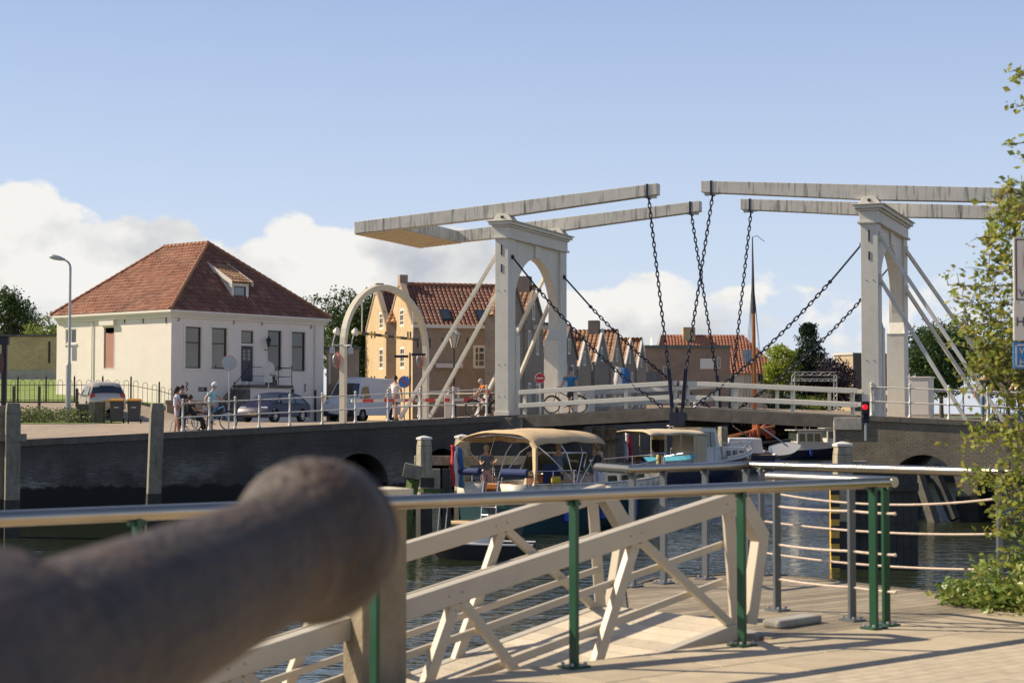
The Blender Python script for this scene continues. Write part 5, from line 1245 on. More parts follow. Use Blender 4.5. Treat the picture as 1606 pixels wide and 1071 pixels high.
tree('tree', 'green tree behind the hanging boughs at the right edge', gpt(1580, 108, 1.3), trtop(0, 500, 108)-1.3, 2.8, lf_mid, 18, .2, 26, 6000, .2, group='trees round the harbour')
tree('bush', 'green bush on the far bank behind the right leaf', gpt(1232, 206, 1.3), 3.1, 2.9, lf_mid, 19, .1, 12, 1800, .25, cat='bush', group='bushes on the far bank')
tree('bush', 'small green bush beside the purple tree', gpt(1268, 206, 1.3), 2.6, 2.5, lf_ivy, 20, .1, 10, 1400, .2, cat='bush', group='bushes on the far bank')
# shrub bed on the left
rnd = random.Random(4); q = MB()
for k in range(90):
    X = rnd.uniform(-24.6, -18.6); Y = rnd.uniform(75.0, 79.5)
    clump(q, (X, Y, GZ(X, Y)+.28), (.45, .45, .40), 75, .13, rnd, .35)
tag(q.build('shrub_bed', leafmat('grey_green_leaves', (.10, .12, .05), (.17, .19, .08), (.26, .28, .13), .3), uv=False), 'low grey green shrubs filling the bed by the street', 'shrubs', kind='stuff')
# ================================================================== STREET FURNITURE
def round_post_rail(name, label, P, h=1.12, rails=(1.0, .5), parent=None, loops=False, group=None, r=.035):
    t = thing(name, label, 'railing', P[0], group=group)
    for p in P:
        q = MB(); q.lathe(p, [(.07, 0), (.07, .05), (.05, .08), (r*1.15, .12), (r, .45), (r*1.5, .47), (r*1.5, .53), (r, .55), (r, h-.18), (r*1.5, h-.16), (r*1.5, h-.09), (.02, h-.07), (.045, h-.03), (.05, h), (.03, h+.04), (.005, h+.05)], 10)
        q.build('post', m_white, t, smooth=True)
    for z in rails:
        q = MB(); q.tube([p+Vector((0, 0, z)) for p in P], .022, 8); q.build('rail', m_white, t, smooth=True)
    return t
P = []
for px in (288, 330, 370, 408, 456, 507, 559, 610, 661, 713, 765):
    s_ = FL.s_at(px); X = -71.6+s_*FL.d.x; P.append(FL.p(s_, -.14, zedge(X)+.03))
t = round_post_rail('quay_rail', 'white railing with ball topped posts along the left quay edge', P)
q = MB(); a = P[0]; d = Vector((FL.d.x, FL.d.y, .05))
for k in (-1, 1): 
    q = MB(); q.tube([a+d*(.0)+Vector((0, 0, .5))]+[a+d*k*.42*math.sin(R(th))+Vector((0, 0, .5*math.cos(R(th)/1.0)*.5+.25)) for th in range(15, 181, 15)][:7]+[a+d*k*.45+Vector((0, 0, 0))], .02, 6); q.build('end_loop', m_white, t, smooth=True)
P = []
for px in (1366, 1426, 1487, 1548, 1610, 1675):
    s_ = FR_.s_at(px); P.append(FR_.p(s_, -.1, zright(s_+12.42)+.02))
round_post_rail('quay_rail', 'white railing with ball topped posts on the brick arches at the right', P)
P = [B(a, 6.6, zright(a)) for a in (14.3, 15.9, 17.5, 19.1, 20.7, 22.3)]; round_post_rail('quay_rail', 'far white railing on the other side of the right bridge end', P)
P = [B(a, 7.0, 1.4) for a in (-8.2, -7.0, -5.6, -4.2, -2.8, -1.4)]; round_post_rail('quay_rail', 'far white railing on the other side of the left bridge end', P)
# height gate
hg_ = thing('height_gate', 'tall cream steel arch spanning the road before the bridge', 'gate', B(-7, 3.85, 1.3))
def HGp(b, z): return B(-7.0, b, z)
zl_ = GZ(*HGp(0, 0).xy)
pts = [(0, zl_), (0, 3.0), (0, 4.2)]+[(3.85-3.85*math.cos(math.pi*i/24), 4.2+2.55*math.sin(math.pi*i/24)) for i in range(1, 24)]+[(7.7, 4.2), (7.7, 3.0), (7.7, GZ(*HGp(7.7, 0).xy))]
q = MB(); prev = None
w2 = .11
for (b0, z0), (b1, z1) in zip(pts, pts[1:]): pass
rings = []
for i, (b, z) in enumerate(pts):
    i0, i1 = max(i-1, 0), min(i+1, len(pts)-1); dv = Vector((pts[i1][0]-pts[i0][0], pts[i1][1]-pts[i0][1])).normalized(); nv = Vector((-dv.y, dv.x))
    rings.append([B(-7+sa*w2, b+nv.x*sb*.115, z+nv.y*sb*.115) for sa, sb in ((-1, -1), (1, -1), (1, 1), (-1, 1))])
o = 0
for r_ in rings: q.v += r_
for i in range(len(rings)-1):
    for k in range(4): q.f.append((i*4+k, i*4+(k+1) % 4, i*4+4+(k+1) % 4, i*4+4+k))
m_cream = mat('cream_steel', (.58, .54, .42), .5, var=.05, dirt=.2, dirt_col=(.3, .27, .2))
q.build('arch', m_cream, hg_)
q = MB(); n = 10
bz = HGp(3.9, 4.75)
ya, yb = B(-7.0, .9, 4.78), B(-7.0, 6.9, 4.72)
m_yel = mat('warning_yellow', (.60, .36, .05), .5); 
bar = MB(); bar.tube([ya, yb], .055, 8); bo = bar.build('clearance_bar', m_yel, hg_, smooth=True)
for i in range(1, 10, 2): q = MB(); q.tube([ya.lerp(yb, i/10), ya.lerp(yb, (i+1)/10)], .06, 8); q.build('black_band', m_black, bo)
for b in (1.6, 6.4):
    zz = 4.2+2.55*math.sin(math.acos(clamp((3.85-b)/3.85, -1, 1))); q = MB(); q.tube([B(-7, b, zz), B(-7.02, b+.05, lerp(zz, 4.8, .5)), B(-7, b, 4.8)], .03, 6); q.build('hanger', m_cream, hg_)
for k, (px, py) in enumerate(((527, 520), (556, 521))):
    c = at(px, py, 66.6); q = MB(); q.lathe(c, [(.02, -.12), (.07, -.10), (.15, .03), (.17, .08), (.07, .1)], 14, Matrix.Rotation(R(80), 3, 'Y') @ Matrix.Rotation(R(20), 3, 'X')); sp_ = q.build('warning_lamp', m_white, hg_, smooth=True)
    q = MB(); q.tube([c, c+Vector((-.1, 0, -.35)), c+Vector((-.15, 0, -.75))], .03, 6); q.tube([c+Vector((-.15, 0, -.5)), HGp(0, c.z-.5)], .03, 6); q.box(c+Vector((-.15, 0, -.72)), (.18, .2, .24)); q.build('lamp_bracket', m_gal, sp_)
for bb, nm in ((0, 'l'), (7.7, 'r')):
    c = HGp(bb, 0); c.z = zat(565, c.y); q = MB(); q.lathe(c-Vector((.25, 0, 0)), [(.29, -.015), (.29, .015)], 20, Matrix.Rotation(R(90), 3, 'X') @ Matrix.Rotation(R(62), 3, 'Y')); sd = q.build('round_sign', m_gal, hg_, smooth=True)
    q = MB(); q.torus(c-Vector((.25, 0, 0)), .28, .025, Matrix.Rotation(R(28), 3, 'Z') @ Vector((1, 0, 0)), 20, 6); q.build('red_edge', m_red, sd)
# lamp post far left
m_lampgrey = mat('lamp_grey', (.40, .41, .41), .45, .3, var=.05)
lp = gp(107.5, 77); t = thing('street_lamp', 'tall grey lamp post with curved arm in front of the white house, left', 'street lamp', lp)
zt = zat(420, 77); q = MB(); q.tube([lp-Vector((0, 0, .2)), (lp.x, lp.y, lp.z+2.6)], .12, 12); q.tube([(lp.x, lp.y, lp.z+2.6), (lp.x+.02, lp.y, lp.z+2.75), (lp.x+.03, lp.y, zt)]+[(lp.x+.03-.36*(1-math.cos(R(a_))), lp.y, zt+.36*math.sin(R(a_))) for a_ in (20, 40, 60, 80)]+[(lp.x-.5, lp.y, zt+.42)], [.12, .07, .055, .05, .045, .04, .04, .04], 12); q.build('pole', m_lampgrey, t, smooth=True)
q = MB(); q.tube([(lp.x-.22, lp.y, zt+.36), (lp.x-.45, lp.y, zt+.42), (lp.x-.68, lp.y, zt+.47), (lp.x-.86, lp.y, zt+.50), (lp.x-.92, lp.y, zt+.50)], [.05, .10, .12, .09, .03], 12); q.build('lamp_head', m_lampgrey, t, smooth=True)
q = MB(); q.box2((lp.x+.14, lp.y-.02, zat(566, 77)), (lp.x+.36, lp.y+.02, zat(541, 77))); q.build('side_plate', m_trim, t)
# lantern by the bridge
lp = gp(712, 72); t = thing('lantern_post', 'black post with old style glass lantern between the raking braces', 'street lamp', lp); zt = zat(546, 72)
q = MB(); q.lathe(lp, [(.12, -.1), (.12, .5), (.07, .6), (.05, .9), (.04, zt-lp.z-1.2), (.07, zt-lp.z-1.15), (.04, zt-lp.z-1.0), (.035, zt-lp.z)], 10); q.build('pole', m_black, t, smooth=True)
q = MB(); q.lathe((lp.x, lp.y, zt+.55), [(.34, 0), (.12, .22), (.12, .30), (.04, .34), (.03, .44), (.005, .46)], 6); q.build('lamp_cap', mat('lantern_roof', (.45, .42, .36), .5), t)
q = MB(); q.lathe((lp.x, lp.y, zt+.03), [(.12, 0), (.27, .52)], 6); q.build('lamp_glass', mat('milky_glass', (.50, .47, .40), .15, var=.05), t)
for k in range(6): q = MB(); a_ = math.pi*k/3; q.tube([(lp.x+.125*math.cos(a_), lp.y+.125*math.sin(a_), zt+.03), (lp.x+.285*math.cos(a_), lp.y+.285*math.sin(a_), zt+.56)], .014, 5); q.build('glazing_bar', m_black, t)
# poles with sign backs
def disc_sign(px, py, r, Y, name, label, back=m_gal, edge=m_red, base=None, small=False, face=None):
    X = xat(px, Y); c = at(px, py, Y); b0 = Vector((X, Y+.04, GZ(X, Y) if base is None else base)); t = thing(name, label, 'sign', b0)
    q = MB(); q.tube([b0-Vector((0, 0, .1)), (X, Y+.04, c.z+r+.03)], .028, 8); q.build('pole', m_gal, t, smooth=True)
    rm = Matrix.Rotation(R(90), 3, 'X'); q = MB(); q.lathe(c, [(r, -.012), (r, .012)], 28, rm); d_ = q.build('sign_disc', face or back, t)
    q = MB(); q.torus(c, r*.97, .014, (0, 1, 0), 28, 6); q.build('sign_edge', edge, d_, smooth=True)
    if small: q = MB(); q.box(c-Vector((0, 0, r+.25)), (.42, .02, .36)); q.build('lower_plate', back, t)
    return t, c, d_
disc_sign(359, 569, .27, 63.2, 'round_sign', 'round traffic sign seen from the back on a tall pole beside the cyclist')
disc_sign(421, 577, .32, 89, 'round_sign', 'round sign back with a square plate below, behind the dark blue car', small=True, edge=m_gal)
t, c, d_ = disc_sign(634, 599, .225, 67.3, 'no_parking_sign', 'round blue no parking sign with red ring and red stripe beside the height gate', face=m_signb)
q = MB(); q.bar(c+Vector((-.14, -.016, .14)), c+Vector((.14, -.016, -.14)), .01, .05, (0, 1, 0)); q.box(c-Vector((0, .02, 0)), (.05, .012, .38), M=Matrix.Rotation(R(-45), 3, 'Y')); q.build('red_stripe', m_red, d_)
m_signred = mat('sign_red', (.55, .02, .03), .4, var=.03)
t, c, d_ = disc_sign(847, 593, .20, 69.5, 'no_entry_sign', 'round red no entry sign with white bar behind the left portal', face=m_signred, edge=m_signw, base=1.4)
q = MB(); q.box(c-Vector((0, .022, 0)), (.28, .012, .065)); q.build('white_bar', m_signw, d_)
b0 = gp(643, 68); t = thing('signpost', 'thin black post with two dark direction arms beside the right gate leg', 'signpost', b0); q = MB(); q.tube([b0, (b0.x, b0.y, zat(553, 68))], .035, 8); q.build('pole', m_black, t, smooth=True)
for dx, z in ((-.34, zat(559, 68)), (.34, zat(556, 68))): q = MB(); q.box((b0.x+dx, b0.y-.05, z), (.56, .02, .1)); q.build('direction_arm', m_black, t)
# dark post with board, far left
b0 = gp(6, 62); t = thing('info_post', 'dark post carrying a small roofed board at the left edge', 'signpost', b0); q = MB(); q.box2((b0.x-.07, b0.y-.07, b0.z-.1), (b0.x+.1, b0.y+.07, zat(530, 62))); q.build('post', m_black, t)
q = MB(); q.box2((b0.x-1.0, b0.y-.1, zat(541, 62)), (b0.x+.16, b0.y+.12, zat(528, 62))); q.build('board', m_black, t); q = MB(); q.box2((b0.x-1.1, b0.y-.2, zat(527.7, 62)), (b0.x+.5, b0.y+.2, zat(525, 62))); q.build('board_roof', m_stone, t)
q = MB(); q.lathe((b0.x-.12, b0.y-.1, zat(570, 62)), [(.12, -.35), (.16, 0), (.12, .35)], 10); q.build('lifebuoy_box', mat('brown_box', (.12, .06, .05), .5), t)
# iron fence with hooped tops
fe = thing('iron_fence', 'black iron fence with hooped tops in front of the lawn and white house', 'fence', (-20, 86.5, 1.7))
fxs = [-30.5+i*1.42 for i in range(10)]+[-16.6]
fxs = [x for x in fxs if x < -16.5]
pz = lambda X: GZ(X, 86.5)
fh = 1.12
for X0 in fxs:
    q = MB(); q.box2((X0-.035, 86.46, pz(X0)-.3), (X0+.035, 86.54, pz(X0)+fh+.12)); q.lathe((X0, 86.5, pz(X0)+fh+.12), [(.05, 0), (.03, .06), (.005, .12)], 8); q.build('post', m_black, fe)
for X0, X1 in zip(fxs, fxs[1:]):
    q = MB(); z0, z1 = pz(X0), pz(X1)
    for z in (.12, fh-.25): q.tube([(X0, 86.5, z0+z), (X1, 86.5, z1+z)], .016, 5)
    n = 6; w_ = (X1-X0)/n
    for k in range(n):
        xa = X0+w_*(k+.5); zz = lerp(z0, z1, (k+.5)/n)
        if k % 2 == 0 and k+1 < n:
            xb = xa+w_; q.tube([(xa, 86.5, zz), (xa, 86.5, zz+fh-.12)]+[((xa+xb)/2-math.cos(R(a_))*w_/2, 86.5, zz+fh-.12+math.sin(R(a_))*w_/2) for a_ in range(30, 180, 30)]+[(xb, 86.5, zz+fh-.12), (xb, 86.5, zz)], .013, 5)
    q.build('fence_panel', m_black, fe)
# timber bollards and posts
def bollard(px, Y, ytop, w, label, m=None, base=None, h=None, grp=None):
    b0 = gp(px, Y); q = MB(); zt = zat(ytop, Y) if h is None else b0.z+h; q.box2((b0.x-w/2, Y-w/2, b0.z-.2), (b0.x+w/2, Y+w/2, zt-.03)); q.hexa([(b0.x-w/2, Y-w/2, zt-.03), (b0.x+w/2, Y-w/2, zt-.03), (b0.x+w/2, Y+w/2, zt-.03), (b0.x-w/2, Y+w/2, zt-.03), (b0.x-w/3, Y-w/3, zt), (b0.x+w/3, Y-w/3, zt), (b0.x+w/3, Y+w/3, zt), (b0.x-w/3, Y+w/3, zt)])
    return tag(q.build('timber_post', m or m_darkwood), label, 'post', grp)
bollard(132, 76.5, 633, .46, 'wide brown timber post left of the three by the bins', grp='timber posts by the bins')
bollard(146, 76.2, 629, .30, 'middle timber post of the three by the bins', m_greywood, grp='timber posts by the bins')
bollard(158, 76.0, 629, .34, 'timber post nearest the first bin', grp='timber posts by the bins')
for px, yt, lab in ((22, 605, 'thin brown post left in the shrub bed'), (62, 605, 'thin brown post in the middle of the shrub bed'), (121, 609, 'thin brown post beside the lamp post')): bollard(px, 80.2, yt, .11, lab, grp='thin posts among the shrubs')
# wheelie bins
m_bin = mat('bin_grey', (.05, .052, .055), .5, var=.1); m_lid = mat('bin_lid_orange', (.60, .26, .04), .45, var=.06)
def bin_(px, label):
    b0 = gp(px, 76.0); t = thing('wheelie_bin', label, 'bin', b0, R(8), group='wheelie bins by the street'); q = MB()
    q.hexa([(-.24, -.26, .08), (.24, -.26, .08), (.24, .26, .08), (-.24, .26, .08), (-.29, -.33, .98), (.29, -.33, .98), (.29, .33, .98), (-.29, .33, .98)]); q.build('body', m_bin, t, world=False, bevel=.03)
    q = MB(); q.box((0, 0, 1.0), (.64, .74, .045)); q.hexa([(-.31, -.36, 1.022), (.31, -.36, 1.022), (.31, .33, 1.022), (-.31, .33, 1.022), (-.25, -.28, 1.09), (.25, -.28, 1.09), (.25, .27, 1.09), (-.25, .27, 1.09)]); q.build('lid', m_lid, t, world=False)
    for s_ in (-1, 1): q = MB(); q.tube([(s_*.24, .27, .1), (s_*.30, .27, .1)], .1, 14); q.build('wheel', m_rubber, t, world=False)
    q = MB(); q.tube([(-.22, .38, .93), (.22, .38, .93)], .018, 6); q.build('handle', m_bin, t, world=False)
    q = MB(); q.box((0, -.315, .7), (.2, .01, .035)); q.build('front_label', m_trim, t, world=False)
bin_(184, 'dark grey wheelie bin with orange lid, left of the two'); bin_(211, 'dark grey wheelie bin with orange lid, right of the two')
# white cabinet behind the left leaf, cabinet at right
def cabinet(name, label, a0, a1, b0, b1, z0, z1, m):
    t = thing(name, label, 'cabinet', B((a0+a1)/2, (b0+b1)/2, z0)); q = MB(); bprism(q, a0, a1, b0, b1, z0, z1); q.build('body', m, t, bevel=.01)
    q = MB(); bprism(q, a0-.05, a1+.05, b0-.05, b1+.05, z1+.002, z1+.05); q.build('top', m_trim, t)
    q = MB(); bprism(q, a0+.05, a1-.05, b0-.02, b0-.003, z0+.12, z1-.12); q.build('door', m, t); return t
cabinet('control_cabinet', 'white box under the no entry sign behind the left portal', .35, 1.5, 4.6, 5.6, 1.38, 2.55, m_white)
cabinet('control_cabinet', 'pale cabinet right beside the right portal', 14.35, 15.1, 3.6, 4.6, 1.4, 2.85, m_white)
q = MB(); q.hexa([B(-.4, 6.9, 2.9), B(1.5, 6.9, 2.4), B(1.5, 8.5, 2.4), B(-.4, 8.5, 2.9), B(-.4, 6.9, 3.1), B(1.5, 6.9, 2.55), B(1.5, 8.5, 2.55), B(-.4, 8.5, 3.1)]) 
# barrier boom
t = thing('barrier_boom', 'red and white striped barrier boom lowered across the road before the bridge', 'barrier', gp(705, 71)); b0 = gp(705, 71)
q = MB(); q.box2((b0.x-.2, 70.8, b0.z-.1), (b0.x+.18, 71.2, b0.z+.95)); q.build('drive_box', m_white, t, bevel=.02)
bl0 = at(551, 628.5, 66.2); bl1 = at(770, 626.5, 73); q = MB(); q.bar(bl0, bl1, .06, .12); bm = q.build('boom', m_white, t)
for i in range(1, 14, 2): q = MB(); q.bar(bl0.lerp(bl1, i/14), bl0.lerp(bl1, (i+1)/14), .066, .126); q.build('red_stripe', m_red, bm)
# red signal on the right wall
c = at(1357, 646, 58.6); t = thing('bridge_signal', 'dark bridge signal with a red light lit, on the wall by the right portal', 'traffic light', (c.x, c.y, .3))
q = MB(); q.box(c+Vector((0, 0, 0)), (.26, .2, .72)); q.build('housing', mat('signal_black', (.012, .013, .03), .5), t, bevel=.02)
e = bpy.data.materials.new('red_light'); e.use_nodes = True; e.node_tree.nodes['Principled BSDF'].inputs['Emission Color'].default_value = (1, .02, .03, 1); e.node_tree.nodes['Principled BSDF'].inputs['Emission Strength'].default_value = .55; e.node_tree.nodes['Principled BSDF'].inputs['Base Color'].default_value = (.5, .01, .01, 1)
q = MB(); q.lathe(c+Vector((-.03, -.11, .17)), [(.10, 0), (.075, .03), (.01, .05)], 16, Matrix.Rotation(R(90), 3, 'X')); q.build('red_lens', e, t, smooth=True)
q = MB(); q.lathe(c+Vector((-.03, -.11, -.16)), [(.09, 0), (.07, .03), (.01, .04)], 16, Matrix.Rotation(R(90), 3, 'X')); q.build('dark_lens', m_rubber, t, smooth=True)
for z in (.28, -.05): q = MB(); q.box(c+Vector((-.03, -.19, z)), (.24, .18, .015)); q.build('visor', m_black, t)
q = MB(); q.tube([(c.x+.02, c.y+.05, zat(691, 58.6)), (c.x+.02, c.y+.05, c.z-.3)], .04, 8); q.build('pole', m_gal, t, smooth=True)
q = MB(); X = xat(1310, 60.0); q.tube([(X, 60.2, ZW-.2), (X, 60.2, 1.3)], .04, 6); tag(q.build('gauge_pipe', m_white), 'thin white pipe at the left corner of the right abutment', 'pipe')
# truss frame on the far bank
t = thing('truss_frame', 'silver lattice truss frame standing before the purple tree', 'frame', (xat(1277, 203), 203, 1.3)); m_alu = mat('aluminium', (.55, .55, .52), .4, .5)
def truss(p0, p1, w, parent):
    q = MB(); p0 = Vector(p0); p1 = Vector(p1); d = (p1-p0).normalized(); u = d.cross(Vector((0, 1, 0))).normalized(); v = Vector((0, 1, 0)); L = (p1-p0).length; n = int(L/(w*1.2))
    cs = [(a_*w/2, b_*w/2) for a_, b_ in ((-1, -1), (1, -1), (1, 1), (-1, 1))]
    for a_, b_ in cs: q.tube([p0+u*a_+v*b_, p1+u*a_+v*b_], .03, 5)
    for i in range(n):
        for s_ in (-1, 1): q.tube([p0.lerp(p1, i/n)+u*w/2*(1 if i % 2 else -1)+v*s_*w/2, p0.lerp(p1, (i+1)/n)-u*w/2*(1 if i % 2 else -1)+v*s_*w/2], .016, 4)
    q.build('lattice_beam', m_alu, parent)
xa, xb = xat(1242, 203), xat(1312, 203); zt = zat(586, 203); z2 = zat(593, 203)
truss((xa, 203, zt), (xb, 203, zt), .42, t); truss((xa, 203, z2-.2), (xb, 203, z2-.2), .28, t); truss((xa+.15, 203, 1.2), (xa+.15, 203, zt-.22), .34, t); truss((xb-.15, 203, 1.2), (xb-.15, 203, zt-.22), .34, t)
# ---------------------------------------------------------------- piles and fenders in the water
m_pileL = mat('pile_timber', (.36, .31, .22), .85, var=.3, vscale=3, bump=.6, bscale=18, streak=.7, dirt=.6, dirt_col=(.10, .085, .06), dscale=4)
m_capw = mat('pile_cap_white', (.62, .60, .54), .6, var=.06)
m_moss = mat('moss', (.075, .11, .025), .95, var=.4, vscale=8, bump=.8)
m_wet_shade = mat('wet_and_shaded_timber', (.035, .032, .026), .6, var=.4, vscale=3, bump=.5)
def pile(px, Y, ytop, w, label, cap=True, lean=0, rz=25, grp=None, m=None, name='mooring_pile'):
    X = xat(px, Y); zt = zat(ytop, Y); t = thing(name, label, 'pile', (X, Y, ZW), group=grp); M = Matrix.Rotation(R(rz), 3, 'Z'); h = w/2
    def ring(z, k, dx=0): return [Vector((X+dx+lean*(zt-z), Y, z))+M@Vector((a*h*k, b*h*k, 0)) for a, b in ((-1, -1), (1, -1), (1, 1), (-1, 1))]
    q = MB(); q.hexa(ring(-1.0, 1)+ring(zt-.32, 1)); q.hexa(ring(zt-.318, 1)+ring(zt-.12 if cap else zt, .86)); q.build('shaft', m or m_pileL, t, bevel=.02)
    q = MB(); q.hexa(ring(ZW-2, 1.02)+ring(-1.0, 1.02)); q.build('wet_foot', m_wet_shade, t)
    if cap: q = MB(); q.hexa(ring(zt-.118, 1.0)+ring(zt-.06, 1.02)); q.hexa(ring(zt-.058, 1.02)+ring(zt, .12)); q.build('cap', m_capw, t)
    return t
pile(665.5, 52, 683, .37, 'timber pile with white pointed cap, left of the motor yacht', grp='capped piles')
pile(725, 57.2, 681, .40, 'timber pile with white cap rising behind the yacht flag', grp='capped piles')
pile(936, 66.5, 669, .30, 'left of two white capped piles under the left leaf', grp='capped piles')
pile(957, 66.0, 668, .34, 'right of two white capped piles under the left leaf', grp='capped piles')
pile(247, 55, 632, .42, 'leaning timber mooring pile in front of the left quay wall', cap=False, lean=-.03, rz=20, grp='mooring piles at the left wall', m=m_greywood)
pile(21, 51, 632, .42, 'broad timber mooring pile at the left edge of the picture', cap=False, rz=22, grp='mooring piles at the left wall', m=m_greywood)
pile(2, 51.3, 636, .36, 'mooring pile cut by the left edge of the picture', cap=False, rz=22, grp='mooring piles at the left wall', m=m_greywood)
q = MB(); q.bar(at(-20, 686, 51.0), at(40, 686, 50.9), .2, .22); tag(q.build('tie_beam', m_greywood), 'timber beam tying the two mooring piles at the left edge', 'beam')
pile(1320.5, 41, 692, .38, 'timber pile with tilted white cap right of the cabin boats', rz=8)
q = MB(); Y = 41; q.box2((xat(1298, Y), Y-.3, ZW-1), (xat(1311, Y), Y-.1, zat(757, Y))); gs = tag(q.build('gauge_board', m_yel), 'yellow board with black stripes on the timber fender', 'gauge')
for i in range(7): q = MB(); z = zat(766+i*19, Y); q.box2((xat(1297.5, Y), Y-.306, z-.13), (xat(1311.5, Y), Y-.301, z)); q.build('black_stripe', m_black, gs)
fd = thing('timber_fender', 'timber guide wall coloured dark as in shade right of the striped gauge', 'fender', (8.7, 41.3, ZW))
for i in range(11): X = lerp(xat(1311, 41.3), xat(1436, 41.3), (i+.5)/11); q = MB(); q.box2((X-.083, 41.2, ZW-2), (X+.083, 41.35, .28+.02*math.sin(i*5))); q.build('board', m_wet_shade, fd)  # boards share the wet timber's dark tone to hold the face's shade
q = MB(); q.box2((xat(1330, 41.3), 41.0, .30), (xat(1356, 41.3), 41.4, .42)); q.build('top_beam', m_pileL, fd)  # paler timber stands in for the lit top of the beam
for z in (-.2, -1.2): q = MB(); q.box2((xat(1311, 41.3), 41.08, z-.1), (xat(1436, 41.3), 41.195, z+.1)); q.build('waling', m_wet_shade, fd)
# left fender frame behind the yacht
lf_ = thing('fender_frame', 'heavy timber fender beams between the capped piles left of the yacht', 'fender', at(690, 760, 51))
q = MB(); q.bar(at(655, 722, 52.4), at(858, 722, 62), .25, .30); q.build('top_waling', m_pileL, lf_, bevel=.02)
q = MB(); q.bar(at(655, 756, 50.3), at(705, 757, 51.0), .3, .28); q.build('lower_waling', m_wet_shade, lf_); q = MB(); q.bar(at(660, 769, 50.15), at(704, 769, 50.85), .35, .10); q.build('mossy_ledge', m_moss, lf_)
for px, yt in ((684, 735), (700, 735)): q = MB(); q.bar(at(px, yt, 50.6), at(px+1, 860, 50.6), .24, .24); q.build('upright', m_wet_shade if px == 700 else m_pileL, lf_)
q = MB(); q.bar(at(652, 734, 50.0), at(627, 862, 49.6), .26, .26); q.build('raking_pile', m_moss, lf_)
q = MB(); q.box(at(647, 739, 49.9), (.52, .3, .40), M=Matrix.Rotation(R(12), 3, 'Y')); q.build('end_block', m_greywood, lf_, bevel=.02)
q = MB(); Y = 50.0; 
for px in (690, 702): q.tube([at(px, 793, Y), at(px-4, 838, Y)], .02, 5)
q.tube([at(690, 793, Y), at(702, 793, Y)], .02, 5); q.tube([at(686, 838, Y), at(698, 838, Y)], .02, 5); q.build('ladder', m_gal, lf_)
for px0, Y0 in ((905, 68), (920, 69)): pass
q = MB(); q.bar(at(934, 698, 65), at(970, 690, 66), .2, .12); tag(q.build('guide_beam', m_greywood), 'weathered beam on the two capped piles under the left leaf', 'beam')
# props in the right arch
for i, (x0, y0, x1, y1) in enumerate(((1440, 742, 1466, 822), (1467, 742, 1498, 815))):
    q = MB(); q.bar(at(x0, y0, 58.9), at(x1, y1, 58.3), .3, .3); tag(q.build('raking_prop', m_darkwood if i == 0 else m_wet_shade, bevel=.02), ('left' if i == 0 else 'right')+' slanting timber prop in the brick arch', 'prop', 'timber props in the arch')
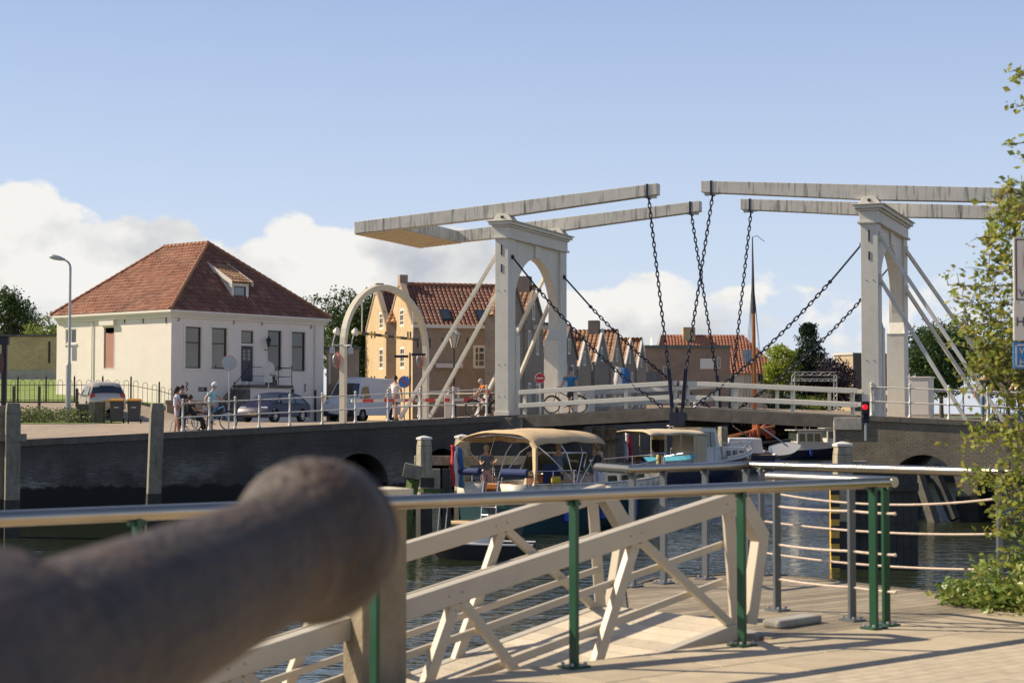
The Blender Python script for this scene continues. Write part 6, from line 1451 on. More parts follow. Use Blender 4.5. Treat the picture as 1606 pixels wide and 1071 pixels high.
# ================================================================== VEHICLES
def carpaint(name, col, metal=.3): return mat(name, col, .34, metal, var=.03, coat=.1, spec=.3)
m_carglass = glassmat('car_glass', (.02, .025, .03), .04); m_lamp = mat('headlamp_glass', (.55, .56, .58), .1, .3); m_tail = mat('tail_lamp', (.35, .02, .03), .2); m_tyre = m_rubber; m_rim = mat('alloy_rim', (.45, .45, .46), .35, .8); m_plate = mat('yellow_plate', (.55, .33, .04), .5)
def car(name, label, cat, loc, rz, L, W, H, prof, belt, paint, wheels, wr, wins, rear_glass, front_glass, lamps, grille=True):
    """local frame: x forward, y left, z up; prof = outline (x,z) from rear bottom over the roof to front bottom"""
    t = thing(name, label, cat, loc, rz)
    def hw(z): return W/2*(1-.03*max(0, .5-z)) if z < belt else W/2*(1-.26*(z-belt)/(H-belt))
    out = []
    # bottom edge with wheel arches, front to rear
    bot = []
    zf = prof[-1][1]
    for wx in sorted(wheels, reverse=True):
        for k in range(9): a = math.pi*k/8; bot.append((wx+(wr+.07)*math.cos(a), wr+(wr+.07)*math.sin(a)*1.0 if math.sin(a) > .35 else max(zf, wr+(wr+.07)*math.sin(a))))
    side = prof+bot
    n = len(prof); q = MB(); st = (-1, -.92, -.5, 0, .5, .92, 1)
    for i, (x, z) in enumerate(prof):
        for s_ in st:
            w_ = hw(z); y = s_*w_; crown = (1-s_*s_); q.v.append(Vector((x+(.06*crown if x > L*.35 else -.05*crown if x < -L*.35 else 0), y, z+.03*crown*(1 if z > .6*H else .5)-(.03 if abs(s_) == 1 and z > belt else 0))))
    m_ = len(st)
    for i in range(n-1):
        for k in range(m_-1): q.f.append((i*m_+k, i*m_+k+1, (i+1)*m_+k+1, (i+1)*m_+k))
    for s_ in (-1, 1):
        q.poly([(x, s_*hw(z), z-(.03 if z > belt and i < n else 0)) for i, (x, z) in enumerate(side)])
    q.build('body', paint, t, smooth=True, sharp=32, world=False)
    q = MB(); q.box((0, 0, zf+.12), (L*.9, W*.8, .16)); q.build('underbody', m_black, t, world=False)
    for wx in wheels:
        for s_ in (-1, 1):
            q = MB(); c = Vector((wx, s_*(W/2-.11), wr)); rm = Matrix.Rotation(R(90), 3, 'X')
            q.lathe(c, [(wr*.62, -.1), (wr*.95, -.1), (wr, -.07), (wr, .07), (wr*.95, .1), (wr*.62, .1)], 24, rm); w_ = q.build('wheel', m_tyre, t, world=False)
            q = MB(); q.lathe(c+Vector((0, s_*.09, 0)), [(wr*.64, -.01), (wr*.60, .01), (wr*.15, .012)], 20, rm)
            for k in range(5):
                a = 2*math.pi*k/5; q.bar(c+Vector((0, s_*.105, 0)), c+Vector((wr*.58*math.cos(a), s_*.105, wr*.58*math.sin(a))), .05, .02, (0, 1, 0))
            q.build('rim', m_rim, w_, world=False)
    for P in wins:
        for s_ in (-1, 1):
            q = MB(); pp = [(x, s_*(hw(z)+.006), z-.02) for x, z in P]; q.poly(pp); q.build('side_window', m_carglass, t, world=False)
    for (a, b, nm) in ((rear_glass[0], rear_glass[1], 'rear_window'), (front_glass[0], front_glass[1], 'windscreen')):
        q = MB(); (x0, z0), (x1, z1) = a, b; d = Vector((z1-z0, 0, -(x1-x0))).normalized(); d = d if (d.x > 0) == (x0 > 0) else -d
        if d.z < 0: d = -d
        pts = []
        for (x, z) in ((x0, z0), (x1, z1)):
            pts.append([(x+(.06 if x > 0 else -.05)*(1-s_*s_)*(.8 if abs(x) > L*.35 else .15)+d.x*.016, s_*hw(z)*.9, z+.03*(1-s_*s_)+d.z*.016) for s_ in (-1, -.5, 0, .5, 1)])
        for k in range(4): q.quad(pts[0][k], pts[0][k+1], pts[1][k+1], pts[1][k])
        q.build(nm, m_carglass, t, world=False)
    for (nm, x, y, z, sx, sy, sz, m_) in lamps:
        for s_ in (-1, 1): q = MB(); q.box((x, s_*y, z), (sx, sy, sz)); q.build(nm, m_, t, world=False, bevel=min(sx, sy, sz)*.3)
    q = MB(); e = L/2+.055
    q.box((-e+.02, 0, .62 if H < 2 else .55), (.02, .5, .11)); q.build('number_plate', m_plate, t, world=False)
    q = MB(); q.box((e-.01, 0, .42), (.02, .5, .11)); q.build('number_plate', m_plate, t, world=False)
    if grille: q = MB(); q.box((L/2+.02, 0, .36), (.06, W*.5, .16)); q.build('grille', m_black, t, world=False, bevel=.02)
    for s_ in (-1, 1): q = MB(); q.ball((front_glass[0][0]-.15, s_*(W/2+.08), belt+.08), .1, 8, (.7, 1, .75)); q.build('wing_mirror', paint, t, world=False, smooth=True)
    return t
hatch = [(-1.78, .28), (-1.85, .45), (-1.83, .80), (-1.76, .98), (-1.50, 1.40), (-1.35, 1.48), (-.6, 1.54), (.2, 1.50), (.45, 1.42), (1.05, 1.02), (1.6, .88), (1.76, .74), (1.82, .45), (1.78, .28)]
def swin(x0, x1, x2, x3, zb, zt): return [(x0, zb), (x1, zb), (x2, zt), (x3, zt)]
loc = gp(158, 81); ang = math.atan2(.92, -.40)
car('parked_car', 'silver hatchback parked by the iron fence, seen from behind', 'car', loc, ang, 3.7, 1.66, 1.52, hatch, .93, carpaint('silver_paint', (.52, .47, .40), .5), (-1.12, 1.18), .30,
    [swin(-1.30, -.62, -.62, -1.15, .96, 1.36), swin(-.55, .62, .30, -.55, .96, 1.40)], ((-1.76, 1.0), (-1.50, 1.38)), ((1.0, 1.04), (.42, 1.43)),
    [('tail_light', -1.78, .68, .88, .12, .22, .26, m_tail), ('headlight', 1.66, .62, .72, .2, .3, .16, m_lamp)])
sedan = [(-1.9, .25), (-1.98, .45), (-1.95, .85), (-1.80, 1.02), (-1.35, 1.36), (-.9, 1.45), (-.2, 1.49), (.35, 1.43), (.6, 1.34), (1.15, 1.0), (1.7, .84), (1.92, .66), (2.0, .45), (1.95, .22)]
loc = gp(431, 86.5); ang = math.atan2(-.90, -.42)
car('parked_car', 'dark blue hatchback facing the quay in front of the white house', 'car', loc, ang, 4.0, 1.76, 1.48, sedan, .93, carpaint('blue_paint', (.012, .012, .04), .1), (-1.25, 1.28), .31,
    [swin(-1.5, -.65, -.65, -1.2, .96, 1.33), swin(-.58, .75, .42, -.58, .96, 1.36)], ((-1.82, 1.0), (-1.38, 1.33)), ((1.12, 1.02), (.58, 1.34)),
    [('tail_light', -1.9, .72, .85, .1, .2, .26, m_tail), ('headlight', 1.76, .62, .70, .30, .40, .15, m_lamp)])
vanp = [(-2.7, .35), (-2.75, .6), (-2.74, 1.4), (-2.70, 2.35), (-2.6, 2.46), (1.2, 2.48), (1.45, 2.40), (1.85, 1.75), (2.1, 1.32), (2.55, 1.10), (2.70, .9), (2.75, .5), (2.7, .28)]
loc = gp(569, 99.5); ang = math.atan2(-.91, -.42)
van = car('parked_van', 'tall white panel van parked between the height gate legs', 'van', loc, ang, 5.4, 2.02, 2.48, vanp, 1.3, carpaint('white_van_paint', (.66, .66, .64), 0), (-1.75, 1.75), .34,
    [[(.85, 1.34), (1.95, 1.34), (1.55, 1.95), (.85, 2.0)]], ((-2.74, 1.5), (-2.71, 2.1)), ((2.08, 1.36), (1.62, 2.12)),
    [('headlight', 2.56, .78, .98, .22, .28, .36, m_lamp), ('tail_light', -2.74, .92, 1.0, .06, .12, .4, m_tail)])
q = MB(); q.box((2.68, 0, .45), (.2, 1.98, .36)); q.build('bumper', m_black, van, world=False, bevel=.04)
# ---------------------------------------------------------------- bicycles
def bicycle(label, loc, rz, paint, name='bicycle'):
    t = thing(name, label, 'bicycle', loc, rz); r = .345; xs = (-.52, .55)
    for x in xs:
        q = MB(); q.torus((x, 0, r), r-.02, .021, (0, 1, 0), 28, 6); w_ = q.build('wheel', m_rubber, t, world=False, smooth=True)
        q = MB(); q.torus((x, 0, r), r-.045, .010, (0, 1, 0), 28, 5); q.build('rim', m_chrome, w_, world=False)
        q = MB()
        for k in range(14): a = 2*math.pi*k/14; q.tube([(x, .02*(-1)**k, r), (x+(r-.05)*math.cos(a), 0, r+(r-.05)*math.sin(a))], .0022, 4)
        q.tube([(x, -.05, r), (x, .05, r)], .02, 8); q.build('spokes', m_chrome, w_, world=False)
        q = MB(); q.tube([(x+(r+.02)*math.cos(R(a)), 0, r+(r+.02)*math.sin(R(a))) for a in range(10, 175, 15)], .018, 5); q.build('mudguard', m_black, w_, world=False)
    q = MB(); bb = (-.08, 0, .30); seat = (-.24, 0, .80); head = (.36, 0, .88); headl = (.40, 0, .68)
    for a, b in ((bb, seat), (bb, headl), (seat, head) if False else ((-.20, 0, .62), head), ((xs[0], 0, r), bb), ((xs[0], 0, r), seat), (head, headl)): q.tube([a, b], .018, 8)
    q.build('frame', paint, t, world=False, smooth=True)
    q = MB(); q.tube([headl, (.47, 0, .5), (xs[1], 0, r)], .016, 6); q.build('fork', paint, t, world=False)
    q = MB(); q.tube([head, (.34, 0, 1.02)], .016, 6); q.tube([(.16, -.29, 1.02), (.28, -.22, 1.04), (.34, 0, 1.03), (.28, .22, 1.04), (.16, .29, 1.02)], .013, 6); q.build('handlebar', m_black, t, world=False)
    q = MB(); q.tube([seat, (-.26, 0, .92)], .014, 6); q.hexa([(-.42, -.1, .92), (-.12, -.02, .93), (-.12, .02, .93), (-.42, .1, .92), (-.42, -.1, .98), (-.12, -.02, .96), (-.12, .02, .96), (-.42, .1, .98)]); q.build('saddle', m_black, t, world=False)
    q = MB(); q.tube([(-.08, -.06, .30), (-.08, .06, .30)], .04, 12); q.tube([(-.08, -.09, .30), (.07, -.09, .24)], .012, 5); q.tube([(-.08, .09, .30), (-.23, .09, .36)], .012, 5); q.box((.08, -.14, .24), (.09, .09, .02)); q.box((-.24, .14, .36), (.09, .09, .02)); q.build('pedals', m_black, t, world=False)
    q = MB(); q.box((-.58, 0, .74), (.42, .14, .015)); q.tube([(-.75, .06, .74), (xs[0], .06, r)], .007, 5); q.tube([(-.75, -.06, .74), (xs[0], -.06, r)], .007, 5); q.build('carrier', m_black, t, world=False)
    return t
def wheelchair(label, loc, rz):
    t = thing('wheelchair', label, 'wheelchair', loc, rz)
    for s_ in (-1, 1):
        q = MB(); q.torus((0, s_*.29, .31), .30, .018, (0, 1, 0), 28, 6); w_ = q.build('wheel', m_rubber, t, world=False, smooth=True)
        q = MB(); q.torus((0, s_*.34, .31), .26, .009, (0, 1, 0), 28, 5); q.build('push_rim', m_chrome, w_, world=False)
        q = MB()
        for k in range(12): a = 2*math.pi*k/12; q.tube([(0, s_*.29, .31), (.29*math.cos(a), s_*.29, .31+.29*math.sin(a))], .003, 4)
        q.build('spokes', m_chrome, w_, world=False)
        q = MB(); q.torus((.42, s_*.22, .09), .08, .02, (0, 1, 0), 16, 6); q.build('castor', m_rubber, t, world=False)
        q = MB(); q.tube([(-.28, s_*.23, .98), (-.2, s_*.23, .95), (-.2, s_*.23, .3), (.0, s_*.23, .31)], .013, 6); q.tube([(-.2, s_*.23, .5), (.38, s_*.23, .5), (.48, s_*.23, .15)], .013, 6); q.tube([(.38, s_*.23, .5), (.42, s_*.22, .09)], .012, 6); q.tube([(-.2, s_*.25, .72), (.22, s_*.25, .72), (.25, s_*.25, .5)], .018, 6); q.build('frame', m_black, t, world=False, smooth=True)
        q = MB(); q.box((.55, s_*.11, .14), (.18, .14, .015)); q.build('footrest', m_black, t, world=False)
    q = MB(); q.box((.1, 0, .49), (.44, .44, .05)); q.build('seat', m_black, t, world=False, bevel=.015); q = MB(); q.box((-.19, 0, .72), (.04, .44, .44)); q.build('backrest', m_black, t, world=False, bevel=.015)
    return t
# ---------------------------------------------------------------- people
def skinmesh(name, verts, edges, radii, m, parent, sub=1, root=0):
    me = bpy.data.meshes.new(name); me.from_pydata([tuple(v) for v in verts], edges, []); o = bpy.data.objects.new(name, me); COL.objects.link(o); o.parent = parent
    sk = o.modifiers.new('skin', 'SKIN'); 
    if not me.skin_vertices: me.skin_vertices.new() if hasattr(me.skin_vertices, 'new') else None
    for i, r in enumerate(radii):
        rr = r if isinstance(r, tuple) else (r, r); me.skin_vertices[0].data[i].radius = rr; me.skin_vertices[0].data[i].use_root = (i == root)
    sk.use_smooth_shade = True; sk.branch_smoothing = .3
    if sub: s_ = o.modifiers.new('sub', 'SUBSURF'); s_.levels = sub; s_.render_levels = sub
    me.materials.append(m); return o
m_skin = mat('skin', (.50, .30, .20), .5, var=.04)
m_skin2 = mat('tanned_skin', (.40, .22, .14), .5, var=.04)
def cloth(name, col): return mat('cloth_'+name, col, .9, var=.12, vscale=6, bump=.2, bscale=30)
def rot(v, ax, a): return Matrix.Rotation(R(a), 3, ax) @ v
def person(label, loc, rz, H=1.75, skin=None, hair=(.06, .04, .03), top=('grey', (.15, .16, .17)), sleeve='short', bottom=('dark', (.03, .03, .05)), blen='long', shoe=(.05, .05, .05), hairlen=0,
           hat=None, lean=0, armL=(8, 5, 10), armR=(8, 5, 10), legL=(0, 0), legR=(0, 0), skirt=False, head=(0, 0), female=False, cat='person', group=None, sit=0):
    """local frame: +x forward, +y left, z up. arm=(forward swing, outward swing, elbow bend), leg=(forward swing, knee bend)"""
    t = thing('person', label, cat, loc, rz, group); k = H/1.75; skin = skin or m_skin
    hip = Vector((0, 0, .92))
    if sit: hip = Vector((0, 0, sit))
    UP = rot(Vector((0, 0, 1)), 'Y', lean); FW_ = rot(Vector((1, 0, 0)), 'Y', lean)
    V = {}; V['pel'] = hip; V['bel'] = hip+UP*.14; V['chest'] = hip+UP*.34; V['upch'] = hip+UP*.46; V['neck'] = hip+UP*.545; 
    hd = (UP+Vector((0, 0, .8))).normalized() if lean > 20 else UP
    hb = V['neck']+hd*.07+FW_*.01; V['hb'] = hb; V['hm'] = hb+hd*.075+FW_*.012; V['ht'] = hb+hd*.165
    fw = rot(Vector((1, 0, 0)), 'Z', head[0]); V['nose'] = V['hm']+fw*.098-hd*.012; V['chin'] = hb+fw*.062+hd*.0
    sw = .175 if female else .195
    pts = {}
    for sd, s_, arm, leg in (('L', 1, armL, legL), ('R', -1, armR, legR)):
        sh = V['upch']+Vector((0, s_*sw, 0))+UP*.0; d = rot(rot(Vector((0, 0, -1)), 'X', s_*arm[1]), 'Y', -arm[0]+lean*.5)
        el = sh+d*.29; d2 = rot(rot(rot(Vector((0, 0, -1)), 'X', s_*arm[1]*(1 if arm[2] < 60 else -.6)), 'Y', -(arm[0]+arm[2])+lean*.5), 'Z', 0); wr_ = el+d2*.25; pm = wr_+d2*.07
        V['sh'+sd], V['el'+sd], V['wr'+sd], V['pm'+sd] = sh, el, wr_, pm
        acr = d2.cross(Vector((0, s_, 0))).normalized() if abs(d2.y) < .9 else Vector((1, 0, 0))
        side_ = d2.cross(acr).normalized()
        for f in range(4):
            o = acr*((f-1.5)*.019); ln = (.062, .072, .068, .052)[f]; V[f'f{f}a'+sd] = pm+o+d2*.03; V[f'f{f}b'+sd] = pm+o+d2*(.03+ln*.6)-side_*.008; V[f'f{f}c'+sd] = pm+o+d2*(.03+ln)-side_*.024
        V['ta'+sd] = wr_+acr*-.035+d2*.035; V['tb'+sd] = wr_+acr*-.055+d2*.075
        hp = hip+Vector((0, s_*.09, -.03)); dl = rot(Vector((0, 0, -1)), 'Y', -leg[0]); kn = hp+dl*.42; dk = rot(Vector((0, 0, -1)), 'Y', -leg[0]+leg[1]); an = kn+dk*.40; V['hp'+sd], V['kn'+sd], V['an'+sd] = hp, kn, an; V['he'+sd] = an+Vector((-.03, 0, -.055)); V['to'+sd] = an+Vector((.15, s_*.02, -.06))
    R_ = {'pel': (.145, .11), 'bel': (.125, .10) if female else (.14, .12), 'chest': (.15, .11), 'upch': (.13, .10), 'neck': .055, 'hb': .062, 'hm': .088, 'ht': .062, 'nose': .012, 'chin': .028}
    for sd in 'LR':
        R_.update({'sh'+sd: .058, 'el'+sd: .042, 'wr'+sd: .028, 'pm'+sd: (.018, .038), 'ta'+sd: .012, 'tb'+sd: .009, 'hp'+sd: .09, 'kn'+sd: .06, 'an'+sd: .042, 'he'+sd: .04, 'to'+sd: .03})
        for f in range(4): R_.update({f'f{f}a'+sd: .0095, f'f{f}b'+sd: .009, f'f{f}c'+sd: .0075})
    E = [('pel', 'bel'), ('bel', 'chest'), ('chest', 'upch'), ('upch', 'neck'), ('neck', 'hb'), ('hb', 'hm'), ('hm', 'ht'), ('hm', 'nose'), ('hb', 'chin')]
    for sd in 'LR':
        E += [('upch', 'sh'+sd), ('sh'+sd, 'el'+sd), ('el'+sd, 'wr'+sd), ('wr'+sd, 'pm'+sd), ('wr'+sd, 'ta'+sd), ('ta'+sd, 'tb'+sd), ('pel', 'hp'+sd), ('hp'+sd, 'kn'+sd), ('kn'+sd, 'an'+sd), ('an'+sd, 'he'+sd), ('he'+sd, 'to'+sd)]
        for f in range(4): E += [('pm'+sd, f'f{f}a'+sd), (f'f{f}a'+sd, f'f{f}b'+sd), (f'f{f}b'+sd, f'f{f}c'+sd)]
    names = ['pel']+[n for n in V if n != 'pel']; ix = {n: i for i, n in enumerate(names)}
    def sc(r): return tuple(x*k for x in r) if isinstance(r, tuple) else r*k
    skinmesh('body', [V[n]*k for n in names], [(ix[a], ix[b]) for a, b in E], [sc(R_[n]) for n in names], skin, t)
    def sub(nm, items, edges, m, grow=.012):
        nn = list(items); ii = {n: i for i, n in enumerate(nn)}; vs = [items[n][0]*k for n in nn]; rs = [sc(items[n][1]) for n in nn]
        return skinmesh(nm, vs, [(ii[a], ii[b]) for a, b in edges], rs, m, t)
    g = .022
    it = {'pel': (V['pel']+UP*.0, (.165, .13)), 'bel': (V['bel'], (.15, .12) if female else (.165, .145)), 'chest': (V['chest'], (.175, .135)), 'upch': (V['upch'], (.15, .115)), 'col': (V['neck']-UP*.012, .066)}
    ed = [('pel', 'bel'), ('bel', 'chest'), ('chest', 'upch'), ('upch', 'col')]
    for sd in 'LR':
        it['sh'+sd] = (V['sh'+sd], .077)
        ed.append(('upch', 'sh'+sd))
        if sleeve != 'none':
            f = .62 if sleeve == 'short' else 1; it['se'+sd] = (V['sh'+sd].lerp(V['el'+sd], f), .064); ed.append(('sh'+sd, 'se'+sd))
            if sleeve == 'long': it['sw'+sd] = (V['el'+sd].lerp(V['wr'+sd], .92), .042); ed.append(('se'+sd, 'sw'+sd))
    sub('top', it, ed, cloth(*top))
    it = {'pel': (V['pel']-Vector((0, 0, .01)), (.16, .125)), 'w': (V['pel']+UP*.07, (.145, .115))}; ed = [('pel', 'w')]
    for sd in 'LR':
        it['hp'+sd] = (V['hp'+sd], .105); ed.append(('pel', 'hp'+sd)); kn, an = V['kn'+sd], V['an'+sd]
        if blen == 'short': it['k'+sd] = (V['hp'+sd].lerp(kn, .75), .095); ed.append(('hp'+sd, 'k'+sd))
        else: it['k'+sd] = (kn, .078); it['a'+sd] = (kn.lerp(an, .94), .062); ed += [('hp'+sd, 'k'+sd), ('k'+sd, 'a'+sd)]
    if skirt:
        q = MB(); c = V['pel']*k; q.lathe(c, [(.15, .1), (.18, -.02), (.21, -.2), (.23, -.33)], 16, Matrix.Diagonal((.85, 1, 1))); q.build('skirt', cloth(*bottom), t, world=False, smooth=True)
    else: sub('trousers' if blen == 'long' else 'shorts', it, ed, cloth(*bottom))
    for sd in 'LR':
        q = MB(); a, b = V['he'+sd]*k, V['to'+sd]*k; q.tube([a+Vector((-.04, 0, 0)), a, a.lerp(b, .6), b+Vector((.03, 0, -.005))], [.035, .052, .046, .025], 10); q.build('shoe', mat('shoe_%02d' % int(shoe[0]*99), shoe, .6), t, world=False, smooth=True)
    hm = mat('hair_%02d' % int(hair[0]*99), hair, .7, var=.2, vscale=20); c = (V['hm']+hd*.03-fw*.018)*k; q = MB(); q.ball(c, .105*k, 12, (1.02, .92, 1.05))
    if hairlen: q.tube([c, c-fw*.06+Vector((0, 0, -.12)), c-fw*.07+Vector((0, 0, -.12-hairlen))], [.09, .08, .03], 8)
    if not hat: q.build('hair', hm, t, world=False, smooth=True)
    else:
        q.build('hair', hm, t, world=False, smooth=True); q = MB(); c2 = c+hd*.03; q.ball(c2, .112*k, 12, (1.05, .95, .9)); q.box(c2+fw*.13+hd*-.005, (.12, .15, .015)); q.build('cap', cloth(*hat), t, world=False, smooth=True)
    for s_ in (-1, 1): q = MB(); q.ball((V['hm']+fw*.082+Vector((-fw.y, fw.x, 0))*s_*.032+hd*.008)*k, .011*k, 6); q.build('eye', m_black, t, world=False)
    return t
def onl(px, Y, dz=0): p = gp(px, Y); return p+Vector((0, 0, dz))
person('woman in a white and lilac sleeveless top beside the wheelchair', onl(278, 62.4), R(5), 1.68, m_skin2, (.02, .015, .015), ('lilac', (.55, .54, .66)), 'short', ('lilacshort', (.50, .46, .56)), 'short', (.4, .3, .25), .22, armL=(25, 5, 30), armR=(20, 8, 25), legL=(-4, 4), legR=(6, 4), female=True)
person('person in dark clothes standing behind the woman in white', onl(285.5, 63.4), R(-60), 1.72, m_skin2, (.03, .02, .02), ('navy', (.02, .025, .04)), 'short', ('darkblue', (.02, .02, .04)), 'long', (.05, .05, .05))
wc = onl(301, 62.1); wheelchair('wheelchair with a seated person in black on the left quay', wc, R(-3))
person('person in black sitting in the wheelchair', wc+Vector((0, 0, 0)), R(-3), 1.65, m_skin2, (.04, .025, .02), ('black', (.015, .016, .018)), 'short', ('black', (.015, .016, .018)), 'long', (.03, .03, .03), armL=(40, 5, 40), armR=(40, 8, 35), legL=(78, 70), legR=(74, 66), sit=.60, lean=-5)
bk_ = onl(336, 62.6); bicycle('light blue bicycle held by the man in the white cap', bk_+Vector((.0, 0, 0)), R(-8), carpaint('bike_blue', (.10, .35, .65), .1))
person('man in white cap and turquoise and white shirt with a blue bicycle', onl(330, 63.0), R(-8), 1.78, m_skin, (.3, .28, .25), ('turquoise', (.30, .55, .60)), 'short', ('greyshort', (.10, .10, .12)), 'short', (.3, .3, .3), hat=('white', (.70, .70, .68)), lean=12, armL=(48, 10, 20), armR=(-35, 22, 50), legL=(5, 5), legR=(-8, 5), head=(20, 0))
person('man in white T-shirt and dark shorts walking behind the quay railing', onl(620, 69.5), R(-125), 1.84, m_skin2, (.04, .03, .025), ('whitetee', (.66, .66, .68)), 'short', ('greyshort2', (.12, .12, .13)), 'short', (.06, .06, .06), armL=(-12, 12, 18), armR=(14, 12, 20), legL=(12, 8), legR=(-12, 10))
ob_ = gp(762, 71); bicycle('dark bicycle leaning behind the railing left of the portal', ob_, R(200), m_black)
person('person in orange top bending over a dark bicycle left of the portal', gp(768, 71.6), R(195), 1.72, m_skin, (.35, .33, .3), ('orange', (.62, .17, .03)), 'short', ('dark', (.03, .03, .05)), 'long', (.05, .05, .05), lean=38, armL=(55, 8, 15), armR=(55, 8, 15), legL=(10, 10), legR=(-5, 4))
bp_ = B(1.2, 3.0, 1.56); bicycle('dark bicycle wheeled across the left leaf', bp_+Vector((.0, -.1, -.01)), R(170), m_black)
person('man in blue T-shirt and grey cap with a bicycle on the left leaf', B(1.25, 3.45, 1.55), R(-105), 1.82, m_skin, (.3, .28, .25), ('royal', (.03, .20, .42)), 'short', ('denimdark', (.06, .07, .09)), 'short', (.08, .08, .08), hat=('greycap', (.15, .15, .15)), armL=(32, 14, 20), armR=(32, 14, 20), legL=(8, 6), legR=(-8, 6))
RZ = zright(17)
person('man in black T-shirt and jeans with his back turned behind the right railing', B(17.1, 3.2, RZ), R(80), 1.85, m_skin, (.04, .03, .02), ('blacktee', (.02, .02, .025)), 'short', ('jeans', (.13, .20, .26)), 'long', (.1, .1, .1), armL=(5, 14, 30), armR=(5, 14, 30))
person('person in pale yellow shirt and jeans beside a pushchair behind the right railing', B(18.35, 2.6, zright(18.3)), R(195), 1.78, m_skin, (.4, .33, .2), ('paleyellow', (.62, .58, .38)), 'short', ('jeans2', (.08, .14, .30)), 'long', (.5, .5, .5), armL=(38, 5, 20), armR=(38, 5, 20), lean=10, legL=(10, 5), legR=(-12, 8))
person('walker in brown clothes at the right end of the railing', B(19.1, 2.2, zright(19)), R(20), 1.7, m_skin2, (.05, .03, .02), ('brown', (.32, .14, .07)), 'short', ('tan', (.42, .22, .12)), 'short', (.1, .06, .05), legL=(18, 5), legR=(-16, 12), armL=(20, 8, 20), armR=(-15, 8, 20))
wheelchair('wheelchair or pushchair standing behind the right railing', B(17.9, 2.4, zright(17.9)), R(200))
# ================================================================== BOATS (local frame: +x bow, +y port, z above the water)
m_navy = mat('navy_hull', (.012, .018, .05), .25, var=.1, coat=.3); m_teal = mat('dark_teal_hull', (.012, .05, .055), .3, var=.1, coat=.3)
m_gel = mat('cream_gelcoat', (.62, .58, .48), .35, var=.04, coat=.2, dirt=.12, dirt_col=(.35, .32, .25)); m_boatw = mat('boat_white', (.66, .65, .62), .35, var=.03)
m_canvas = mat('tan_canvas', (.58, .42, .24), .9, var=.08, vscale=3, bump=.4, bscale=5); m_canvas2 = mat('sand_canvas', (.60, .49, .32), .9, var=.08, bump=.2)
m_varn = mat('varnished_wood', (.35, .13, .035), .35, var=.2, coat=.4); m_teak = mat('teak', (.35, .22, .12), .7, var=.15); m_bluec = mat('blue_cushion', (.018, .035, .12), .8, var=.1)
m_plex = glassmat('boat_window', (.045, .06, .045), .05); m_turq = mat('turquoise_cover', (.10, .42, .50), .7, var=.15, vscale=3)
m_fend = mat('blue_fender', (.02, .06, .35), .4)
def hull(L, Bm, zs, zb, keel=-.55, flare=.86, n=18, tm=.80, pw=2.3, rake=.7):
    """zs/zb: sheer height at stern/bow; returns hull mesh, deck outline"""
    q = MB(); rows = []
    for i in range(n+1):
        t = i/n; w = Bm/2*((tm+(1-tm)*math.sin(min(1, t/.45)*math.pi/2)) if t < .45 else max(.012, 1-((t-.45)/.55)**pw)); s_ = zs+(zb-zs)*t**2.2
        x = t*L; sec = []
        for (fy, z, dx) in ((0, keel*(1-t**4), -rake*t**3), (.55*flare, keel*.7*(1-t**4), -rake*t**3*.9), (flare*lerp(1, .7, t**2), -.05, -rake*.75*t**3), (lerp(flare, 1, .6), s_*.5, -rake*.35*t**3), (1, s_, 0)): sec.append((x+dx, fy*w, z))
        rows.append(sec)
    for sg in (1, -1):
        o = len(q.v)
        for sec in rows: q.v += [Vector((x, sg*y, z)) for x, y, z in sec]
        for i in range(n):
            for k in range(4): a = o+i*5+k; f = (a, a+5, a+6, a+1); q.f.append(f if sg > 0 else f[::-1])
    s0 = rows[0]; q.poly([Vector((x, y, z)) for x, y, z in s0]+[Vector((x, -y, z)) for x, y, z in reversed(s0)])
    out = [Vector(r[4]) for r in rows]
    return q, out
def deckpoly(out, dz=-.03, k=.97, t0=0, t1=1):
    q = MB(); n = len(out); a, b = int(t0*(n-1)), int(t1*(n-1))
    for i in range(a, b): 
        p, r = out[i], out[i+1]; q.quad((p.x, -p.y*k, p.z+dz), (r.x, -r.y*k, r.z+dz), (r.x, r.y*k, r.z+dz), (p.x, p.y*k, p.z+dz))
    return q
def sheerline(out, r=.035, dz=0, sides=(1, -1)): 
    q = MB()
    for s_ in sides: q.tube([Vector((p.x, p.y*s_, p.z+dz)) for p in out], r, 6)
    return q
def pulpit(out, t0, t1, h, parent, mid=True):
    n = len(out); idx = [i for i in range(n) if t0 <= i/(n-1) <= t1]
    for s_ in (1, -1):
        q = MB(); P = [Vector((out[i].x, out[i].y*s_*.95, out[i].z)) for i in idx]
        q.tube([p+Vector((0, 0, h)) for p in P], .016, 6)
        if mid: q.tube([p+Vector((0, 0, h*.5)) for p in P], .008, 5)
        for p in P[::2]+[P[-1]]: q.tube([p, p+Vector((0, 0, h))], .013, 6)
        q.build('guard_rail', m_chrome, parent, world=False, smooth=True)
def canopyM(x0, x1, hw, zt, zlow, nx=14, ny=12, droop=.25, fill=None):
    q = MB()
    for i in range(nx+1):
        u = i/nx; x = lerp(x0, x1, u)
        zz = zt-droop*(abs(u-.5)*2)**3+.02*math.sin(u*14)
        for j in range(ny+1):
            v = j/ny*2-1; a = v*1.25; y = hw*math.sin(a)/math.sin(1.25); z = zz-(zt-zlow)*(abs(v)**2.6)+.012*math.sin(v*9+u*20); q.v.append(Vector((x, y, z)))
    for i in range(nx):
        for j in range(ny): a = i*(ny+1)+j; q.f.append((a, a+1, a+ny+2, a+ny+1))
    return q
def solid(o, t=.02): m = o.modifiers.new('cloth', 'SOLIDIFY'); m.thickness = t; return o
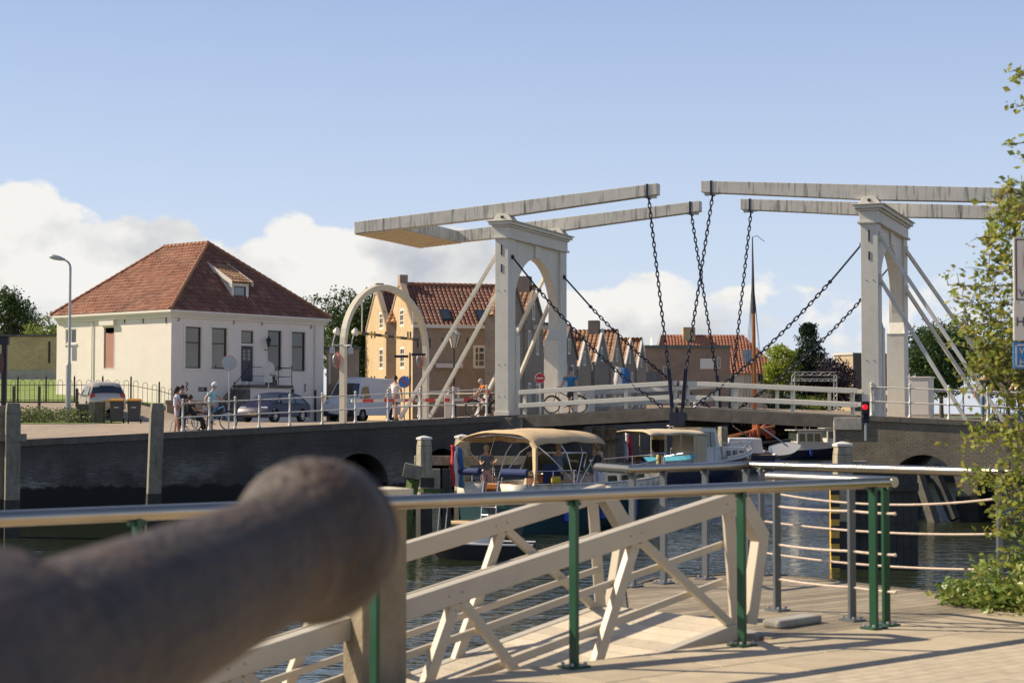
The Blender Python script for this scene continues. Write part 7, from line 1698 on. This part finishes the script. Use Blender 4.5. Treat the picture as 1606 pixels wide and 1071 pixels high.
# --- motor yacht in front -------------------------------------------------
hd = math.atan2(.8, .6)
yt = thing('motor_yacht', 'motor yacht with tan canopy, flag and people aboard, in front of the bridge', 'boat', (xat(772, 53), 53, ZW), hd)
L, Bm = 10.0, 3.3
q, out = hull(L, Bm, .95, 1.35); q.build('hull', m_teal, yt, smooth=True, world=False)
# white bulwark above the dark hull
q = MB()
for s_ in (1, -1):
    for p, r_ in zip(out, out[1:]): q.quad((p.x, p.y*s_, p.z), (r_.x, r_.y*s_, r_.z), (r_.x, r_.y*s_*1.0, r_.z+.55-.25*r_.x/L), (p.x, p.y*s_, p.z+.55-.25*p.x/L))
p = out[0]; q.quad((p.x-.005, -p.y, p.z), (p.x-.005, -.35, p.z), (p.x-.005, -.35, p.z+.55), (p.x-.005, -p.y, p.z+.55)); q.quad((p.x-.005, .35, p.z), (p.x-.005, p.y, p.z), (p.x-.005, p.y, p.z+.55), (p.x-.005, .35, p.z+.55))
solid(q.build('bulwark', m_gel, yt, smooth=True, world=False), .06)
q = deckpoly(out, -.02, .985, 0, 1); q.build('deck', m_teak, yt, world=False)
q = sheerline(out, .05, 0); q.build_each('rubbing_strake', m_boatw, yt, world=False, smooth=True)
q = sheerline([Vector((p.x, p.y, p.z+.55-.25*p.x/L)) for p in out], .03, 0); q.build_each('cap_rail', m_boatw, yt, world=False, smooth=True)
q = MB(); q.box((-.35, 0, .30), (.75, 2.6, .09)); pf = q.build('swim_platform', m_teak, yt, world=False, bevel=.02)
q = MB(); q.tube([(-.73, -1.3, .30), (-.73, 1.3, .30)], .075, 10); q.build('platform_fender', mat('tan_fender', (.52, .38, .22), .8), pf, world=False)
q = MB()
for s_ in (-.28, .28): q.tube([(-.06, s_, 1.6), (-.14, s_, 1.2), (-.2, s_, .38)], .02, 6)
for z in (.55, .8, 1.05): q.tube([(-.18, -.28, z), (-.18, .28, z)], .02, 6)
q.build('swim_ladder', m_chrome, yt, world=False, smooth=True)
# cabin trunk forward, wheel shelter
q = MB(); q.hexa([(4.1, -1.2, .98), (8.4, -.62, 1.2), (8.4, .62, 1.2), (4.1, 1.2, .98), (4.3, -1.05, 1.85), (7.9, -.5, 1.80), (7.9, .5, 1.80), (4.3, 1.05, 1.85)]); cb = q.build('cabin', m_gel, yt, world=False, bevel=.05)
for s_ in (-1, 1):
    for i in range(3): x = 4.9+i*1.0; q = MB(); yy = lerp(1.13, .72, (x-4.1)/4.0)+.02; q.hexa([(x, s_*yy, 1.33), (x+.6, s_*(yy-.07), 1.36), (x+.6, s_*(yy-.08), 1.36), (x, s_*(yy-.02), 1.33), (x, s_*(yy-.045), 1.62), (x+.6, s_*(yy-.115), 1.62), (x+.6, s_*(yy-.13), 1.62), (x, s_*(yy-.06), 1.62)]); q.build('cabin_window', m_plex, cb, world=False)
q = MB(); q.hexa([(3.3, -1.38, .98), (4.4, -1.32, .98), (4.4, 1.32, .98), (3.3, 1.38, .98), (3.5, -1.3, 1.72), (4.35, -1.25, 1.78), (4.35, 1.25, 1.78), (3.5, 1.3, 1.72)]); q.build('dash_moulding', m_gel, yt, world=False, bevel=.04)
# curved windscreen
q = MB(); n = 12; fr_ = MB()
top = []; bot = []
for i in range(n+1): a = math.pi*(i/n); bot.append(Vector((3.2+1.15*math.sin(a)**.7, -1.38*math.cos(a), 1.76))); top.append(Vector((3.2+.62*math.sin(a)**.7, -1.2*math.cos(a), 2.38 if 0 < i < n else 1.95)))
for i in range(n): q.quad(bot[i], bot[i+1], top[i+1], top[i])
ws = q.build('windscreen', glassmat('tinted_screen', (.10, .14, .09), .05), yt, world=False, smooth=True)
q = MB(); q.tube(bot, .025, 6); q.tube(top, .03, 6)
for i in (0, 3, 6, 9, 12): q.tube([bot[i], top[i]], .02, 6)
q.build('screen_frame', m_chrome, ws, world=False, smooth=True)
# canopy on hoops
cn_ = canopyM(.15, 4.0, 1.5, 3.14, 2.74, droop=.10); cv = solid(cn_.build('canopy', m_canvas, yt, world=False, smooth=True), .03)
for s_ in (-1, 1):
    q = MB(); P = [Vector((.20, s_*1.30, 2.80)), Vector((.12, s_*1.52, 2.6)), Vector((.02, s_*1.60, 2.0)), Vector((-.10, s_*1.64, 1.48))]
    for a_, b_, w0, w1 in ((0, 1, .34, .32), (1, 2, .32, .26), (2, 3, .26, .17)):
        d_ = Vector((.35, -s_*.5, 0)).normalized(); o_ = len(q.v); q.v += [P[a_]-d_*w0*.3, P[a_]+d_*w0*.7, P[b_]+d_*w1*.7, P[b_]-d_*w1*.3]; q.f.append((o_, o_+1, o_+2, o_+3))
    solid(q.build('canopy_leg', m_canvas, cv, world=False), .07)
def hoop(xb, xt, z=3.05):
    q = MB(); q.tube([(xb, -1.55, 1.5), (lerp(xb, xt, .7), -1.5, 2.4), (xt, -1.2, z-.12), (xt, 0, z), (xt, 1.2, z-.12), (lerp(xb, xt, .7), 1.5, 2.4), (xb, 1.55, 1.5)], .018, 8); q.build('hoop', m_chrome, yt, world=False, smooth=True)
hoop(2.2, .25, 3.0); hoop(2.2, 1.7); hoop(2.3, 2.9); hoop(2.5, 3.9, 2.85)
for s_ in (-1, 1): q = MB(); q.tube([(.3, s_*1.5, 2.6), (2.2, s_*1.52, 1.6)], .012, 5); q.build('strut', m_chrome, yt, world=False)
q = MB(); q.poly([(3.4, -1.46, 2.52), (3.98, -1.42, 2.42), (4.05, -1.30, 2.0), (3.5, -1.40, 2.1)]); solid(q.build('side_flap', m_canvas2, cv, world=False), .02)
# rail aft with rolled covers, chairs, table
q = MB()
for s_ in (-1, 1):
    q.tube([(.0, s_*.36, 1.9), (.0, s_*1.45, 1.9), (.12, s_*1.56, 1.9), (2.2, s_*1.6, 1.88)], .016, 6)
    for x, y in ((0, .36), (0, 1.4), (1.0, 1.58), (2.1, 1.6)): q.tube([(x, s_*y, 1.45), (x, s_*y, 1.9)], .014, 6)
q.build_each('stern_rail', m_chrome, yt, world=False, smooth=True)
q = MB(); q.tube([(-.05, .45, 1.86), (-.05, 1.4, 1.86)], .12, 10); q.build('rolled_cover', m_bluec, yt, world=False, smooth=True)
q = MB(); q.tube([(-.05, -1.4, 1.84), (-.05, -.45, 1.84)], .14, 10); q.build('rolled_cover', m_bluec, yt, world=False, smooth=True)
q = MB(); q.box((2.7, .1, 1.68), (.5, 1.1, .05)); q.box((2.7, .1, 1.3), (.4, .9, .7)); q.build('varnished_locker', m_varn, yt, world=False, bevel=.02)
q = MB(); q.box((2.0, -.6, 1.42), (.5, .5, .1)); q.box((2.22, -.6, 1.75), (.1, .52, .6)); q.tube([(2.0, -.6, 1.0), (2.0, -.6, 1.4)], .05, 8); q.build('helm_chair', m_bluec, yt, world=False, bevel=.03)
q = MB(); q.torus((3.25, -.75, 1.75), .22, .02, (1, 0, .3), 18, 6); q.build('steering_wheel', m_rubber, yt, world=False)
q = MB(); q.box((1.1, -1.62, 1.62), (.42, .12, .22)); q.build('yellow_lifebuoy_case', mat('yellow_plastic', (.60, .42, .02), .5), yt, world=False, bevel=.05)
q = MB(); q.box((.55, 0, 1.25), (.35, 1.0, .5)); q.build('aft_seat', m_varn, yt, world=False, bevel=.03)
pulpit([Vector((p.x, p.y, p.z+.3)) for p in out], .55, 1, .6, yt)
for x in (1.5, 3.5, 5.5): q = MB(); yy = -1.72+.06*max(0, x-4); q.tube([(x, yy, .95), (x, yy, .88), (x, yy, .35), (x, yy, .28)], [.03, .11, .11, .03], 10); q.build('fender', m_fend, yt, world=False, smooth=True)
# horseshoe float on the bow rail
hp_ = wmat(yt)@Vector((8.9, -.45, 2.0)); q = MB(); c = Vector((9.0, -.42, 2.05)); q.torus(c, .22, .035, (.6, -.8, 0), 18, 6); q.build('pulpit_ring', m_black, yt, world=False)
for dy in (-.07, .07): q = MB(); q.box(c+Vector((0, dy, 0)), (.08, .1, .34)); q.build('yellow_float', mat('pale_yellow_float', (.62, .50, .20), .6), yt, world=False, bevel=.03)
# flag: hanging tricolour
def flag(parent, base, h, label, cols, w=.30, drop=1.15, name='flag', loc=None, lean=(-.25, 0, 1)):
    t = thing(name, label, 'flag', base); d = Vector(lean).normalized(); b0 = Vector(base); q = MB(); q.tube([b0, b0+d*h], .014, 6); q.build('staff', m_varn, t)
    top_ = b0+d*h*.98; n = 14
    for k, (nm, c) in enumerate(cols):
        q = MB()
        for i in range(n+1):
            f = i/n; z = -drop*f
            for e in (k, k+1):
                u = e/len(cols); x = (u-.3)*w*(1+.25*f)+.025*math.sin(f*7+u*5)-.12*f*(d.x*h*0); q.v.append(top_+Vector((x, .05*math.sin(u*9+f*3), z-.10*u)))
        for i in range(n): a = i*2; q.f.append((a, a+1, a+3, a+2))
        solid(q.build(nm, mat('flag_'+nm, c, .8), t, smooth=True), .006)
    return t
YM = wmat(yt)
flag(None, YM@Vector((-.05, 1.05, 1.4)), 1.35, 'hanging red, white and blue flag on the stern of the motor yacht', [('red_band', (.50, .02, .03)), ('white_band', (.62, .62, .62)), ('blue_band', (.03, .14, .35))], .36, 1.25)
# crew
fz = .93
person('man in grey T-shirt and pink shorts standing in the yacht stern', YM@Vector((.60, .70, fz)), R(-75), 1.76, m_skin, (.45, .32, .16), ('grey', (.13, .145, .14)), 'short', ('pink', (.55, .34, .30)), 'short', (.3, .2, .15), armL=(35, -4, 75), armR=(30, -2, 75), head=(-25, 0))
person('man in blue shirt at the helm of the yacht with his back turned', YM@Vector((2.4, -.80, fz)), R(55), 1.78, m_skin, (.38, .26, .14), ('slateblue', (.12, .16, .24)), 'short', ('navyshort', (.04, .05, .08)), 'short', (.1, .1, .1), armL=(50, 5, 30), armR=(55, 8, 30))
person('woman in dark top and white trousers on the yacht side deck with one arm raised', YM@Vector((3.55, -1.50, 1.0)), R(60), 1.66, m_skin2, (.22, .12, .06), ('darktop', (.06, .05, .045)), 'none', ('whitetrousers', (.60, .60, .66)), 'long', (.5, .5, .5), armL=(120, 15, 45), armR=(10, 15, 30), female=True)
# --- blue hulled cruiser --------------------------------------------------
hd2 = math.atan2(.65, .76); b2 = thing('canal_cruiser', 'blue hulled cruiser with sand coloured canopy and white wheelhouse beyond the yacht', 'boat', (xat(985, 84), 84, ZW), hd2)
q, out2 = hull(9.0, 3.2, 1.15, 1.65); q.build('hull', m_navy, b2, smooth=True, world=False)
q = deckpoly(out2, -.03, .97); q.build('deck', m_gel, b2, world=False); q = sheerline(out2, .06, 0); q.build_each('rubbing_strake', m_boatw, b2, world=False, smooth=True)
q = MB()
for s_ in (1, -1):
    for p, r_ in zip(out2[11:], out2[12:]): q.quad((p.x, p.y*s_, p.z), (r_.x, r_.y*s_, r_.z), (r_.x, r_.y*s_, r_.z+.22), (p.x, p.y*s_, p.z+.22))
solid(q.build('bow_bulwark', m_gel, b2, world=False, smooth=True), .05)
q = MB(); q.hexa([(4.2, -1.15, 1.1), (5.6, -1.1, 1.15), (5.6, 1.1, 1.15), (4.2, 1.15, 1.1), (4.1, -1.0, 3.0), (5.25, -.95, 2.95), (5.25, .95, 2.95), (4.1, 1.0, 3.0)]); wh = q.build('wheelhouse', m_boatw, b2, world=False, bevel=.04)
for s_ in (-1, 1):
    for xx in (4.28, 4.72): q = MB(); q.hexa([(xx, s_*1.11, 2.0), (xx+.34, s_*1.11, 2.0), (xx+.34, s_*1.08, 2.0), (xx, s_*1.08, 2.0), (xx, s_*1.045, 2.75), (xx+.3, s_*1.045, 2.75), (xx+.3, s_*1.02, 2.75), (xx, s_*1.02, 2.75)]); q.build('side_window', m_plex, wh, world=False)
for yy in (-.85, -.25, .35): q = MB(); q.hexa([(5.58, yy, 2.05), (5.58, yy+.5, 2.05), (5.52, yy+.5, 2.05), (5.52, yy, 2.05), (5.38, yy, 2.75), (5.38, yy+.5, 2.75), (5.3, yy+.5, 2.75), (5.3, yy, 2.75)]); q.build('front_window', m_plex, wh, world=False)
q = MB(); q.box((4.65, 0, 3.03), (1.6, 2.3, .07)); q.build('wheelhouse_roof', m_gel, wh, world=False, bevel=.02)
q = MB(); q.hexa([(5.7, -1.05, 1.15), (8.0, -.75, 1.35), (8.0, .75, 1.35), (5.7, 1.05, 1.15), (5.7, -.95, 2.0), (7.8, -.65, 1.95), (7.8, .65, 1.95), (5.7, .95, 2.0)]); cb2 = q.build('cabin', m_gel, b2, world=False, bevel=.05)
for s_ in (-1, 1):
    for i in range(3): x = 5.95+i*.6; q = MB(); q.box((x+.18, s_*(.99-.09*i), 1.6), (.3, .1, .38)); q.build('cabin_window', m_plex, cb2, world=False, bevel=.08)
cv2 = canopyM(.1, 4.1, 1.45, 2.85, 2.62, droop=.06); cvo = solid(cv2.build('canopy', m_canvas2, b2, world=False, smooth=True), .03)
for s_ in (-1, 1):
    for x in (.15, 1.1, 2.2, 3.3): q = MB(); q.tube([(x, s_*1.42, 1.15), (x, s_*1.42, 2.66)], .025, 6); q.build('canopy_post', m_canvas2, b2, world=False)
    q = MB(); q.poly([(3.1, s_*1.43, 1.15), (4.1, s_*1.38, 1.15), (4.1, s_*1.38, 2.62), (3.1, s_*1.43, 2.62)]); solid(q.build('side_curtain', m_canvas2, b2, world=False), .02)
    q = MB(); q.tube([(.1, s_*1.42, 1.75), (3.1, s_*1.45, 1.75)], .018, 6); q.build('side_rail', m_chrome, b2, world=False)
q = MB(); q.box((2.0, 0, 1.3), (1.6, 1.4, .5)); q.build('cockpit_seat', m_varn, b2, world=False, bevel=.03)
q = MB(); q.box((2.6, .5, 1.9), (.5, .6, .9)); q.build('cockpit_locker', m_brownframe, b2, world=False, bevel=.03)
pulpit(out2, .5, 1, .62, b2)
q = MB(); q.tube([(3.0, .2, 2.9), (3.3, .2, 3.1), (4.2, .0, 3.12)], .03, 6); q.build('mast_crutch', m_chrome, b2, world=False)
BM_ = wmat(b2); flag(None, BM_@Vector((-.05, -.5, 1.2)), 1.6, 'red and white flag hanging at the stern of the blue cruiser', [('white_band', (.62, .62, .62)), ('red_band', (.50, .02, .03))], .30, 1.3)
q, o3 = hull(2.6, 1.25, .38, .5, -.15, .9, 10); dg = thing('covered_dinghy', 'small dinghy under a turquoise cover across the stern of the blue cruiser', 'boat', BM_@Vector((-.7, -1.7, 1.0)), R(-2))
dg.rotation_euler = (0, 0, R(12)); q.build('hull', m_boatw, dg, world=False, smooth=True)
q = MB(); n = len(o3)
for i in range(n-1):
    p, r_ = o3[i], o3[i+1]
    for s_ in (1, -1): q.quad((p.x, s_*p.y*1.03, p.z+.01), (r_.x, s_*r_.y*1.03, r_.z+.01), (r_.x, 0, r_.z+.20), (p.x, 0, p.z+.20))
q.build('cover', m_turq, dg, world=False, smooth=True)
q = MB()
for x in (.5, 2.0): q.tube([BM_@Vector((.1, -1.2, 1.1)) if x < 1 else BM_@Vector((.1, 1.0, 1.1)), wmat(dg)@Vector((x, 0, .75)), wmat(dg)@Vector((x, 0, .4))], .03, 6)
q.build_each('davit', m_chrome, b2)
# --- small boats further off ----------------------------------------------
def cabin_boat(px0, Y, label, hdg, m, L=6.0, wlx=1.4, roofz=2.75, sc=1.0):
    t = thing('cabin_boat', label, 'boat', (xat(px0, Y), Y, ZW), hdg, group='cabin boats beyond the bridge'); q, o = hull(L, 2.3, .75, 1.15, -.3); q.build('hull', m, t, world=False, smooth=True)
    q = deckpoly(o, -.05); q.build('deck', m_gel, t, world=False); sheerline(o, .045).build_each('rubbing_strake', m_boatw, t, world=False)
    x0, x1 = wlx, wlx+2.2; q = MB(); q.hexa([(x0, -.95, .75), (x1+.2, -.9, .85), (x1+.2, .9, .85), (x0, .95, .75), (x0+.05, -.88, roofz), (x1-.1, -.82, roofz), (x1-.1, .82, roofz), (x0+.05, .88, roofz)]); w_ = q.build('wheelhouse', m_gel, t, world=False, bevel=.04)
    for s_ in (-1, 1):
        for xx in (x0+.2, x0+.9, x0+1.55): q = MB(); q.hexa([(xx, s_*.955, 1.45), (xx+.48, s_*.94, 1.45), (xx+.48, s_*.90, 1.45), (xx, s_*.90, 1.45), (xx, s_*.915, roofz-.25), (xx+.45, s_*.90, roofz-.25), (xx+.45, s_*.86, roofz-.25), (xx, s_*.86, roofz-.25)]); q.build('side_window', m_plex, w_, world=False)
    for yy in (-.72, -.2, .32): q = MB(); q.box((x0+.0, yy+.2, 1.85), (.06, .4, .75)); q.build('rear_window', m_plex, w_, world=False)
    q = MB(); q.box(((x0+x1)/2, 0, roofz+.03), (x1-x0+.5, 2.1, .07)); q.build('roof', m_gel, w_, world=False, bevel=.02)
    q = MB()
    for xx, yy, hh in ((x0+.4, .3, .5), (x0+1, -.3, .35), (x0+1.5, .1, .6), (x0+1.2, .5, .3)): q.tube([(xx, yy, roofz+.05), (xx, yy, roofz+.05+hh)], .02, 5)
    q.build_each('aerial', m_chrome, w_, world=False)
    q = MB(); q.box((x1+.9, 0, 1.15), (1.4, 1.3, .4)); q.build('fore_cabin', m_gel, t, world=False, bevel=.08)
    for xx in (.6, 2.4): q = MB(); q.tube([(xx, -1.3, .85), (xx, -1.3, .8), (xx, -1.3, .3), (xx, -1.3, .25)], [.03, .14, .14, .03], 10); q.build('fender', m_fend, t, world=False, smooth=True)
    return t
cabin_boat(1217, 138, 'cream wheelhouse boat with blue hull beside the light blue tender', R(14), m_navy, roofz=2.3)
cabin_boat(1268, 156, 'small cream cabin boat with grey hull nearest the right abutment', R(8), mat('grey_hull', (.30, .33, .34), .4), roofz=2.3)
# tipped light blue tender
q, o = hull(2.2, 1.1, .4, .5, -.2, .9, 10); td = thing('tender', 'light blue tender hoisted on its side beside the sailing barge', 'boat', at(1208, 712, 118)); td.rotation_euler = (R(50), R(-8), R(15))
q.build('hull', mat('pale_blue_hull', (.17, .24, .30), .4), td, world=False, smooth=True); q = deckpoly(o, -.02); q.build('thwart', m_boatw, td, world=False)
# sailing barge
sb_ = thing('sailing_barge', 'dark sailing barge with tall brown mast and furled red sail beyond the bridge', 'boat', (xat(1178, 106), 106, ZW), R(92))
q, o = hull(13, 3.8, 1.1, 1.7, -.5); q.build('hull', m_navy, sb_, world=False, smooth=True); deckpoly(o, -.04).build('deck', m_teak, sb_, world=False); sheerline(o, .08).build_each('rubbing_strake', m_boatw, sb_, world=False)
mb_ = at(1183.5, 648, 113.5); mt_ = at(1180, 372, 113.5); m_mast = mat('oiled_mast', (.42, .15, .04), .5, var=.15)
loc_ = wmat(sb_).inverted(); mj = mb_.lerp(mt_, .60)
q = MB(); q.tube([mb_-Vector((0, 0, 3)), mb_, mj], [.17, .16, .12], 12); ms_ = q.build('mast', m_mast, sb_, smooth=True)
q = MB(); q.tube([mj-Vector((.0, 0, .4)), mb_.lerp(mt_, .7), mt_], [.15, .10, .035], 10); q.tube([mt_, mt_+Vector((.3, 0, .1)), mt_+Vector((.8, 0, -.3))], .02, 5); q.build_each('topmast', mat('dark_topmast', (.05, .045, .045), .6), sb_, smooth=True)
for tx, fr in ((1163, .8), (1168, .8), (1200, .78), (1203, .78), (1175, .98)): q = MB(); q.tube([mb_.lerp(mt_, fr), at(tx, 668, 113.5)], .014, 4); q.build('stay', m_black, sb_)
m_sail = mat('red_brown_sail', (.28, .06, .035), .9, var=.4, vscale=2); rnd = random.Random(8)
q = MB(); P = [at(1178+i*3.4, 690-14*math.sin(i/10*3.1)-rnd.uniform(0, 7), 112.6+.1*i) for i in range(11)]; q.tube(P, [.12]+[rnd.uniform(.22, .42) for _ in range(9)]+[.1], 8); q.build('furled_sail', m_sail, sb_, smooth=True)
for (x0, y0, x1, y1, r, m) in ((1120, 690, 1215, 668, .09, m_mast), (1130, 700, 1240, 690, .10, m_darkwood), (1188, 660, 1192, 710, .10, m_mast), (1197, 672, 1236, 700, .05, m_boatw), (1150, 668, 1205, 706, .05, m_darkwood)):
    q = MB(); q.tube([at(x0, y0, 112), at(x1, y1, 113)], r, 7); q.build('spar', m, sb_, smooth=True)
q = MB(); q.hexa([(2, -1.1, 1.15), (6, -1.2, 1.2), (6, 1.2, 1.2), (2, 1.1, 1.15), (2.1, -1, 2.1), (5.9, -1.1, 2.1), (5.9, 1.1, 2.1), (2.1, 1, 2.1)]); q.build('deckhouse', m_boatw, sb_, world=False, bevel=.05)
# moored day boat close in, half hidden by the gangway
dbt = thing('day_boat', 'low black day boat with white deck edge floating left of the gangway truss', 'boat', (xat(838, 43.6), 43.6, ZW), R(176))
q, o = hull(2.9, 1.3, .38, .5, -.2, .9, 12); q.build('hull', m_rubber, dbt, world=False, smooth=True); deckpoly(o, -.04, .98, .5, 1).build('foredeck', m_boatw, dbt, world=False); sheerline(o, .03).build_each('gunwale', m_boatw, dbt, world=False)
for x in (.5, 1.2): q = MB(); q.box((x, 0, .28), (.22, 1.05, .04)); q.build('thwart', m_teak, dbt, world=False)
q = MB(); q.box((1.35, .2, .5), (.5, .5, .3)); q.build('locker', m_boatw, dbt, world=False, bevel=.05)
# small flags beyond the rail
flag(None, at(966, 622, 90), 1.6, 'blue and white flag behind the left leaf railing', [('white_band', (.62, .62, .62)), ('blue_band', (.03, .05, .35))], .7, 1.0, lean=(.1, 0, 1))
flag(None, Vector((xat(1090, 113), 113, .3)), 2.2, 'small white pennant behind the middle of the bridge', [('white_band', (.62, .62, .62))], .4, .7, lean=(0, 0, 1))
# red steel capped pile near the cruiser's bow
pile(1133, 96, 664, .42, 'pale timber pile standing off the bow of the blue cruiser', cap=True, m=m_pileL)
